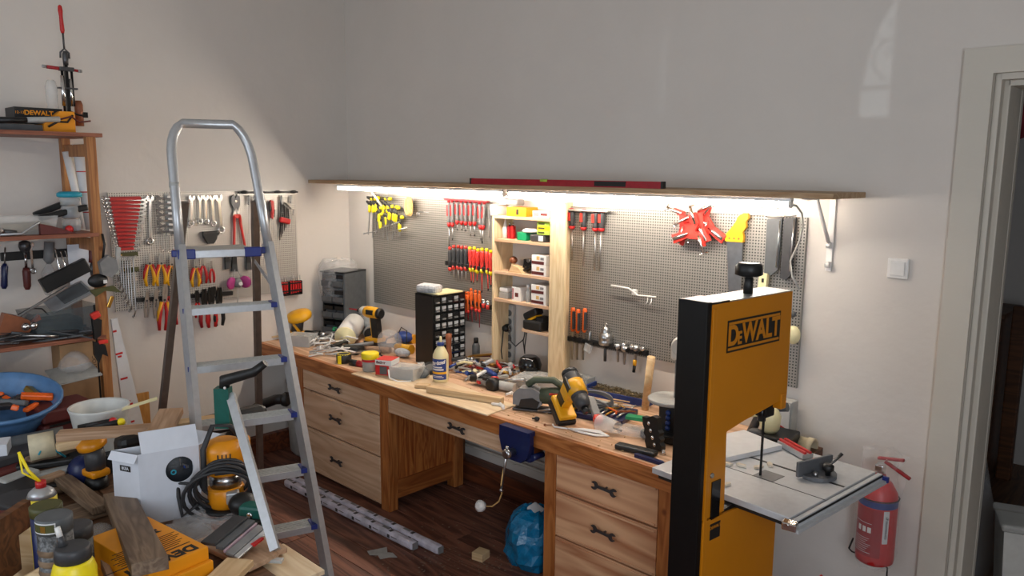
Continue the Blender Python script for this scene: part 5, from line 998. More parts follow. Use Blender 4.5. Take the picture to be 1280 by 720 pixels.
for i, (a, b) in enumerate((((0.030, -2.148, 1.640), (0.030, -2.125, 1.467)), ((0.030, -2.118, 1.619), (0.030, -2.085, 1.464)), ((0.030, -2.092, 1.622), (0.030, -2.057, 1.476)), ((0.030, -2.070, 1.616), (0.030, -2.043, 1.495)))):
    quick('steel_rod', 'leaning chrome extension bar on the strip, %s of four' % ORD[i], 'bar', (('rod', 'chrome', [(.007, 0), (.005, .01), (.005, .17), (.008, .175), (.008, .2)]),), a, b, .2, 'extension bars on the strip')
quick('rasp', 'brown handled tool hanging inside the end frame of the rack', 'tool', (('handle', 'maroon', [(.01, 0), (.02, .01), (.018, .08), (.02, .11)]), ('loop', 'dark_steel', [(.008, .11), (.016, .15), (.006, .2)])), (0.250, -2.010, 1.667), (0.250, -2.023, 1.480), .2)
mb = MB('card_white'); mb.box((0, 0, .12), (.16, .004, .26)); mb.obj('card_sheet', None, onrack((0.200, -2.038, 1.476), 1.42, .2), (0, 0, RL), 'pale panel hanging inside the end frame of the rack', 'panel')
# bottom visible shelf: heap of tools
t = thing('black_case', 'black flat case leaning at an angle over the heap on the lower shelf', 'case', onrack((0.280, -2.163, 1.463), 1.50, .28), (0, -.42, 0)); t.rotation_euler = (0, 0, 0); t.rotation_euler = (Matrix.Rotation(RL, 3, 'Z') @ Matrix.Rotation(-.42, 3, 'Y')).to_euler()
mb = MB('black'); mb.box((0, 0, 0), (.27, .05, .085), bev=.006); mb.obj('body', t)
t = thing('grey_tub', 'grey translucent tub with tools sticking out on the lower shelf', 'tub', onrack((0.400, -2.246, 1.201), S3, .33), (0, 0, RL + .1)); mb = MB('smoke'); mb.add([(-.13, -.1, 0), (.15, -.1, 0), (.15, .1, 0), (-.13, .1, 0), (-.16, -.12, .16), (.2, -.12, .17), (.2, .12, .17), (-.16, .12, .16)], [(3, 2, 1, 0), (0, 1, 5, 4), (1, 2, 6, 5), (2, 3, 7, 6), (3, 0, 4, 7)]); mb.obj('tub', t)
mb = MB('dark_stuff'); mb.box((0, 0, .06), (.25, .17, .1), bev=.03); m_ = mb.obj('small_parts', t); m_['kind'] = 'stuff'
t = thing('metal_tin', 'steel rectangular tray with a clear window tilted above the grey tub', 'tray', onrack((0.300, -2.163, 1.365), 1.375, .3)); t.rotation_euler = (Matrix.Rotation(RL, 3, 'Z') @ Matrix.Rotation(-.42, 3, 'Y') @ Matrix.Rotation(.5, 3, 'X')).to_euler()
mb = MB('alu'); mb.box((0, 0, 0), (.24, .14, .012), bev=.003); mb.obj('tray', t); mb = MB('grey_dark'); mb.box((.03, 0, .008), (.15, .10, .006)); mb.obj('window', t)
mb = MB('steel'); mb.box((0, 0, 0), (.3, .022, .012), bev=.002); mb.obj('steel_ruler', None, onrack((0.360, -2.313, 1.426), 1.37, .36), (Matrix.Rotation(RL, 3, 'Z') @ Matrix.Rotation(-.5, 3, 'Y')).to_euler(), 'steel bar sloping up from the heap on the lower shelf', 'bar')
t = thing('wooden_plane', 'old wooden and orange hand plane at the left of the lower shelf', 'plane', onrack((0.380, -2.457, 1.341), 1.26, .36), (0, 0, RL))
mb = MB('leather'); mb.prism([(-.09, -.03), (.06, -.05), (.09, .0), (.03, .04), (-.05, .07)], -.035, .035); mb.obj('body', t); mb = MB('orange'); mb.prism([(.07, -.03), (.13, .0), (.12, .04), (.08, .0)], -.02, .02); mb.obj('handle', t); mb = MB('black'); mb.tube([(.02, 0, .05), (.08, 0, .08), (.14, 0, .07), (.17, 0, .03)], .004, 6); mb.obj('wire', t)
for i in range(2): mb = MB('chrome'); mb.ball((0, 0, .02), .022, 10); mb.obj('steel_ball', None, onrack([(0.450, -2.428, 1.297), (0.450, -2.387, 1.283)][i], 1.235, .45), label='shiny steel ball on the heap of tools, %s one' % ['left', 'right'][i], cat='ball', group='steel balls on the heap')
random.seed(11)
ORD13 = ORD + ['thirteenth']
for i in range(26):
    y = -2.14 - (i % 13) * .034 - random.uniform(0, .02); x = .47 - .05 * (i % 4); z = S3 + .008 + .014 * (i // 7)
    L = random.uniform(.12, .26); a = random.uniform(-.5, .5); b_ = random.uniform(-.12, .3)
    mb = MB(random.choice(['dark_steel', 'grey_dark', 'steel', 'dark_steel', 'charcoal']))
    if i % 3 == 0: mb.cyl((-L / 2, 0, 0), (L / 2, 0, 0), .007, n=7); mb.ring((L / 2, 0, 0), .013, .005, 10, 5, 'z')
    elif i % 3 == 1: mb.prism([(-L / 2, -.012), (L / 2, -.007), (L / 2 + .02, -.016), (L / 2 + .02, .016), (L / 2, .007), (-L / 2, .012)], -.004, .004, 'xy')
    else: mb.tube([(-L / 2, 0, 0), (-L / 6, .015, 0), (L / 6, -.01, .006), (L / 2, .01, 0)], .008, 7)
    mb.obj('hand_tool', None, (x, y, z), (0, b_, RL + a), 'dark %s in the lower shelf heap, %s from its right end, %s layer' % (['ring-ended rod', 'flat spanner', 'bent bar'][i % 3], ORD13[i % 13], 'lower' if i < 13 else 'upper'), 'tool', 'tools heaped on the lower rack shelf')
# clamp on the end post etc.
t = thing('quick_clamp', 'black and red trigger clamp hanging on the lower shelf edge of the rack', 'clamp', (0.520, -2.095, 1.258), (0, 0, RL))
mb = MB('black_metal'); mb.box((.0, 0, -.22), (.008, .008, .62)); mb.obj('bar', t)
mb = MB('bright_red'); mb.box((.0, -.01, .03), (.05, .03, .04), (0, -.4, 0), bev=.008); mb.obj('red_pad', t); mb = MB('bright_red'); mb.box((.03, -.01, -.13), (.05, .026, .022), bev=.004); mb.obj('red_pad', t)
mb = MB('black'); mb.prism([(-.02, .02), (.03, .0), (.02, -.09), (-.015, -.11)], -.02, .01); mb.prism([(-.02, -.12), (.04, -.15), (.05, -.22), (.02, -.2), (.0, -.25), (-.02, -.2)], -.02, .01); mb.obj('head', t)
t = thing('sanding_block', 'grey hand tool hanging from a black loop on the rack post', 'tool', (0.500, -2.008, 1.689), (0, 0, RL))
mb = MB('black'); mb.tube([(-.01, 0, .06), (-.005, -.01, -.0), (-.02, -.012, -.08)], .007, 6); mb.obj('loop', t); mb = MB('grey'); mb.prism([(-.05, -.1), (.0, -.06), (.04, -.09), (.05, -.15), (.01, -.19), (-.04, -.17)], -.05, -.005); mb.obj('body', t); mb = MB('grey_light'); mb.box((.055, -.02, -.10), (.025, .025, .16), (0, .12, 0), bev=.004); mb.obj('handle', t)
t = thing('tape_and_knives', 'black tape tool with folded olive and brass pocket tools hanging on the rack post', 'tool', (0.500, -2.035, 1.483), (0, 0, RL))
mb = MB('black'); mb.ball((-.03, -.02, .0), .05, 12, (1.1, .5, .8)); mb.obj('body', t); mb = MB('white'); mb.box((.0, -.047, -.005), (.02, .004, .02)); mb.obj('dial', t)
mb = MB('olive'); mb.prism([(-.08, -.05), (.05, -.035), (.09, -.08), (.0, -.06), (-.05, -.09)], -.03, -.01); mb.obj('folded_tool', t); mb = MB('brass'); mb.box((.03, -.015, -.13), (.022, .012, .07), (0, .4, 0), bev=.004); mb.obj('padlock', t)
# measuring strip leaning beside the post
a, b = V(*(0.350, -1.943, 1.224)), V(*(0.350, -1.860, 0.522)); d = b - a
t = thing('marked_strip', 'tall white strip with red markings leaning beside the rack post', 'strip', tuple(a)); t.rotation_euler = (Matrix.Rotation(RL, 3, 'Z') @ Matrix.Rotation(math.atan2(-d.y, -d.z), 3, 'Y')).to_euler()
mb = MB('paper'); mb.prism([(-.015, .0), (.02, .0), (.05, -d.length), (-.06, -d.length)], -.02, .0); mb.obj('strip', t)
for i, z in enumerate((.08, .23, .25, .40, .56, .58, .70)): m2 = MB('red'); m2.box((-.01 - .0, -.021, -z * d.length / .75), (.022 + .02 * (i % 2), .001, .012)); m2.obj('red_mark', t)
t = thing('glass_shelf_piece', 'thin tray with a crumpled film bag on it, jutting from under the lower shelf', 'tray', (0.450, -2.207, 0.954), (0, 0, RL))
mb = MB('grey_light'); mb.box((.0, 0, .0), (.24, .2, .008), (.25, -.08, 0)); mb.obj('tray', t)
mb = MB('film'); random.seed(5)
mb.lathe([(.05, 0), (.09, .03), (.075, .07), (.05, .1), (.02, .12)], 11, (.01, 0, .005)); mb.obj('crumpled_bag', t)
mb = MB('card'); mb.box((0, 0, .25), (.24, .16, .5), bev=.003); cb = mb.obj('tall_carton', None, onrack((0.300, -2.131, 0.644), .61, .3), (0, 0, RL), 'tall brown carton standing under the lower shelf behind the white bucket', 'box')
text('lettering', 'TCTOC', .03, 'ink', cb, (.06, -.081, .36), (PI / 2, -PI / 2, 0), .0003)
t = thing('plywood_piece', 'upright orange-brown plywood piece leaning on the wall behind the plank', 'board', (0.150, -1.743, 0.495), (0, 0, RL)); mb = MB('veneer'); zq = t.location.z; mb.box((0, 0, (.18 - zq) / 2), (.11, .012, .18 + zq)); mb.obj('panel', t)
# ================================================================ low table in the left foreground with its heap
TB = .70
ft = thing('work_table', 'dark wooden low table in the left foreground, buried under boxes and planks', 'table', (2.0, -2.85, 0))
for i in range(6): mb = MB('table_dark'); mb.box((.05, -.48 + i * .185, TB - .015), (2.25, .18, .03), bev=.002); mb.obj('table_board', ft)
for x in (-1.0, 1.05):
    for y in (-.5, .46): mb = MB('dark_furniture'); mb.box((x, y, .335), (.07, .07, .67), bev=.004); mb.obj('leg', ft)
for y in (-.5, .46): mb = MB('dark_furniture'); mb.box((.02, y, .63), (1.98, .03, .08)); mb.obj('apron', ft)
TZ0 = TB + .001
def on(p, z=None, dz=0): return (p[0], p[1], (TZ0 if z is None else z) + dz)
# white cardboard box, a little out of square
c0, c1, c2 = V(*(2.179, -2.498, 1.000)), V(*(2.234, -2.275, 1.000)), V(*(2.051, -2.552, 1.000))
c3 = c1 + (c2 - c0); H = 1.0 - TZ0
t = thing('open_white_carton', 'white cardboard carton with open flaps and a round window onto a dark lamp', 'box', (c0.x, c0.y, TZ0))
def wallhole(mb, w, h, cx, cz, r, t_=.004, n=28):
    ring = [(cx + r * math.cos(2 * PI * k / n), cz + r * math.sin(2 * PI * k / n)) for k in range(n)]
    def edge(a):
        dx, dz = math.cos(a), math.sin(a); s = min(((w - cx) if dx > 0 else cx) / max(abs(dx), 1e-6), ((h - cz) if dz > 0 else cz) / max(abs(dz), 1e-6)); return (cx + dx * s, cz + dz * s)
    outer = [edge(2 * PI * k / n) for k in range(n)]
    for c in [(0, 0), (w, 0), (w, h), (0, h)]:
        a = math.atan2(c[1] - cz, c[0] - cx) % (2 * PI); outer[round(a / (2 * PI / n)) % n] = c
    vs = [(x, y_, z) for y_ in (0, t_) for L_ in (ring, outer) for x, z in L_]; fs = []
    for k in range(n):
        j = (k + 1) % n; fs += [(k, j, n + j, n + k), (2 * n + k, 3 * n + k, 3 * n + j, 2 * n + j), (k, 2 * n + k, 2 * n + j, j), (n + k, n + j, 3 * n + j, 3 * n + k)]
    return mb.add(vs, fs)
def panel(name, a, b, z0, z1, lean=(0, 0, 0)):
    a, b, ln_ = a - c0, b - c0, V(*lean); nn = V(a.y - b.y, b.x - a.x, 0).normalized() * .004
    a0, b0 = V(a.x, a.y, z0), V(b.x, b.y, z0); a1, b1 = V(a.x, a.y, z1) + ln_, V(b.x, b.y, z1) + ln_; mb = MB('card_white')
    mb.add([a0, b0, b1, a1, a0 + nn, b0 + nn, b1 + nn, a1 + nn], [(0, 1, 2, 3), (7, 6, 5, 4), (0, 4, 5, 1), (1, 5, 6, 2), (2, 6, 7, 3), (3, 7, 4, 0)]); return mb.obj(name, t)
W = (c1 - c0).length; aw = math.atan2(c1.y - c0.y, c1.x - c0.x)
mb = MB('card_white'); wallhole(mb, W, H, W * .66, H * .70, .054); mb.obj('front_panel', t, (0, 0, 0), (0, 0, aw))
sp_ = panel('side_panel', c2, c0, 0, H); panel('side_panel', c1, c3, 0, H); panel('back_panel', c3, c2, 0, H)
panel('flap', c0 + (c1 - c0) * .06, c1, H, H + .075, (-.05, .01, 0)); panel('flap', c1, c3, H, H + .03, (.02, .09, 0)); panel('flap', c2, c0, H, H - .03, (.01, -.02, 0))
m_ = (c2 - c0) * .5; g_ = math.atan2(c0.y - c2.y, c0.x - c2.x)
mb = MB('ink'); mb.box((0, -.0012, 0), (.055, .001, .024)); lg = mb.obj('printed_logo', t, (m_.x, m_.y, H * .78), (0, 0, g_))
text('lettering', 'IKEA', .018, 'card_white', lg, (0, -.0022, 0), (PI / 2, 0, 0), .0003, 0, .0004)
mb = MB('dark_stuff'); mb.ball((W * .66, .06, H * .68), .075, 14, (1.1, .6, 1)); mb.obj('dark_lamp', t, (0, 0, 0), (0, 0, aw))
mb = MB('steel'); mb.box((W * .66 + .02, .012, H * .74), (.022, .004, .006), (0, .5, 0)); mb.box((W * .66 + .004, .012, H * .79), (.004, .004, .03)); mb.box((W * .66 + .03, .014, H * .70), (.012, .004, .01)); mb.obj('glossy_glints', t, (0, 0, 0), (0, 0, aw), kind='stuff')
for dx in (-.022, .025): m2 = MB('blue' if dx > 0 else 'cyan'); m2.ring((W * .66 + dx, .016, H * .68 + .35 * dx), .009 if dx < 0 else .006, .003, 12, 5); m2.obj('blue_ring', t, (0, 0, 0), (0, 0, aw))
# router
p = (2.304, -2.203, 0.700)
rt = thing('plunge_router', 'yellow router with a black ball knob and coiled cord, on the heap by the ladder', 'router', on(p, None, .03), (0, 0, 1.12))
mb = MB('black'); mb.lathe([(.075, 0), (.078, .008), (.05, .012)], 20); mb.obj('base', rt)
mb = MB('saw_yellow'); mb.lathe([(.05, .01), (.056, .02), (.056, .09), (.05, .10)], 18); mb.obj('lower_body', rt)
mb = MB('steel'); mb.lathe([(.048, .10), (.048, .16)], 18); mb.obj('steel_collar', rt)
mb = MB('saw_yellow'); mb.lathe([(.05, .155), (.062, .165), (.064, .26), (.058, .285), (.035, .30), (.03, .302)], 18); mb.obj('motor_housing', rt)
mb = MB('saw_yellow'); mb.box((.05, .0, .27), (.06, .05, .06), bev=.01); mb.obj('switch_box', rt)
mb = MB('black'); mb.box((.0, -.062, .19), (.06, .01, .03), bev=.002); mb.obj('name_plate', rt)
for k in range(4): mb = MB('black'); mb.box((-.018 + k * .012, -.0605, .245), (.004, .006, .03)); mb.obj('vent_slot', rt)
mb = MB('alu'); mb.box((.02, -.055, .07), (.04, .04, .05), bev=.006); mb.obj('handle_mount', rt)
mb = MB('black'); mb.ball((.05, -.10, .06), .045, 14); mb.obj('ball_knob', rt)
mb = MB('rubber')
for k in range(6):
    pts = []
    for j in range(22):
        g = 2 * PI * j / 22; rr = .080 + .005 * k
        pts.append((rr * math.cos(g) * (1 if k % 2 else .9) - .004 * k, -.03 - .03 * math.sin(g) - .012 * (k % 3), .14 + .10 * math.sin(g) * (1 + .04 * k) - .012 * k))
    mb.tube(pts, .0065, 7, closed=True)
mb.tube([(.05, 0, .30), (.02, -.01, .36), (-.03, -.02, .37), (-.06, -.04, .28), (-.06, -.07, .12)], .009, 8)
mb.tube([(-.08, -.04, .05), (-.13, -.03, -.0), (-.14, -.0, .07), (-.14, .02, .12), (-.08, -.05, .14)], .0065, 7)
mb.obj('coiled_cord', rt)
rt.scale = (1.3, 1.3, .98)
# bags of sandpaper under the router
mb = MB('film'); random.seed(3); vs = []; fs = []; n = 14
q0 = V(*(2.434, -2.338, 0.720))
for i in range(n):
    for j in range(n): vs.append((-.17 + .34 * i / (n - 1), -.12 + .24 * j / (n - 1), random.uniform(0, .022) + .02 * math.sin(i * .9) * math.sin(j * .7) + .02))
for i in range(n - 1):
    for j in range(n - 1): a = i * n + j; fs.append((a, a + n, a + n + 1, a + 1))
mb.add(vs, fs); mb.add([(x, y, z - .012) for x, y, z in vs], fs); mb.obj('plastic_sheet', None, (q0.x, q0.y, TZ0), (0, 0, .5), 'crumpled clear plastic sheet spread under the router', 'sheet')
a, b = V(*(2.684, -2.451, 0.780)), V(*(2.592, -2.289, 0.780)); d = b - a; ang2 = math.atan2(d.y, d.x)
for i, (m, w, o_) in enumerate((('charcoal', .06, 0), ('grey_dark', .03, .045), ('dusty_pink', .008, .065), ('grey', .03, .085), ('alu', .02, .11))):
    mb = MB(m); mb.box((d.length / 2, -o_, .004 - .01 * i), (d.length * 1.1, w, .012), (.1 * i, 0, 0), bev=.002)
    mb.obj('packet', None, (a.x, a.y, .79), (0, -.05, ang2), 'flat %s packet in the fanned stack below the router' % ['black', 'dark grey', 'pink-edged', 'grey', 'shiny'][i], 'packet', 'fanned packets below the router')
mb = MB('red'); mb.box((d.length * .6, -.12, -.03), (.06, .02, .008)); mb.obj('red_tag', None, (a.x, a.y, .79), (0, 0, ang2), 'small red tag peeping out of the fanned packets', 'tag')
mb = MB('black_gloss'); mb.box((0, 0, .012), (.22, .085, .024), bev=.01); mb.obj('black_tray', None, on((2.616, -2.297, 0.710)), (0, 0, ang2 + .1), 'glossy black shallow tray on the boards below the router', 'tray')
# orange cartons
P1, P2, P3 = V(*(2.408, -2.464, 0.840)), V(*(2.797, -2.505, 0.840)), V(*(2.818, -2.662, 0.840))
ex = P3 - P2; W = ex.length * 1.35; ey = P1 - P2; Dp = ey.length; ang3 = math.atan2(ex.y, ex.x)
t = thing('orange_carton', 'orange yellow power tool carton with black print lying upside down in front', 'box', (P2.x, P2.y, TZ0), (0, 0, ang3))
cr = ex.normalized(); up_ = V(0, 0, 1); sgn = 1 if cr.cross(ey.normalized()).z > 0 else -1
mb = MB('box_orange'); mb.box((W / 2, sgn * Dp / 2, .0695), (W, Dp, .139), bev=.003); mb.obj('carton', t)
mb = MB('box_orange'); mb.box((W / 2, -sgn * .012, .05), (W * 1.02, .022, .09), bev=.004); mb.obj('tuck_flap', t)
def face_t(o_): o_.location.z = .1397
rz = PI if sgn > 0 else 0
lt = text('lettering', 'DEWALT', .062, 'ink', t, (.15, sgn * .04, .1395), (0, 0, 0), .0004, 0, .003)
LT = lt
for z in (.082,): mb = MB('ink'); mb.box((.17, sgn * z, .1397), (.30, .005, .0008)); mb.obj('printed_line', t)
for k in range(8):
    mb = MB('ink'); mb.box((.15 - .004 * k, sgn * (.10 + k * .0135), .1397), (.20 + .02 * (k % 3), .0035, .0008)); mb.obj('printed_line', t)
mb = MB('ink'); mb.prism([(.035, sgn * .235), (.075, sgn * .235), (.075, sgn * .245), (.06, sgn * .245), (.06, sgn * .262), (.08, sgn * .262), (.08, sgn * .268), (.04, sgn * .268), (.04, sgn * .255), (.05, sgn * .255)], .1393, .1401, 'xy'); mb.obj('printed_symbol', t)
t = thing('open_orange_case', 'open shallow orange tray with curved lines printed inside, partly under the brown plank', 'case', on((2.501, -2.692, 0.780)), (0, 0, ang3))
mb = MB('box_orange'); mb.box((0, 0, .02), (.34, .22, .04)); mb.obj('tray', t)
for r_ in (.05, .065): mb = MB('ink'); mb.tube([(-.02 + r_ * math.cos(g), r_ * math.sin(g), .041) for g in [PI * .5 + k * PI / 10 for k in range(11)]], .002, 5); mb.obj('printed_arc', t)
# the brown plank lying over the case
def plank(label, a, b, w, th, mat, name='plank', group=None):
    a, b = V(*a), V(*b); d = b - a; L = d.length; t = MB(mat); t.box((L / 2, 0, -th / 2), (L, w, th), bev=.002)
    q = (Matrix.Rotation(math.atan2(d.y, d.x), 3, 'Z') @ Matrix.Rotation(-math.asin(d.z / L), 3, 'Y')).to_euler()
    return t.obj(name, None, a, q, label, 'plank', group)
plank('thick brown plank lying across the orange cartons towards the camera', (1.993, -2.520, 0.800), (2.869, -2.726, 0.900), .108, .045, 'plank_brown')
plank('brown grooved plank behind the yellow spray can', (1.532, -2.601, 0.760), (1.999, -2.587, 0.760), .07, .03, 'plank_brown')
plank('long pale plank lying across the far edge of the heap, behind the white carton', (1.658, -2.633, 1.000), (1.857, -2.295, 1.000), .07, .035, 'plank_tan')
plank('pale plank end resting level with the ladder, right of the short tan board', (1.868, -2.236, 1.000), (1.941, -2.014, 1.000), .075, .035, 'plank_light')
plank('short tan board lying on top of the pale plank', (1.849, -2.225, 1.060), (2.117, -2.403, 1.040), .10, .03, 'plank_tan')
plank('tan board in the heap pointing towards the ladder foot', (2.493, -2.365, 0.730), (2.824, -2.317, 0.730), .13, .02, 'plank_tan')
plank('pale block of wood at the bottom edge, left of the tan board', (2.825, -2.407, 0.770), (2.939, -2.570, 0.770), .10, .025, 'plank_light')
plank('rounded pale board sticking out towards the floor', (2.687, -2.261, 0.690), (2.974, -2.262, 0.690), .20, .018, 'ply_x')
plank('small board under the foot of the green cutter bar', (2.616, -2.251, 0.720), (2.781, -2.249, 0.720), .10, .02, 'plank_tan')
mb = MB('grey_light'); mb.box((0, 0, .006), (.14, .028, .012), bev=.003); hb = mb.obj('hinge_plate', None, on((2.790, -2.299, 0.720), .705), (0, 0, math.radians(40)), 'steel hinge plate lying beside the board under the cutter bar', 'hinge')
# green cutter with a long bar
cut_lo, cut_hi = V(*(2.787, -2.252, 0.730)), V(*(2.284, -2.155, 1.200))
t = thing('lever_cutter', 'green and black lever cutter with a long aluminium bar standing on the heap', 'cutter', tuple(cut_lo))
dd = cut_hi - cut_lo
mb = MB('alu'); beam(mb, (0, 0, 0), dd, .034, .022, (1, .6, 0)); mb.obj('bar', t)
u1 = V(CR.x, CR.y, 0).normalized()   # sideways, parallel to the picture wall direction
mb = MB('tool_green'); beam(mb, dd + u1 * -.03 + V(0, 0, -.14), dd + u1 * -.03 + V(0, 0, .03), .06, .05, tuple(u1)); mb.obj('head', t)
mb = MB('black'); mb.tube([dd + u1 * -.025 + V(0, 0, .02), dd + u1 * -.02 + V(0, 0, .06), dd + u1 * .03 + V(0, 0, .075), dd + u1 * .10 + V(0, 0, .095), dd + u1 * .15 + V(0, 0, .135)], [.02, .027, .022, .02, .016], 10); mb.obj('handle', t)
mb = MB('white'); mb.ball(dd + u1 * -.012 + V(.02, -.02, .035), .006, 6); mb.obj('pin', t)
t = thing('green_drill', 'small dark green power tool lying behind the cutter bar', 'tool', on((2.532, -2.200, 0.740), .72), (0, 0, .6))
mb = MB('tool_green'); mb.box((0, 0, .05), (.10, .07, .09), bev=.012); mb.obj('body', t); mb = MB('black'); mb.box((.02, -.05, .02), (.05, .05, .06), bev=.008); mb.obj('clamp', t); mb = MB('chrome'); mb.ball((-.0, -.036, .06), .014, 8, (1, .4, 1)); mb.obj('dial', t)
# cans and bottles at the very front
def can(label, p, r, h, body, lid, lidh=.03, name='spray_can', extra=None, dome=False):
    t = thing(name, label, 'can' if name != 'glue_bottle' else 'bottle', on(p))
    mb = MB(body); mb.lathe([(r * .95, 0), (r, .006), (r, h)], 20); mb.obj('body', t)
    mb = MB(lid)
    if dome: mb.lathe([(r, h), (r * .85, h + .018), (r * .45, h + .035)], 20)
    else: mb.lathe([(r * 1.04, h), (r * 1.04, h + lidh), (r * .96, h + lidh + .003)], 20)
    mb.obj('lid', t); return t
t = can('yellow spray can with a grey shoulder, red collar and yellow straw', (2.114, -2.824, 0.700), .05, .21, 'bright_yellow', 'alu', dome=True)
mb = MB('red'); mb.lathe([(.018, .245), (.018, .268)], 14); mb.obj('red_collar', t); mb = MB('bright_yellow'); mb.tube([(0, 0, .262), (-.03, -.03, .31), (-.05, -.05, .38)], .006, 6); mb.tube([(-.01, 0, .262), (-.045, -.045, .30), (-.05, -.05, .38)], .004, 6); mb.obj('straw', t)
t = can('tall can with an olive metal lid behind the grey-lidded tube', (2.456, -2.898, 0.700), .048, .275, 'navy', 'olive')
mb = MB('bright_yellow'); mb.box((-.03, -.036, .12), (.012, .012, .22)); mb.obj('yellow_edge', t)
t = can('tall wrapped tube with a grey lid bearing a small picture label', (2.673, -2.932, 0.700), .05, .305, 'mixed_grey', 'grey_dark', .045, 'tube_can')
g0 = -.95
mb = MB('paper'); curved(mb, .0525, g0 - .75, g0 + .75, .312, .346); m_ = mb.obj('label_band', t); mb = MB('olive'); curved(mb, .0530, g0 - .68, g0 + .68, .316, .342); mb.obj('picture', m_); mb = MB('brass'); curved(mb, .0535, g0 - .1, g0 + .2, .318, .338); mb.obj('figure', m_)
for k in range(7): mb = MB('plank_brown'); mb.lathe([(.0505, .03 + k * .034), (.0525, .04 + k * .034), (.0505, .05 + k * .034)], 18, cap=False); mb.obj('wrap_band', t)
can('black plastic jar with a dusty grey lid between the tube and the yellow bottle', (2.561, -2.844, 0.700), .05, .21, 'black', 'charcoal', .04, 'plastic_jar')
t = thing('glue_bottle', 'yellow bottle with a dark dusty cap and white-tipped nozzle, nearest to the camera', 'bottle', on((2.827, -2.929, 0.700)))
KB = .085
mb = MB('bright_yellow'); mb.lathe([(.055, 0), (.062, .01), (.062, .14 + KB), (.055, .165 + KB), (.046, .18 + KB)], 22); mb.obj('body', t)
mb = MB('yellow'); mb.box((.02, -.06, .12), (.07, .012, .06), (0, 0, .3), bev=.004); mb.obj('label_panel', t)
mb = MB('charcoal'); mb.lathe([(.05, .178 + KB), (.05, .212 + KB), (.045, .22 + KB)], 20); mb.obj('cap', t)
mb = MB('charcoal'); mb.lathe([(.014, 0), (.008, .035)], 10, (-.02, -.02, .218 + KB), (.1, -.3, 0)); mb.m('white').lathe([(.009, .03), (.008, .06)], 10, (-.02, -.02, .218 + KB), (.1, -.3, 0)); mb.obj('nozzle', t)
# small branded carton with a laser tool on it, far left
c0 = V(*(2.184, -2.949, 0.850))
t = thing('orange_carton', 'small black and yellow tool carton at the left edge, opened on top', 'box', (c0.x - .02, c0.y, TZ0), (0, 0, .95))
mb = MB('box_orange'); mb.box((0, 0, .06), (.20, .16, .12), bev=.002); mb.obj('carton', t)
mb = MB('ink'); mb.box((0, 0, .132), (.201, .161, .024)); mb.obj('black_band', t)
text('lettering', 'DEWALT', .026, 'box_orange', t, (.02, -.0812, .132), (PI / 2, 0, 0), .0004, 0, .0008)
text('lettering', 'DEWALT', .026, 'box_orange', t, (.1012, .0, .132), (PI / 2, 0, PI / 2), .0004, 0, .0008)
t = thing('laser_module', 'dark red device with a glowing pink light on the small carton', 'device', (c0.x - .02, c0.y, TZ0 + .147), (0, 0, .95))
mb = MB('maroon'); mb.box((.01, 0, .025), (.13, .09, .05), bev=.014); mb.obj('body', t); mb = MB('led_pink'); mb.ball((.05, -.035, .055), .007, 8); mb.obj('light', t); mb = MB('olive'); mb.ball((-.07, 0, .03), .032, 8); mb.obj('knob', t)
for i, (p0, w, h, a) in enumerate((((2.303, -2.929, 0.750), .14, .22, .55), ((2.551, -2.954, 0.750), .14, .18, .75))):
    mb = MB('plank_light'); mb.prism([(-w / 2, 0), (w / 2, 0), (w / 2, h), (-w / 2, h * .55)], -.012, .012); mb.obj('wood_offcut', None, on(p0), (0, 0, a), 'upright pale board with a slanted end at the front left, %s one' % ['rear', 'front'][i], 'offcut', 'slanted upright boards')
mb = MB('dark_furniture'); mb.box((0, 0, .06), (.03, .26, .22), (.1, 0, 0)); mb.obj('dark_board', None, on((2.315, -3.002, 0.750), .78), (0, 0, .6), 'dark reddish board at the bottom left corner of the photo', 'board')
mb = MB('film'); mb.ball((0, 0, .03), .06, 10, (1, .8, .5)); mb.obj('plastic_pouch', None, on((2.178, -2.652, 0.720)), label='small milky plastic pouch behind the black jar', cat='pouch')
plank('thin tan strip standing between the yellow bottle and the orange tray', (2.321, -2.717, 0.780), (2.742, -2.790, 0.780), .02, .06, 'plank_tan')
# yellow sander
t = thing('orbital_sander', 'yellow and black sander lying left of the white carton', 'sander', on((1.627, -2.485, 0.720)), (0, 0, .2))
mb = MB('black'); mb.lathe([(.05, 0), (.052, .02), (.042, .05)], 14); mb.obj('base', t); mb = MB('saw_yellow'); mb.box((0, 0, .07), (.10, .085, .035), bev=.012); mb.obj('body', t); mb = MB('charcoal'); mb.lathe([(.042, .085), (.045, .14), (.038, .18)], 14); mb.obj('motor', t); mb = MB('saw_yellow'); mb.lathe([(.04, 0), (.062, .01), (.062, .035), (.03, .055)], 16, (-.01, -.0, .18), (.25, 0, 0)); mb.obj('cap', t)
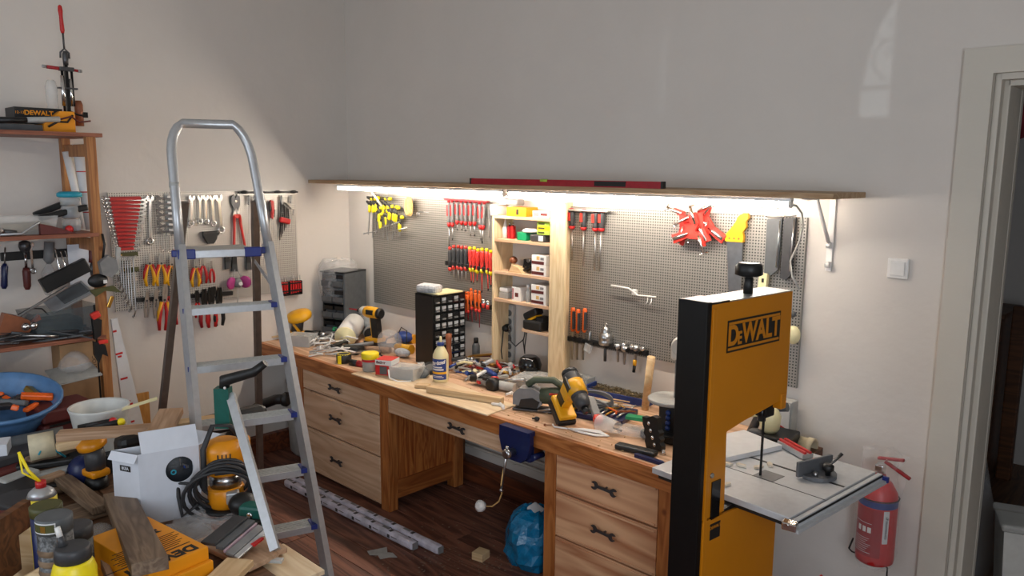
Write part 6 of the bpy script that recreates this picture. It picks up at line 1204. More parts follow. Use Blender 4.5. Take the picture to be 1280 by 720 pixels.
# vessels at the back of the heap
p = (1.379, -2.375, 1.000)
t = thing('white_bucket', 'white plastic bucket with a stick across its rim, in front of the rack post', 'bucket', (p[0], p[1], .80))
mb = MB('bucket_white'); mb.lathe([(.10, 0), (.125, .17), (.131, .19), (.134, .20), (.129, .203), (.122, .19), (.096, .006), (.001, .005)], 28, cap=False); mb.obj('bucket', t)
mb = MB('cream'); mb.box((0, 0, 0), (.24, .012, .012), (0, -.2, 0)); mb.obj('stir_stick', None, (p[0] + .12, p[1] + .10, 1.0), (0, 0, 1.3), 'pale stick lying across the rim of the white bucket', 'stick')
for i, (pp, m) in enumerate((((1.603, -2.403, 0.980), 'red'), ((1.641, -2.381, 0.980), 'bright_yellow'))):
    t = thing('screwdriver', 'dark screwdriver with a %s end in front of the white bucket' % ['red', 'yellow'][i], 'screwdriver', pp, (0, -.15, .9), 'screwdrivers before the bucket'); mb = MB('black'); mb.cyl((-.14, 0, 0), (0, 0, 0), .010, .014); mb.obj('handle', t); mb = MB(m); mb.ball((.012, 0, 0), .018, 8); mb.obj('end', t)
p = (0.818, -2.660, 1.000)
rr = (V(*(1.086, -2.505, 1.000)) - V(*p)).length
t = thing('blue_basin', 'round blue plastic basin full of tool parts at the left edge', 'basin', (p[0], p[1], .83), (.0, .24, 0)); R0 = rr * .88
mb = MB('basin_blue'); mb.lathe([(R0 * .62, 0), (R0 * .9, .12), (R0 * .94, .15), (R0 * 1.0, .155), (R0 * 1.0, .17), (R0 * .95, .172), (R0 * .88, .14), (R0 * .58, .012), (.001, .01)], 32, cap=False); mb.obj('basin', t)
random.seed(21)
for k in range(22):
    g = 2 * PI * (k % 12) / 12 + .2; r_ = R0 * (.62 if k < 12 else .28); m = random.choice(['dark_stuff', 'charcoal', 'black', 'grey_dark', 'dark_steel', 'brass', 'orange'] if k > 3 else ['orange', 'brass'])
    mb = MB(m); mb.box((0, 0, 0), (random.uniform(.06, .15), random.uniform(.02, .05), random.uniform(.02, .04)), bev=.006)
    o_ = mb.obj('tool_part', None, (p[0] + r_ * math.cos(g) - .02, p[1] + r_ * math.sin(g), .93 + random.uniform(-.02, .03)), (random.uniform(-.4, .4), .24 + random.uniform(-.3, .3), random.uniform(0, 3)), 'small %s part in the blue basin, %s, on the %s side' % ({'orange': 'orange', 'brass': 'brass coloured'}.get(m, 'dark'), 'near the rim' if k < 12 else 'near the middle', ['right', 'right slightly rear', 'rear right', 'rear', 'rear slightly left', 'rear left', 'left', 'left slightly front', 'front left', 'front', 'front slightly right', 'front right'][k % 12]), 'part', 'tool parts in the blue basin')
# crates carrying the bucket and basin
t = thing('dark_crate', 'dark stack of cases between the blue basin and the white bucket', 'crate', (0.921, -2.414, 0.800))
t.location = ((0.921, -2.414, 0.800)[0], (0.921, -2.414, 0.800)[1], .70)
t.rotation_euler = (0, 0, RL + .1)
for k in range(3): mb = MB('maroon' if k else 'dark_stuff'); mb.box((0, .0, .04 + k * .075), (.26, .22, .068), bev=.012); mb.obj('case', t)
for k in range(2): mb = MB('black'); mb.box((0, -.112, .07 + k * .075), (.2, .008, .012)); mb.obj('gap_strip', t)
mb = MB('dark_stuff'); mb.box((0, 0, .06), (.62, .46, .12), bev=.01); mb.obj('storage_case', None, ((0.578, -2.587, 0.900)[0], (0.578, -2.587, 0.900)[1], .702), (0, 0, RL), 'wide dark flat case carrying the blue basin', 'case')
mb = MB('dark_stuff'); mb.box((0, 0, .048), (.30, .28, .096), bev=.01); pp = (1.379, -2.375, 1.000); mb.obj('storage_case', None, (pp[0], pp[1], .702), (0, 0, RL), 'square dark case carrying the white bucket', 'case')
# long black tool bag behind the white carton and dark clutter
t = thing('black_bag', 'long black soft bag behind the white carton under the pale plank', 'bag', on((1.942, -2.160, 0.880), .875), (0, 0, RL))
mb = MB('black'); mb.box((.05, .12, .055), (.70, .10, .09), bev=.03); mb.obj('bag', t); mb = MB('charcoal'); mb.tube([(-.2, .065, .05), (-.1, .06, .07), (.1, .06, .06), (.2, .065, .05)], .008, 6); mb.obj('strap', t)
mb = MB('navy'); mb.ball((0, 0, .05), .07, 10, (1, .9, 1.1)); mb.obj('blue_plastic_bag', None, on((1.532, -2.513, 0.750)), label='small dark blue plastic bag left of the yellow sander', cat='bag')
mb = MB('cyan'); mb.tube([(0, 0, 0), (-.03, .04, .05), (-.02, .07, .0), (.02, .1, -.03), (.05, .06, .02), (.09, .12, .03), (.12, .2, .0)], .004, 6); mb.obj('teal_cable', None, on((1.454, -2.662, 0.860), .85), label='thin teal cable looping over the clutter left of the plank', cat='cable')
random.seed(31)
CL = [(35,548,'grey_dark',.30,.09,.05),(20,562,'charcoal',.22,.12,.05),(52,549,'beige',.10,.07,.06),(68,562,'plank_brown',.24,.08,.03),(30,578,'maroon',.3,.07,.03),(64,575,'black',.28,.05,.03),(75,585,'grey_light',.34,.06,.04),(22,592,'grey_light',.16,.08,.04),(50,598,'plank_tan',.2,.05,.03),(85,600,'black',.22,.05,.03),(15,606,'black',.2,.2,.06),(25,618,'charcoal',.18,.16,.05),(92,549,'plank_light',.14,.05,.04),(60,610,'plank_brown',.25,.1,.02),(95,640,'plank_brown',.3,.2,.015),(40,632,'card',.18,.06,.06)]
CN = ['grey round-ended tool case under the basin', 'dark grey case left of the clutter', 'small beige jar lying in the clutter', 'grey-brown flat bar beside the teal cable', 'dark red bar under the grey round-ended case', 'black bar above the long grey bar', 'long light grey aluminium bar in the clutter', 'light grey block at the left, by the yellow straw', 'tan strip beside the yellow straw', 'black strip behind the brown grooved plank', 'black cloth heap above the laser device', 'charcoal cloth heap above the small carton', 'short pale block under the plank end', 'brown flat board behind the spray can', 'wide brown board behind the tube cans', 'brown card strip above the laser device']
pos = [(1.145, -2.625, 0.840), (1.276, -2.707, 0.840), (1.393, -2.630, 0.900), (1.338, -2.568, 0.820), (1.362, -2.700, 0.800), (1.415, -2.604, 0.800), (1.464, -2.584, 0.770), (1.462, -2.751, 0.790), (1.535, -2.684, 0.770), (1.560, -2.582, 0.740), (1.558, -2.796, 0.780), (1.694, -2.800, 0.780), (1.587, -2.554, 0.930), (1.569, -2.665, 0.730), (1.894, -2.653, 0.720), (2.055, -2.844, 0.860)]
for i, (x, y, m, l, w_, h) in enumerate(CL):
    mb = MB(m)
    if i in (0, 2): mb.cyl((-l / 2, 0, 0), (l / 2, 0, 0), h, n=12)
    else: mb.box((0, 0, 0), (l, w_, h), bev=min(.012, h * .3))
    z = pos[i][2] - h / 2
    mb.obj('loose_piece', None, (pos[i][0], pos[i][1], z), (0, random.uniform(-.08, .08), RL + random.uniform(-.35, .35) + (.5 if i in (8, 15) else 0)), CN[i], 'clutter')
mb = MB('card_white'); mb.box((-.04, 0, .02), (.14, .12, .10), bev=.002); mb.obj('paper_sack', None, ((1.264, -2.760, 0.820)[0], (1.264, -2.760, 0.820)[1], .82), (0, 0, 1.2), 'grey-white carton at the left edge below the blue basin', 'box')
# ================================================================ things on the bench
BZ = .851
def ob(p, dz=0): return (p[0], p[1], BZ + dz)
# stacked bin tower in the corner wrapped in film
c = (0.413, -0.300, 0.851)
t = thing('storage_bins', 'rack of grey open storage bins in the corner, its top wrapped in clear film', 'storage bins', (.20, -.20, BZ), (0, 0, .30))
H_ = .50
mb = MB('grey_dark'); mb.box((.11, .0, H_ / 2), (.02, .26, H_), bev=.003); mb.obj('side_panel', t)
mb = MB('black'); mb.box((0, .12, H_ / 2), (.22, .02, H_)); mb.box((-.11, 0, H_ / 2), (.012, .22, H_)); mb.obj('back_panel', t)
mb = MB('black'); mb.box((0, 0, H_), (.24, .26, .01)); mb.obj('top_panel', t)
for i in range(4):
    for j in range(2):
        x = -.055 + j * .105; z = .015 + i * .121; m2 = MB('grey_dark')
        m2.prism([(-.14, .02), (-.12, .0), (.09, .0), (.09, .095), (-.06, .095), (-.10, .05), (-.14, .058)], x - .046, x + .046, 'yz')
        for v_ in (): pass
        m2.xf((0, 0, 0)); 
        m2.v = [(a, b, c_ + z) for a, b, c_ in m2.v]; m2.obj('open_bin', t)
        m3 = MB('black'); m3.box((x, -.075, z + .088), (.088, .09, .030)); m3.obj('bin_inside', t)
random.seed(9); mb = MB('film'); vs = []; fs = []; n = 18
for j, (z, w_) in enumerate(((.26, .13), (.4, .14), (.50, .15), (.55, .14), (.58, .10), (.585, .03))):
    for k in range(n): g = 2 * PI * k / n; vs.append((-.05 + (w_ + random.uniform(-.015, .015)) * math.cos(g), (w_ + random.uniform(-.02, .02)) * math.sin(g) * 1.0, z + random.uniform(-.02, .02)))
for j in range(5):
    for k in range(n): fs.append((j * n + k, j * n + (k + 1) % n, (j + 1) * n + (k + 1) % n, (j + 1) * n + k))
mb.add(vs, fs); mb.obj('film_wrap', t)
# black small-parts cabinet
c0, c1, c2 = V(*(1.463, -0.370, 0.851)), V(*(1.466, -0.083, 0.851)), V(*(1.292, -0.392, 0.851))
ey = c1 - c0; ex = c2 - c0; ang = math.atan2(ex.y, ex.x)
Wd = ex.length; Dd = min(ey.length, .34); H_ = .47
t = thing('drawer_cabinet', 'black small-parts cabinet with rows of clear drawers, standing on the bench', 'cabinet', (c0.x, c0.y, BZ), (0, 0, math.atan2(ey.y, ey.x)))
# local x along the drawer front, local y towards the left behind it
mb = MB('black'); mb.box((Dd / 2, Wd, H_ / 2), (Dd, .01, H_)); mb.box((.005, Wd / 2, H_ / 2), (.01, Wd, H_)); mb.box((Dd - .005, Wd / 2, H_ / 2), (.01, Wd, H_)); mb.box((Dd / 2, Wd / 2, H_ - .005), (Dd, Wd, .01)); mb.box((Dd / 2, Wd / 2, .005), (Dd, Wd, .01)); mb.box((Dd / 2, Wd * .6, H_ / 2), (Dd - .02, Wd * .7, H_ - .02)); mb.obj('cabinet_body', t)
nr, nc = 8, 5; dw = (Dd - .02) / nc; dh = (H_ - .02) / nr
dr = MB('drawer_smoke'); dr.box((0, -.002, 0), (dw - .006, .008, dh - .007), bev=.001); dr.m('grey').box((0, -.010, -dh * .22), (dw * .5, .012, dh * .16)); dm = dr.mesh('drawer')
gr = MB('foam'); gr.box((.003, -.0072, dh * .12), (dw * .62, .0025, dh * .36)); gm = gr.mesh('contents')
for i in range(nr):
    for j in range(nc):
        o = bpy.data.objects.new('drawer', dm); C.objects.link(o); o.parent = t; o.location = (.01 + dw * (j + .5), .0, .01 + dh * (i + .5))
        if (i * 3 + j * 2) % 4 != 1: g_ = bpy.data.objects.new('contents', gm); C.objects.link(g_); g_.parent = o
mb = MB('foam'); mb.box((0, 0, .03), (.16, .10, .055), (.05, .02, .0), bev=.02); mb.obj('foil_bundle', None, V(c0.x, c0.y, BZ + H_ + .002) + V(-.10, .06, 0), (0, 0, .3), 'silvery bubble-wrap bundle on top of the black drawer cabinet', 'bundle')
mb = MB('cream'); mb.box((0, 0, .004), (.16, .22, .008)); mb.obj('white_sheet', None, V(c0.x, c0.y, BZ + H_ + .001) + V(-.06, .14, 0), (0, 0, .0), 'pale sheet lying on top of the black drawer cabinet', 'sheet')
# glue bottle
p = (1.785, -0.579, 0.857)
t = thing('glue_bottle', 'cream glue bottle with a blue label and blue collar, middle of the bench', 'bottle', (p[0], p[1], .8575), (0, 0, .55))
mb = MB('cream'); mb.lathe([(.044, 0), (.048, .006), (.048, .15), (.047, .165), (.036, .19), (.02, .215), (.018, .222)], 24); mb.obj('body', t)
mb = MB('blue'); curved(mb, .0486, -2.7, -.5, .018, .145, 14); lb = mb.obj('label_panel', t)
mb = MB('yellow'); curved(mb, .0490, -2.7, -.5, .052, .066, 14); mb.obj('yellow_band', lb)
mb = MB('paper'); 
for k, (z0, z1) in enumerate(((.075, .085), (.09, .098), (.03, .034), (.038, .042))): m2 = MB('paper'); curved(m2, .0490, -2.5, -.9 - .2 * (k % 2), z0, z1, 10); m2.obj('printed_line', lb)
word = 'Titebond'
for i, ch in enumerate(word):
    g = -2.55 + i * .235; text('lettering', ch, .03, 'white', lb, (.0492 * math.cos(g), .0492 * math.sin(g), .112 + i * .0022), (PI / 2, 0, g + PI / 2), .0006, .2, .0012)
mb = MB('blue'); mb.lathe([(.022, .22), (.022, .236), (.012, .242)], 16); mb.obj('collar', t); mb = MB('cream'); mb.lathe([(.011, .24), (.008, .262), (.006, .275), (.002, .277)], 10); mb.obj('tip', t)
# wooden mallet handle behind it
t = thing('mallet', 'brown wooden handle standing upright behind the glue bottle', 'mallet', ((1.599, -0.350, 0.851)[0], (1.599, -0.350, 0.851)[1], BZ)); mb = MB('leather'); mb.lathe([(.028, 0), (.03, .03), (.02, .10), (.016, .16), (.02, .2), (.02, .235), (.001, .24)], 14); mb.obj('handle', t)
# canister and blue box
t = thing('spray_can', 'dark grey aerosol can standing left of the box shelf', 'can', ob((1.566, -0.077, 0.851))); mb = MB('grey_dark'); mb.lathe([(.025, 0), (.026, .01), (.026, .11), (.018, .13)], 16); mb.obj('body', t); mb = MB('black'); mb.lathe([(.016, .128), (.016, .16), (.012, .165)], 14); mb.obj('cap', t); mb = MB('white'); mb.box((0, -.026, .02), (.014, .004, .014)); mb.obj('mark', t)
carton('carton', 'dark blue and white carton leaning in front of the box shelf side', 'box', ((1.334, 0.088, 0.851)[0] + .03, -.13, BZ), (.14, .16, .11), 'blue', .35, (('t', .0, 1, 0, 1, 'white'), ('f', .6, .95, .1, .9, 'paper')), None, 0)
# tub and packs near the front edge
p = (1.283, -0.737, 0.857)
t = thing('yellow_lid_tub', 'clear tub of screws with a yellow screw lid near the front edge', 'tub', (p[0], p[1], .8575)); mb = MB('clear'); mb.lathe([(.036, 0), (.038, .005), (.038, .06)], 18); mb.obj('tub', t); mb = MB('screws'); mb.lathe([(.034, .002), (.034, .045)], 14); m_ = mb.obj('screws', t); m_['kind'] = 'stuff'
mb = MB('red'); curved(mb, .0385, -3, .2, .046, .056, 14); mb.obj('red_band', t); mb = MB('bright_yellow'); mb.lathe([(.04, .058), (.041, .06), (.041, .082), (.038, .085)], 20); mb.obj('lid', t)
p = (1.413, -0.745, 0.857)
t = carton('screw_box', 'red and white box of screws beside the yellow-lidded tub', 'box', (p[0] + .02, p[1] + .03, .8575), (.085, .085, .078), 'red', .45, (('f', .68, 1, 0, 1, 'white'), ('r', .68, 1, 0, 1, 'white'), ('t', 0, 1, 0, 1, 'bright_red'), ('f', .12, .6, .28, .72, 'grey_dark'), ('f', 0, .06, 0, 1, 'card')))
text('lettering', 'fischer', .018, 'maroon', t, (-.012, -.0442, .066), (PI / 2, 0, 0), .0004, 0, .0006)
# clear boxes of screws
def clearbox(lab, p, w, d, h, rz, lidrot=None):
    t = thing('clear_box', lab, 'box', p, (0, 0, rz)); mb = MB('clear')
    mb.box((0, 0, .001), (w, d, .002)); mb.box((0, -d / 2, h / 2), (w, .002, h)); mb.box((0, d / 2, h / 2), (w, .002, h)); mb.box((-w / 2, 0, h / 2), (.002, d, h)); mb.box((w / 2, 0, h / 2), (.002, d, h)); mb.obj('body', t)
    mb = MB('mixed_grey'); mb.box((0, 0, h * .4), (w * .9, d * .9, h * .7), bev=.004); m_ = mb.obj('screws', t); m_['kind'] = 'stuff'
    mb = MB('clear'); mb.box((0, 0, h + .003), (w * 1.04, d * 1.04, .006), bev=.002); mb.obj('lid', t); return t
p = (0.308, -0.646, 0.851); clearbox('clear plastic box of small parts near the left end of the bench', ob(p), .19, .13, .075, .5)
p = (1.577, -0.685, 0.857); cbx = clearbox('clear lidded plastic box of screws over the bench front edge', (p[0], p[1] + .01, .8575), .13, .10, .05, .35)
mb = MB('white'); mb.tube([(-.07, -.05, .04), (-.05, -.075, .01), (.0, -.082, -.002), (.06, -.06, .002)], .004, 6); mb.obj('box_handle', cbx)
mb = MB('clear'); mb.box((0, 0, 0), (.16, .045, .01), (0, .2, 0), bev=.003); mb.obj('clear_strip', None, ob((1.552, -0.531, 0.870), .035), (0, 0, -.55), 'clear plastic strip leaning between the screw box and the glue bottle', 'strip')
# drills
def drill(label, p, rz, batt='black', tip=.06, lean=0, dark=False):
    # lying tools use rotation; here upright on its battery, nose to +x
    t = thing('cordless_drill', label, 'drill', p, (0, lean, rz))
    mb = MB('charcoal' if dark else 'yellow'); mb.lathe([(.026, -.055), (.030, -.045), (.031, .02), (.028, .045)], 14, (0, 0, .185), (0, PI / 2, 0)); mb.obj('motor_housing', t)
    mb = MB('black'); mb.lathe([(.020, -.072), (.028, -.065), (.029, -.05)], 14, (0, 0, .185), (0, PI / 2, 0)); mb.box((-.01, -.029, .19), (.05, .006, .025)); mb.box((-.01, .029, .19), (.05, .006, .025)); mb.obj('end_cap', t)
    if dark: mb = MB('yellow'); mb.lathe([(.0315, -.02), (.0325, 0), (.0315, .035)], 14, (0, 0, .185), (0, PI / 2, 0)); mb.box((-.01, 0, .15), (.05, .064, .05), bev=.006); mb.obj('yellow_shell', t)
    mb = MB('charcoal' if dark else 'grey_light'); mb.lathe([(.028, .045), (.026, .07), (.018, .085)], 14, (0, 0, .185), (0, PI / 2, 0)); mb.obj('gearbox', t)
    mb = MB('black'); mb.lathe([(.012, .085), (.012, .105)], 10, (0, 0, .185), (0, PI / 2, 0)); mb.obj('chuck', t)
    mb = MB('deep_red'); mb.lathe([(.005, .105), (.004, .105 + tip)], 8, (0, 0, .185), (0, PI / 2, 0)); mb.obj('bit', t)
    mb = MB('black'); beam(mb, (-.038, 0, .05), (-.022, 0, .17), .032, .045, (0, 1, 0)); mb.obj('grip', t)
    mb = MB('yellow'); beam(mb, (-.012, 0, .06), (.002, 0, .16), .028, .010, (0, 1, 0)); mb.obj('grip_front', t)
    mb = MB('yellow'); mb.box((-.02, 0, .045), (.10, .062, .022), bev=.006); mb.obj('foot', t)
    mb = MB(batt); mb.box((-.018, 0, .018), (.11, .066, .034), bev=.006); mb.obj('battery', t)
    return t
drill('yellow impact driver standing upright on its battery near the corner bins', ob((0.732, -0.319, 0.851), .001), PI + .12, tip=.07)
# drill lying with green chucks at the left
t = thing('right_angle_drill', 'yellow drill lying on its side at the left end of the bench, round end up', 'drill', ob((0.144, -0.540, 0.851), .0), (0, 0, .55))
mb = MB('yellow'); mb.lathe([(.05, 0), (.062, .006), (.066, .02), (.058, .036), (.02, .044)], 18, (-.01, .0, .105), (.3, -.1, 0)); mb.obj('round_cap', t)
mb = MB('charcoal'); mb.cyl((-.02, .0, .11), (-.03, .0, .04), .03); mb.obj('neck', t)
mb = MB('yellow'); mb.box((-.035, 0, .02), (.11, .06, .045), bev=.008); mb.obj('battery_mount', t); mb = MB('yellow'); mb.tube([(-.03, -.02, .13), (-.03, -.03, .08), (.0, -.03, .045)], .008, 6); mb.obj('trigger_guard', t)
mb = MB('black'); mb.cyl((.02, 0, .025), (.10, 0, .03), .024, .02); mb.m('steel').cyl((.10, 0, .03), (.13, 0, .03), .016, .012); mb.m('steel').cyl((.13, 0, .03), (.2, 0, .03), .005); mb.obj('chuck', t)
# pipes
t = thing('white_pipe', 'white plastic pipe end cap lying end-on in the middle left of the bench', 'pipe', ob((0.441, -0.312, 0.851), .085), (0, 0, .1)); a_ = V(0, -.09, 0)
mb = MB('white'); mb.lathe([(.042, -.08), (.046, -.075), (.046, .07), (.04, .08)], 22, (0, 0, 0), (PI / 2 + .18, 0, .62)); mb.obj('pipe', t); mb = MB('cream'); mb.lathe([(.044, .08), (.046, .082), (.044, .088), (.01, .088), (.006, .096)], 22, (0, 0, 0), (PI / 2 + .18, 0, .62)); mb.obj('end_cap', t)
t = thing('grey_pipe_bend', 'grey plastic pipe elbow with a black opening right of the white pipe', 'pipe', ob((0.494, -0.175, 0.851), .058), (0, 0, .2))
mb = MB('pipe_grey'); mb.tube([(-.10, .04, .03), (-.04, .04, .028), (.01, .02, .015), (.035, -.03, .0)], [.033, .033, .034, .036], 16); mb.obj('pipe', t); mb = MB('black'); mb.lathe([(.030, 0), (.030, .004)], 16, (.037, -.033, -.002), (PI / 2, 0, .45)); mb.obj('opening', t)
mb = MB('pipe_grey'); mb.cyl((-.16, 0, 0), (.12, .03, 0), .026, n=14); mb.obj('grey_tube', None, ob((-0.109, -0.190, 0.851), .06), (0, 0, .2), 'long grey tube lying behind the yellow drill', 'tube')
mb = MB('chrome'); mb.lathe([(.03, -.03), (.034, -.02), (.034, .03), (.028, .035)], 18, (0, 0, 0), (PI / 2, 0, .5)); mb.obj('steel_ring', None, ob((0.310, 0.019, 0.851), .055), label='steel pipe ring lying behind the grey elbow', cat='ring')
for i, (pp, m) in enumerate((((0.123, -0.199, 0.880), 'green'), ((0.106, -0.081, 0.900), 'green'), ((0.232, -0.307, 0.880), 'green'))):
    t = thing('green_clamp', 'small green and grey clip clamp among the corner bins, %s one' % ['middle', 'right', 'left'][i], 'clamp', ob(pp, .04), (0, .4 * i, 1.2 * i), 'green clip clamps'); mb = MB(m); mb.box((0, 0, 0), (.05, .02, .02), bev=.005); mb.obj('grip', t); mb = MB('grey_light'); mb.prism([(.02, -.01), (.08, -.02), (.08, -.012), (.025, .01)], -.008, .008); mb.obj('jaw', t)
mb = MB('dark_steel'); mb.prism([(0, 0), (.02, .0), (-.10, .20), (-.115, .195)], -.003, .003); mb.obj('scissor_blade', None, ob((0.026, -0.188, 0.851), .0), (0, 0, -.1), 'grey metal blade standing up left of the corner bins', 'blade')
t = thing('black_tube', 'black round bar sticking out over the left end of the bench', 'bar', ob((-0.257, -0.602, 0.900), .045), (0, -.03, .75)); mb = MB('charcoal'); mb.cyl((-.12, 0, 0), (.22, 0, .02), .018); mb.obj('tube', t); mb = MB('black'); mb.ball((-.12, 0, 0), .022, 8); mb.obj('end', t)
mb = MB('dark_steel'); mb.box((0, 0, 0), (.18, .035, .008), (0, .1, 0)); mb.obj('steel_strip', None, ob((-0.197, -0.644, 0.851), .012), (0, 0, -.75), 'dark steel strip lying at the left end of the bench', 'strip')
mb = MB('plank_light'); mb.box((0, 0, 0), (.3, .02, .012)); mb.obj('wood_strip', None, ob((-0.050, -0.802, 0.860), .02), (0, 0, 1.15), 'thin pale wooden strip poking out past the left ladder leg', 'strip')
mb = MB('dark_steel'); mb.box((0, 0, .01), (.42, .03, .018), bev=.003); mb.obj('steel_bar', None, ob((0.017, -0.506, 0.851)), (0, 0, .45), 'long dark steel bar lying in front of the yellow drill', 'bar')
# zip ties and odd white pieces
TS = ['beside the clear parts box, near the wall', 'in front of the white pipe', 'just behind the tape measure', 'left of the tape measure', 'right of the clear parts box', 'before the hammer head', 'at the very edge by the clear parts box', 'under the white pipe end']
random.seed(14)
for i in range(52):
    px_ = [(0.404, -0.585, 0.851), (0.618, -0.655, 0.851), (0.572, -0.559, 0.851), (0.797, -0.641, 0.851), (0.372, -0.463, 0.851), (0.552, -0.430, 0.851), (0.702, -0.740, 0.851), (0.342, -0.374, 0.851)][i % 8]
    L = random.uniform(.08, .2); g = random.uniform(0, PI); mb = MB(random.choice(['white', 'white', 'clear', 'grey_light', 'white']))
    mb.tube([(-L / 2, 0, 0), (0, random.uniform(-.015, .015), random.uniform(0, .02)), (L / 2, 0, 0)], .0055, 5)
    mb.obj('cable_tie', None, (px_[0] + random.uniform(-.03, .03), px_[1] + random.uniform(-.03, .03), BZ + .006 + .009 * (i // 8)), (0, 0, g), 'pale plastic strip scattered %s' % TS[i % 8], 'strip', 'pale strips scattered %s' % TS[i % 8])
t = thing('tape_measure', 'black and yellow tape measure near the front edge of the bench', 'tape measure', ob((0.969, -0.725, 0.851)), (0, 0, .4)); mb = MB('black'); mb.lathe([(.03, 0), (.034, .004), (.034, .034), (.028, .04)], 14); mb.obj('case', t); mb = MB('bright_yellow'); mb.ring((0, 0, .037), .026, .004, 16, 5, 'z'); mb.box((0, -.034, .018), (.016, .006, .036)); mb.obj('yellow_trim', t)
t = thing('red_screwdriver', 'short red and black stubby tool left of the yellow-lidded tub', 'screwdriver', ob((1.100, -0.714, 0.851), .016), (0, 0, .2)); mb = MB('black'); mb.cyl((-.04, 0, 0), (.01, 0, 0), .015); mb.m('deep_red').cyl((.01, 0, 0), (.06, 0, 0), .017, .012); mb.obj('handle', t)
t = thing('hammer', 'hammer with a long pale wooden handle lying behind the tape measure', 'hammer', ob((0.639, -0.489, 0.851), .018), (0, 0, .42)); mb = MB('plank_tan'); mb.cyl((-.02, 0, 0), (.24, 0, .0), .012, .016); mb.obj('handle', t); mb = MB('black'); mb.box((-.03, 0, 0), (.035, .10, .034), bev=.005); mb.obj('head', t)
mb = MB('black'); mb.box((0, 0, .018), (.12, .08, .036), bev=.012); mb.obj('black_pouch', None, ob((0.771, -0.531, 0.851)), (0, 0, .4), 'black and red flat pouch lying beside the hammer handle', 'pouch')
mb = MB('film'); mb.ball((0, 0, .055), .062, 9, (1, .9, 1)); mb.obj('clear_bag', None, ob((0.977, -0.353, 0.851)), (0, 0, .3), 'crumpled clear bag standing right of the impact driver', 'bag')
t = thing('foil_parts', 'silvery crumpled parts bag behind the red and white screw box', 'bag', ob((1.114, -0.347, 0.851))); mb = MB('foam'); mb.ball((0, 0, .025), .05, 9, (1.2, .7, .5)); mb.obj('bag', t)
mb = MB('blue'); mb.ball((0, 0, .03), .055, 9, (1.2, .8, .55)); mb.obj('blue_bag', None, ob((0.762, -0.057, 0.851)), label='blue plastic bag left of the black drawer cabinet', cat='bag')
for i, (a, b_) in enumerate((((0.753, -0.026, 0.900), (0.821, 0.003, 0.900)), ((1.006, -0.262, 0.870), (1.122, -0.248, 0.870)))):
    t = thing('yellow_tool_handle', 'yellow tool handle showing left of the black cabinet, %s one' % ['upper', 'lower'][i], 'handle', ob(a, .03), (0, 0, .1), 'yellow handles by the black cabinet'); mb = MB('yellow'); mb.cyl((-.04, 0, .0), (.06, 0, 0), .018, .024); mb.obj('grip', t); mb = MB('black'); mb.tube([(-.04, 0, 0), (-.08, -.01, .0), (-.09, -.05, -.01), (-.05, -.10, -.02), (0, -.12, -.02)], .005, 6); mb.obj('cord', t)
mb = MB('black'); mb.tube([(0, 0, .01), (-.03, .03, .10), (-.01, .05, .16), (.04, .06, .14), (.06, .04, .05), (.1, .03, .01)], .004, 6); mb.obj('power_cable', None, ob((0.934, -0.256, 0.851)), label='thin black cord arching beside the clear bag', cat='cord')
# middle of the bench: wood pieces and clutter
plank('square pale batten lying along the middle front of the bench', (lambda a: (a[0], a[1], .893))((1.915, -0.788, 0.880)), (lambda a: (a[0], a[1], .893))((2.383, -0.650, 0.880)), .04, .035, 'plank_light')
plank('short pale block at the left end of the batten', (lambda a: (a[0], a[1], .877))((1.786, -0.772, 0.870)), (lambda a: (a[0], a[1], .877))((1.852, -0.729, 0.870)), .06, .018, 'plank_light')
plank('thin pale strip lying left of the glue bottle', (lambda a: (a[0], a[1], .868))((1.277, -0.521, 0.860)), (lambda a: (a[0], a[1], .868))((1.504, -0.438, 0.860)), .03, .016, 'plank_light')
for i, pp in enumerate(((1.569, -0.486, 0.870), (1.629, -0.594, 0.860))):
    mb = MB(['black', 'grey_dark'][i]); mb.lathe([(.045 - .01 * i, 0), (.045 - .01 * i, .01), (.02, .012)], 16, (0, 0, .0), (.5, .2, 0)); mb.obj('cutting_disc', None, ob(pp, .02), label='%s leaning beside the glue bottle' % ['black round disc', 'grey grinding disc'][i], cat='disc')
random.seed(8)
MS = ['beside the brown upright handle', 'just right of the glue bottle', 'in front of the black cabinet corner', 'behind the black grip tool', 'behind the red collar of the grip tool', 'behind the grey barrel tool', 'right of the glue bottle label', 'left of the grey barrel tool', 'at the batten end', 'left of the jigsaw', 'before the small clear organiser box', 'beside the dark aerosol can']
ML = [(1.608, -0.281, 0.851), (1.727, -0.334, 0.851), (1.703, -0.242, 0.851), (1.854, -0.315, 0.851), (1.840, -0.217, 0.851), (1.931, -0.236, 0.851), (1.857, -0.420, 0.851), (1.976, -0.404, 0.851), (2.049, -0.380, 0.851), (2.019, -0.254, 0.851), (1.967, -0.143, 0.851), (1.633, -0.133, 0.851)]
MM = ['foam', 'clear', 'steel', 'white', 'charcoal', 'red', 'grey_light', 'black', 'blue', 'cream', 'maroon', 'brass']
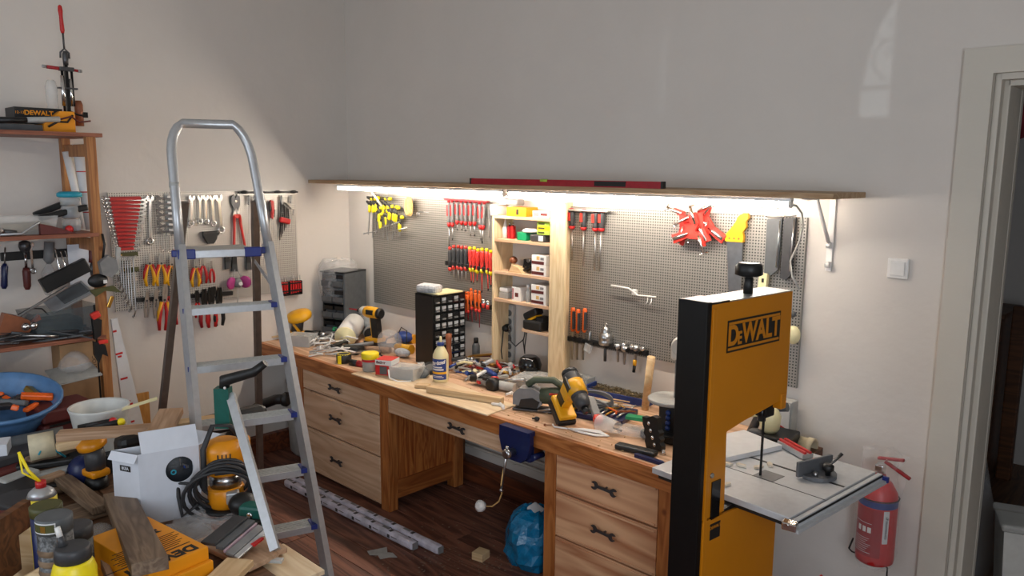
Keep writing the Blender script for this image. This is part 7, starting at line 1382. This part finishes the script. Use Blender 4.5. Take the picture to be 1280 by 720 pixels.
for i in range(60):
    pp = ML[i % 12]; m = MM[(i * 5 + i // 12) % 12]; L = random.uniform(.09, .2); mb = MB(m)
    if i % 4 == 0: mb.box((0, 0, 0), (L, .03, .02), bev=.004)
    elif i % 4 == 1: mb.tube([(-L / 2, 0, 0), (0, .012, .008), (L / 2, 0, 0)], .009, 6)
    elif i % 4 == 2: mb.lathe([(.012, 0), (.016, .01), (.012, .03)], 10, (0, 0, 0), (1.3, 0, 0)); mb.cyl((-L / 2, 0, 0), (L / 2, 0, 0), .005, n=6)
    else: mb.prism([(-L / 2, -.012), (L / 2, -.006), (L / 2, .012), (-L / 4, .016)], -.004, .006, 'xy')
    nm = {'foam': 'silvery', 'clear': 'clear', 'steel': 'steel', 'white': 'white', 'charcoal': 'dark grey', 'red': 'red', 'grey_light': 'light grey', 'black': 'black', 'maroon': 'dark red', 'blue': 'blue', 'cream': 'cream', 'brass': 'brass'}[m]
    mb.obj('loose_part', None, (pp[0] + random.uniform(-.04, .04), pp[1] + random.uniform(-.04, .04), BZ + .012 + .014 * (i // 12)), (0, 0, random.uniform(0, PI)), '%s loose part in the clutter, %s' % (nm, MS[i % 12]), 'part', 'loose parts in the clutter right of the glue bottle')
t = thing('multi_tool', 'grey and black barrel tool lying behind the batten end', 'tool', ob((2.130, -0.447, 0.851), .03), (0, 0, .1)); mb = MB('grey_light'); mb.cyl((-.10, 0, 0), (.11, 0, 0), .021); mb.obj('barrel', t); mb = MB('black'); mb.lathe([(.03, -.02), (.034, 0), (.03, .02), (.016, .022)], 14, (0, -.02, 0), (PI / 2, 0, 0)); mb.obj('knob', t)
t = thing('black_grip_tool', 'black handled tool with red accents lying across the clutter', 'tool', ob((2.048, -0.454, 0.880), .045), (0, -.1, .15)); mb = MB('black'); mb.cyl((-.08, 0, 0), (.04, 0, 0), .018, .014); mb.obj('grip', t); mb = MB('bright_red'); mb.cyl((.04, 0, 0), (.065, 0, 0), .016); mb.obj('collar', t); mb = MB('steel'); mb.cyl((.065, 0, 0), (.22, 0, .01), .006); mb.obj('shaft', t)
# clear organiser boxes at the wall
t = clearbox('long clear organiser box lying in front of the box shelf foot', ob((2.302, -0.171, 0.851), .001), .34, .12, .055, .15)
t = clearbox('small clear organiser box between the jigsaw and the long organiser', ob((2.213, -0.287, 0.851), .001), .14, .10, .05, .2)
t = clearbox('clear box with a white lid near the grey cup by the wall', ob((2.440, -0.030, 0.851), .001), .16, .14, .06, .1)
t = thing('grey_cup', 'grey round cup lying on its side against the wall under the drill chuck', 'cup', ob((2.573, 0.056, 0.851), .035), (0, 0, .35)); mb = MB('grey'); mb.lathe([(.034, -.05), (.038, .03), (.040, .035)], 20, (0, 0, 0), (PI / 2, 0, 0)); mb.obj('body', t); mb = MB('grey_light'); mb.lathe([(.036, .034), (.03, .038), (.004, .04)], 20, (0, 0, 0), (PI / 2, 0, 0)); mb.obj('lid', t)
# jigsaw
t = thing('jigsaw', 'dark green and grey jigsaw with a coiled cable behind the bench vise', 'jigsaw', ob((2.562, -0.585, 0.851), .004), (0, 0, .45))
mb = MB('dark_steel'); mb.box((.0, 0, .003), (.17, .075, .006), bev=.002); mb.obj('sole_plate', t)
mb = MB('grey'); mb.prism([(-.085, .02), (-.085, .065), (-.06, .09), (.0, .095), (.03, .08), (.04, .03), (.02, .012)], -.03, .03); mb.obj('gear_housing', t)
mb = MB('black'); mb.prism([(-.06, .012), (.02, .012), (.03, .04), (.0, .055), (-.05, .045)], -.034, .034); mb.obj('lower_guard', t)
mb = MB('jig_green'); mb.tube([(.03, 0, .06), (.09, 0, .065), (.16, 0, .06), (.20, 0, .05)], [.034, .036, .032, .02], 12); mb.obj('motor_body', t)
mb = MB('jig_green'); mb.tube([(-.03, 0, .10), (.0, 0, .125), (.08, 0, .13), (.15, 0, .085)], .015, 8); mb.obj('handle', t)
mb = MB('bright_red'); mb.box((.09, -.035, .08), (.035, .004, .008)); mb.obj('red_mark', t)
mb = MB('grey')
for k in range(4): mb.ring((.22 + .01 * k, .02, .05 + .006 * k), .075 - .008 * k, .0045, 20, 6, 'y', 1.4, .55)
mb.tube([(.2, 0, .05), (.24, -.02, .08), (.3, .0, .05), (.33, .02, .01)], .0045, 6); mb.obj('coiled_cable', t)
mb = MB('steel'); mb.cyl((0, 0, 0), (.14, .09, .03), .008, .010); mb.obj('steel_rod', None, ob((2.612, -0.614, 0.851), .012), (0, 0, 0), 'short steel rod sticking out from beside the jigsaw sole', 'rod')
# big yellow and black drill standing tilted on its battery
t = drill('yellow and black cordless drill tipped back on its large battery near the bench vise', ob((2.800, -0.632, 0.851), .012), -.45, 'black', .0, .62, True); t.scale = (1.5, 1.5, 1.4)
mb = MB('black'); mb.ball((0, 0, .012), .014, 8, (1.2, 1, .8)); mb.cyl((-.03, 0, .006), (0, 0, .01), .005); mb.obj('thumb_screw', None, ob((2.699, -0.717, 0.851)), label='tiny black knob screw on the bare bench by the vise', cat='knob')
mb = MB('leather'); mb.cyl((0, 0, .004), (.06, .06, .004), .0025, n=6); mb.ball((0, 0, .004), .007, 6); mb.obj('bolt', None, ob((2.779, -0.745, 0.851)), label='thin brown bolt lying beside the tiny black knob', cat='bolt')
mb = MB('white')
for k in range(3): mb.tube([(-.11, 0, .006), (-.04, .012 + .01 * k, .008), (.05, .014 + .008 * k, .008 + .003 * k), (.11, 0, .006), (.05, -.012 - .006 * k, .006), (-.03, -.01 - .005 * k, .006)], .004, 6, closed=True)
mb.tube([(-.11, 0, .006), (-.18, -.01, .006), (-.2, .01, .01)], .004, 6); mb.obj('white_cable', None, ob((3.009, -0.684, 0.851)), (0, 0, .25), 'white cable folded in a bundle near the front edge of the bench', 'cable')
# plastic cup
t = thing('plastic_cup', 'clear plastic cup lying on its side near the front of the bench', 'cup', ob((3.076, -0.599, 0.851), .048), (0, 0, .1)); mb = MB('clear'); mb.lathe([(.036, 0), (.036, .002), (.052, .14), (.055, .142), (.053, .136), (.034, .004)], 24, (.06, -.01, -.01), (0, -PI / 2 - .08, -.25), False); mb.obj('cup', t); mb = MB('grey'); mb.cyl((.02, .0, -.02), (.09, -.02, -.02), .006, n=6); mb.obj('rod_inside', t)
# blue tray of drill bits
a, b, c_ = V(*(2.449, 0.020, 0.853)), V(*(2.585, 0.371, 0.853)), V(*(2.829, 0.115, 0.853))
t = thing('blue_tray', 'open blue tray full of screws at the right of the bench', 'tray', ob((2.737, 0.007, 0.851)), (0, 0, .12))
mb = MB('blue'); mb.box((0, 0, .003), (.42, .30, .006))
for x in (-.21, .21): mb.box((x, 0, .02), (.01, .30, .04))
for y in (-.15, .15): mb.box((0, y, .02), (.42, .01, .04))
mb.obj('tray', t); random.seed(2); mb = MB('screws')
for k in range(900):
    x, y = random.uniform(-.19, .19), random.uniform(-.13, .13); z = .008 + random.uniform(0, .02) + .01 * math.exp(-(x * x + y * y) * 40); g = random.uniform(0, PI); L = .014
    mb.tube([(x - L * math.cos(g), y - L * math.sin(g), z), (x + L * math.cos(g), y + L * math.sin(g), z + random.uniform(-.004, .006))], .0022, 3, cap=False)
m_ = mb.obj('screws', t); m_['kind'] = 'stuff'; m2 = MB('mixed_grey'); m2.box((0, 0, .009), (.40, .28, .008)); m2.obj('screw_bed', t, kind='stuff')
t = thing('bit_case', 'open blue and black drill bit case in front of the screw tray', 'bit case', ob((2.830, -0.411, 0.851)), (0, 0, .25))
mb = MB('navy'); mb.box((0, 0, .012), (.36, .20, .024), bev=.004); mb.obj('case', t)
for k in range(12): mb = MB('steel' if k % 3 else 'brass'); mb.cyl((-.15 + k * .027, -.08, .03), (-.14 + k * .027, .07, .03), .0045 + .0004 * (k % 4), n=6); mb.obj('drill_bit', t)
mb = MB('grey_light'); mb.prism([(-.14, -.02), (.13, -.035), (.14, -.005), (-.02, .015), (-.10, .05), (-.15, .03)], .036, .044, 'xy'); mb.obj('bevel_gauge', None, ob((2.753, -0.349, 0.860)), (0, 0, .15), 'flat grey metal gauge lying on the drill bit case', 'gauge')
t = thing('red_nosed_tool', 'grey tool with a red nose between the drill and the plastic cup', 'tool', ob((2.947, -0.535, 0.880), .04), (0, .5, -.6)); mb = MB('grey'); mb.box((-.05, 0, 0), (.10, .03, .025), bev=.005); mb.obj('body', t); mb = MB('bright_red'); mb.box((.015, 0, 0), (.03, .034, .03), bev=.006); mb.obj('nose', t)
random.seed(4)
for i in range(10):
    pp = [(2.952, -0.378, 0.880), (3.030, -0.395, 0.880), (2.969, -0.457, 0.880), (3.009, -0.301, 0.880), (2.908, -0.283, 0.880)][i % 5]; mb = MB(['brass', 'leather', 'orange', 'steel', 'plank_light'][i % 5]); L = .08 + .01 * (i % 4); mb.cyl((-L / 2, 0, 0), (L / 2, 0, 0), .004, n=6)
    mb.obj('twist_bit', None, (pp[0] + random.uniform(-.02, .02), pp[1] + random.uniform(-.03, .03), .905 + .008 * (i // 5)), (0, .1, random.uniform(0, PI)), 'thin %s rod lying on the bit case, ' % ['brass coloured', 'brown', 'orange', 'steel', 'pale'][i % 5] + ['lower', 'upper'][i // 5] + ' one', 'rod', '%s rods on the bit case' % ['brass', 'brown', 'orange', 'steel', 'pale'][i % 5])
# dowel leaning upright
t = thing('wooden_dowel', 'pale round wooden stick standing upright behind the round sanding disc', 'dowel', ob((2.982, -0.157, 0.851), .0), (.0, .10, 0)); mb = MB('plank_light'); mb.cyl((0, 0, 0), (0, 0, .30), .020, .022, 16); mb.obj('dowel', t)
# belt sander on a round plate
t = thing('belt_sander', 'small bench belt sander with an upright belt and a round grey table', 'sander', ob((3.333, -0.454, 0.851)), (0, 0, .1))
mb = MB('black'); mb.box((0, 0, .02), (.24, .18, .04), bev=.01); mb.box((0, .02, .10), (.11, .10, .14), bev=.01); mb.obj('base', t)
mb = MB('grey_light'); mb.lathe([(.11, .185), (.115, .19), (.115, .2), (.11, .204)], 32); mb.obj('disc_table', t)
mb = MB('grey'); mb.box((.02, .03, .32), (.03, .05, .25), bev=.004); mb.obj('belt', t)
mb = MB('cast'); mb.lathe([(.038, -.03), (.044, -.02), (.044, .02), (.038, .03)], 20, (.02, .03, .455), (PI / 2, 0, .3)); mb.box((.02, .03, .42), (.08, .055, .07), bev=.012); mb.obj('wheel_housing', t)
mb = MB('black'); mb.cyl((.055, .03, .45), (.085, .03, .45), .022); mb.cyl((-.03, .03, .46), (-.02, .03, .46), .018); beam(mb, (.05, .03, .42), (.11, .03, .22), .02, .02); mb.obj('arm', t)
mb = MB('blue')
for k in range(4): mb.ball((0, -.035, .06 + k * .026), .013, 8)
mb.obj('blue_knobs', t, kind='stuff')
t = thing('black_bracket', 'black notched bracket with shiny screw heads standing beside the belt sander', 'bracket', ob((3.370, -0.634, 0.851), .0), (.0, -.22, -.15))
mb = MB('black'); mb.prism([(-.045, 0), (.045, 0), (.05, .02), (.042, .035), (.05, .05), (.042, .065), (.05, .08), (.042, .095), (.045, .15), (.02, .16), (-.02, .15), (-.045, .155), (-.05, .12), (-.042, .1), (-.05, .08), (-.042, .06), (-.05, .04)], -.015, .015); mb.obj('plate', t)
for k in range(4): mb = MB('chrome'); mb.ball((-.008 + .006 * k, -.017, .125 - k * .033), .010, 8, (1, .5, 1)); mb.obj('screw_head', t)
mb = MB('film'); mb.box((0, 0, .025), (.17, .10, .04), bev=.018); mb.obj('clear_blister', None, ob((3.196, -0.545, 0.851)), (0, 0, .3), 'clear blister pack with green and white print before the black bracket', 'pack')
mb = MB('green'); mb.box((0, 0, .012), (.10, .05, .016)); mb.obj('green_card', None, ob((3.133, -0.455, 0.851), .045), (0, 0, .3), 'pale green card lying on the clear blister pack', 'card')
mb = MB('black'); mb.box((0, 0, .012), (.20, .05, .024), bev=.006); mb.obj('black_bar', None, ob((3.323, -0.726, 0.851)), (0, 0, .15), 'low black bar lying in front of the blister pack', 'bar')
mb = MB('navy'); mb.prism([(-.075, -.012), (.06, -.012), (.078, .0), (.06, .012), (-.075, .012), (-.082, 0)], 0, .014, 'xy'); mb.obj('marker', None, ob((3.430, -0.774, 0.851)), (0, 0, .0), 'dark blue folding knife lying at the front edge near the saw table', 'knife')
mb = MB('chrome'); mb.lathe([(.014, 0), (.008, .012), (.004, .024)], 8); mb.obj('small_cone', None, ob((3.429, -0.663, 0.851)), label='tiny silvery cone at the foot of the black bracket', cat='cone')
for i, (pp, L) in enumerate((((2.381, -0.698, 0.858), .05), ((2.291, -0.505, 0.858), .04), ((2.449, -0.711, 0.858), .03))):
    mb = MB('white'); mb.cyl((-L / 2, 0, .008), (L / 2, 0, .008), .008, n=8); mb.ball((L / 2, 0, .008), .012, 8); mb.obj('wall_plug', None, (pp[0], pp[1], .858), (0, 0, .5 + i), 'small white plastic plug on the plywood sheet, %s' % ['biggest one', 'one nearest the jigsaw', 'smallest one'][i], 'plug', 'white plugs on the plywood sheet')
random.seed(6)
mb = MB('sawdust')
for k in range(160):
    x = random.uniform(1.3, 3.4); y = random.uniform(-.80, -.35); s_ = random.uniform(.002, .005); mb.box((x, y, BZ + s_ / 2), (s_ * 2, s_, s_), (0, 0, k))
mb.obj('wood_shavings', None, label='fine wood shavings scattered over the bench top', cat='sawdust', kind='stuff')
random.seed(41)
DK = [(0.179, -0.465, 0.870), (0.327, -0.475, 0.870), (0.279, -0.360, 0.870), (0.389, -0.568, 0.870), (0.528, -0.576, 0.870), (0.704, -0.612, 0.870), (0.293, -0.590, 0.870), (0.771, -0.470, 0.870), (0.923, -0.524, 0.870), (0.895, -0.269, 0.870)]
for i, pp in enumerate(DK):
    L = random.uniform(.12, .24); mb = MB(['dark_steel', 'charcoal', 'grey', 'steel', 'black'][i % 5])
    if i % 2: mb.cyl((-L / 2, 0, 0), (L / 2, 0, 0), .011, .014)
    else: mb.prism([(-L / 2, -.014), (L / 2, -.008), (L / 2, .014), (-L / 4, .02)], -.006, .008, 'xy')
    mb.obj('steel_piece', None, (pp[0], pp[1], BZ + .03 + .006 * (i % 4)), (0, random.uniform(-.1, .1), random.uniform(-.4, 1.2)), '%s %s on the left bench end, %s' % (['dark steel', 'dark grey', 'mid grey', 'bright steel', 'black'][i % 5], ['flat piece', 'round bar'][i % 2], ['behind the clear parts box', 'left of the white pipe', 'under the green clips', 'right of the clear parts box', 'before the white pipe', 'behind the tape measure', 'beside the yellow drill base', 'before the impact driver', 'right of the hammer head', 'behind the clear bag'][i]), 'tool', 'steel pieces on the left bench end')
# ================================================================ floor things
random.seed(77); mb = MB('flake')
for k in range(260):
    if k % 2: q_ = V(*[(1.930, -1.130, 0.000), (2.409, -0.843, 0.000), (1.655, -0.984, 0.000), (2.190, -0.999, 0.000)][k % 4]); x, y = q_.x + random.gauss(0, .10), q_.y + random.gauss(0, .10)
    else: x, y = random.uniform(1.4, 2.7), random.uniform(-1.6, -.2)
    s_ = random.uniform(.003, .010); mb.prism([(x, y), (x + s_, y + random.uniform(0, s_)), (x + s_ * .6, y + s_ * 1.3), (x - s_ * .4, y + s_ * .7)], .0015, .003, 'xy')
mb.obj('paint_flakes', None, label='pale paint flakes and dust scattered on the dark floor boards', cat='debris', kind='stuff')
q_ = V(*(1.938, -1.148, 0.000)); mb = MB('grey_light'); mb.prism([(-.09, -.02), (-.05, -.05), (-.01, -.03), (.03, -.06), (.06, -.02), (.10, .0), (.05, .03), (.02, .02), (-.02, .07), (-.05, .03)], .001, .0035, 'xy'); mb.obj('dust_patch', None, (q_.x, q_.y, 0), (0, 0, .3), 'flat grey scrap of dusty film on the floor by the profiles', 'scrap')
# long wrapped tubes lying in front of the left pedestal
for i, (a, b, lab) in enumerate((((0.654, -0.977, 0.030), (2.179, -0.925, 0.030), 'rear longer one'), ((0.713, -1.035, 0.030), (2.041, -0.996, 0.030), 'front shorter one'))):
    a, b = V(*a), V(*b); d = b - a; L = d.length
    t = thing('wrapped_profile', 'long white film-wrapped profile with dark print on the floor, %s' % lab, 'profile', (a.x, a.y, .027), (0, 0, math.atan2(d.y, d.x)), 'wrapped profiles on the floor')
    mb = MB('tape_white'); mb.box((L / 2, 0, 0), (L, .05, .05), bev=.016); mb.obj('profile', t)
    for k in range(int(L / .17)): mb = MB('charcoal'); mb.box((.1 + k * .17, -.002, .0254), (.022, .026, .001)); mb.box((.1 + k * .17, -.0254, .0), (.022, .0008, .02)); mb.m('grey').box((.045 + k * .17, .003, .0253), (.06, .018, .0006)); mb.box((.15 + k * .17, -.0253, .004), (.05, .0008, .006)); mb.obj('printed_mark', t, kind='stuff')
    mb = MB('grey'); mb.box((L + .0, 0, 0), (.002, .04, .04)); mb.obj('open_end', t)
mb = MB('plank_light'); mb.box((0, 0, .022), (.07, .075, .044), bev=.002); mb.obj('wood_block', None, ((2.369, -0.798, 0.020)[0], (2.369, -0.798, 0.020)[1], .001), (0, 0, .2), 'small square offcut of pale wood on the floor', 'offcut')
random.seed(12); mb = MB('bag_blue'); vs = []; fs = []; n = 26
prof = [(.005, .0), (.14, .004), (.165, .05), (.16, .10), (.165, .16), (.155, .21), (.14, .25), (.115, .28), (.08, .30), (.05, .305), (.04, .28), (.01, .27)]
for r_, z in prof:
    for k in range(n): g = 2 * PI * k / n; q_ = r_ * (1 + .07 * math.sin(5 * g + z * 20) + random.uniform(-.05, .05)); vs.append((q_ * math.cos(g), q_ * math.sin(g), max(.001, z + random.uniform(-.01, .01) * (z > .02))))
for j in range(len(prof) - 1):
    for k in range(n): fs.append((j * n + k, j * n + (k + 1) % n, (j + 1) * n + (k + 1) % n, (j + 1) * n + k))
mb.add(vs, fs, False); t = thing('garbage_bag', 'bright blue plastic rubbish bag standing on the floor by the right pedestal', 'bag', (2.60, -.60, .001)); mb.obj('bag', t); mb = MB('paper'); mb.box((0, 0, .285), (.09, .07, .05), (.2, .3, 0), bev=.01); mb.obj('crumpled_paper', t)
# grey barrel and hose under the left end of the bench
t = thing('dust_barrel', 'pale grey plastic barrel under the left end of the bench', 'barrel', (.27, -.50, .001)); mb = MB('grey_light'); mb.lathe([(.19, 0), (.215, .03), (.225, .3), (.22, .55), (.2, .6), (.15, .62)], 28); mb.obj('body', t); mb = MB('grey'); mb.ring((0, 0, .56), .225, .008, 28, 6, 'z'); mb.obj('rim', t)
mb = MB('black'); mb.tube([(.55, -.93, .55), (.45, -.95, .53), (.32, -1.0, .47), (.22, -1.08, .38), (.16, -1.15, .25), (.15, -1.2, .036)], .035, 12); t = thing('vacuum_hose', 'thick black vacuum hose curving down from the barrel to the floor', 'hose'); mb.obj('hose', t)
mb = MB('black'); mb.lathe([(.05, 0), (.05, .02), (.03, .04)], 16, (.545, -.93, .55), (0, PI / 2, .3)); mb.obj('coupling', t)
# machine corner at the bottom edge
t = thing('chop_saw', 'top of a grey and clear power tool at the bottom edge before the right pedestal', 'tool', ((3.528, -0.924, 0.330)[0], (3.528, -0.924, 0.330)[1], .0), (0, 0, .4))
mb = MB('dark_furniture'); mb.box((0.02, 0, .13), (.24, .16, .26)); mb.obj('stand_box', t)
mb = MB('smoke'); mb.box((0, 0, .30), (.15, .10, .08), (0, .1, 0), bev=.015); mb.obj('clear_guard', t); mb = MB('grey_light'); mb.box((.10, .02, .29), (.08, .09, .06), bev=.01); mb.obj('housing', t); mb = MB('black'); mb.tube([(.08, 0, .33), (.12, .02, .38), (.11, .03, .30)], .009, 8); mb.obj('handle', t)

# true sizes of some bench things, measured against the bench itself
for nm, key, k in (('cordless_drill', 'impact driver', 1.38), ('yellow_lid_tub', '', 1.38), ('screw_box', '', 1.3), ('clear_box', 'front edge', 1.3), ('tape_measure', '', 1.5), ('right_angle_drill', '', 1.45),
                   ('white_pipe', '', 1.75), ('grey_pipe_bend', '', 1.6), ('grey_tube', '', 1.6), ('steel_ring', '', 1.6), ('jigsaw', '', 1.3), ('bit_case', 'open blue', 1.15), ('plastic_cup', '', .85), ('hammer', '', 1.5), ('black_pouch', '', 1.4),
                   ('clear_bag', '', 1.5), ('red_screwdriver', '', 1.4), ('blue_bag', '', 1.4), ('yellow_tool_handle', '', 1.5), ('foil_parts', '', 1.2), ('steel_bar', '', 1.2), ('green_clamp', '', 1.7), ('scissor_blade', '', 1.35), ('multi_tool', '', 1.3), ('black_grip_tool', '', 1.3), ('cutting_disc', '', 1.35), ('grey_cup', '', 1.15), ('bevel_gauge', '', 1.25), ('red_nosed_tool', '', 1.3)):
    for o in C.objects:
        if o.parent is None and o.name.split('.')[0] == nm and key in o.get('label', ''): o.scale = tuple(s_ * k for s_ in o.scale)
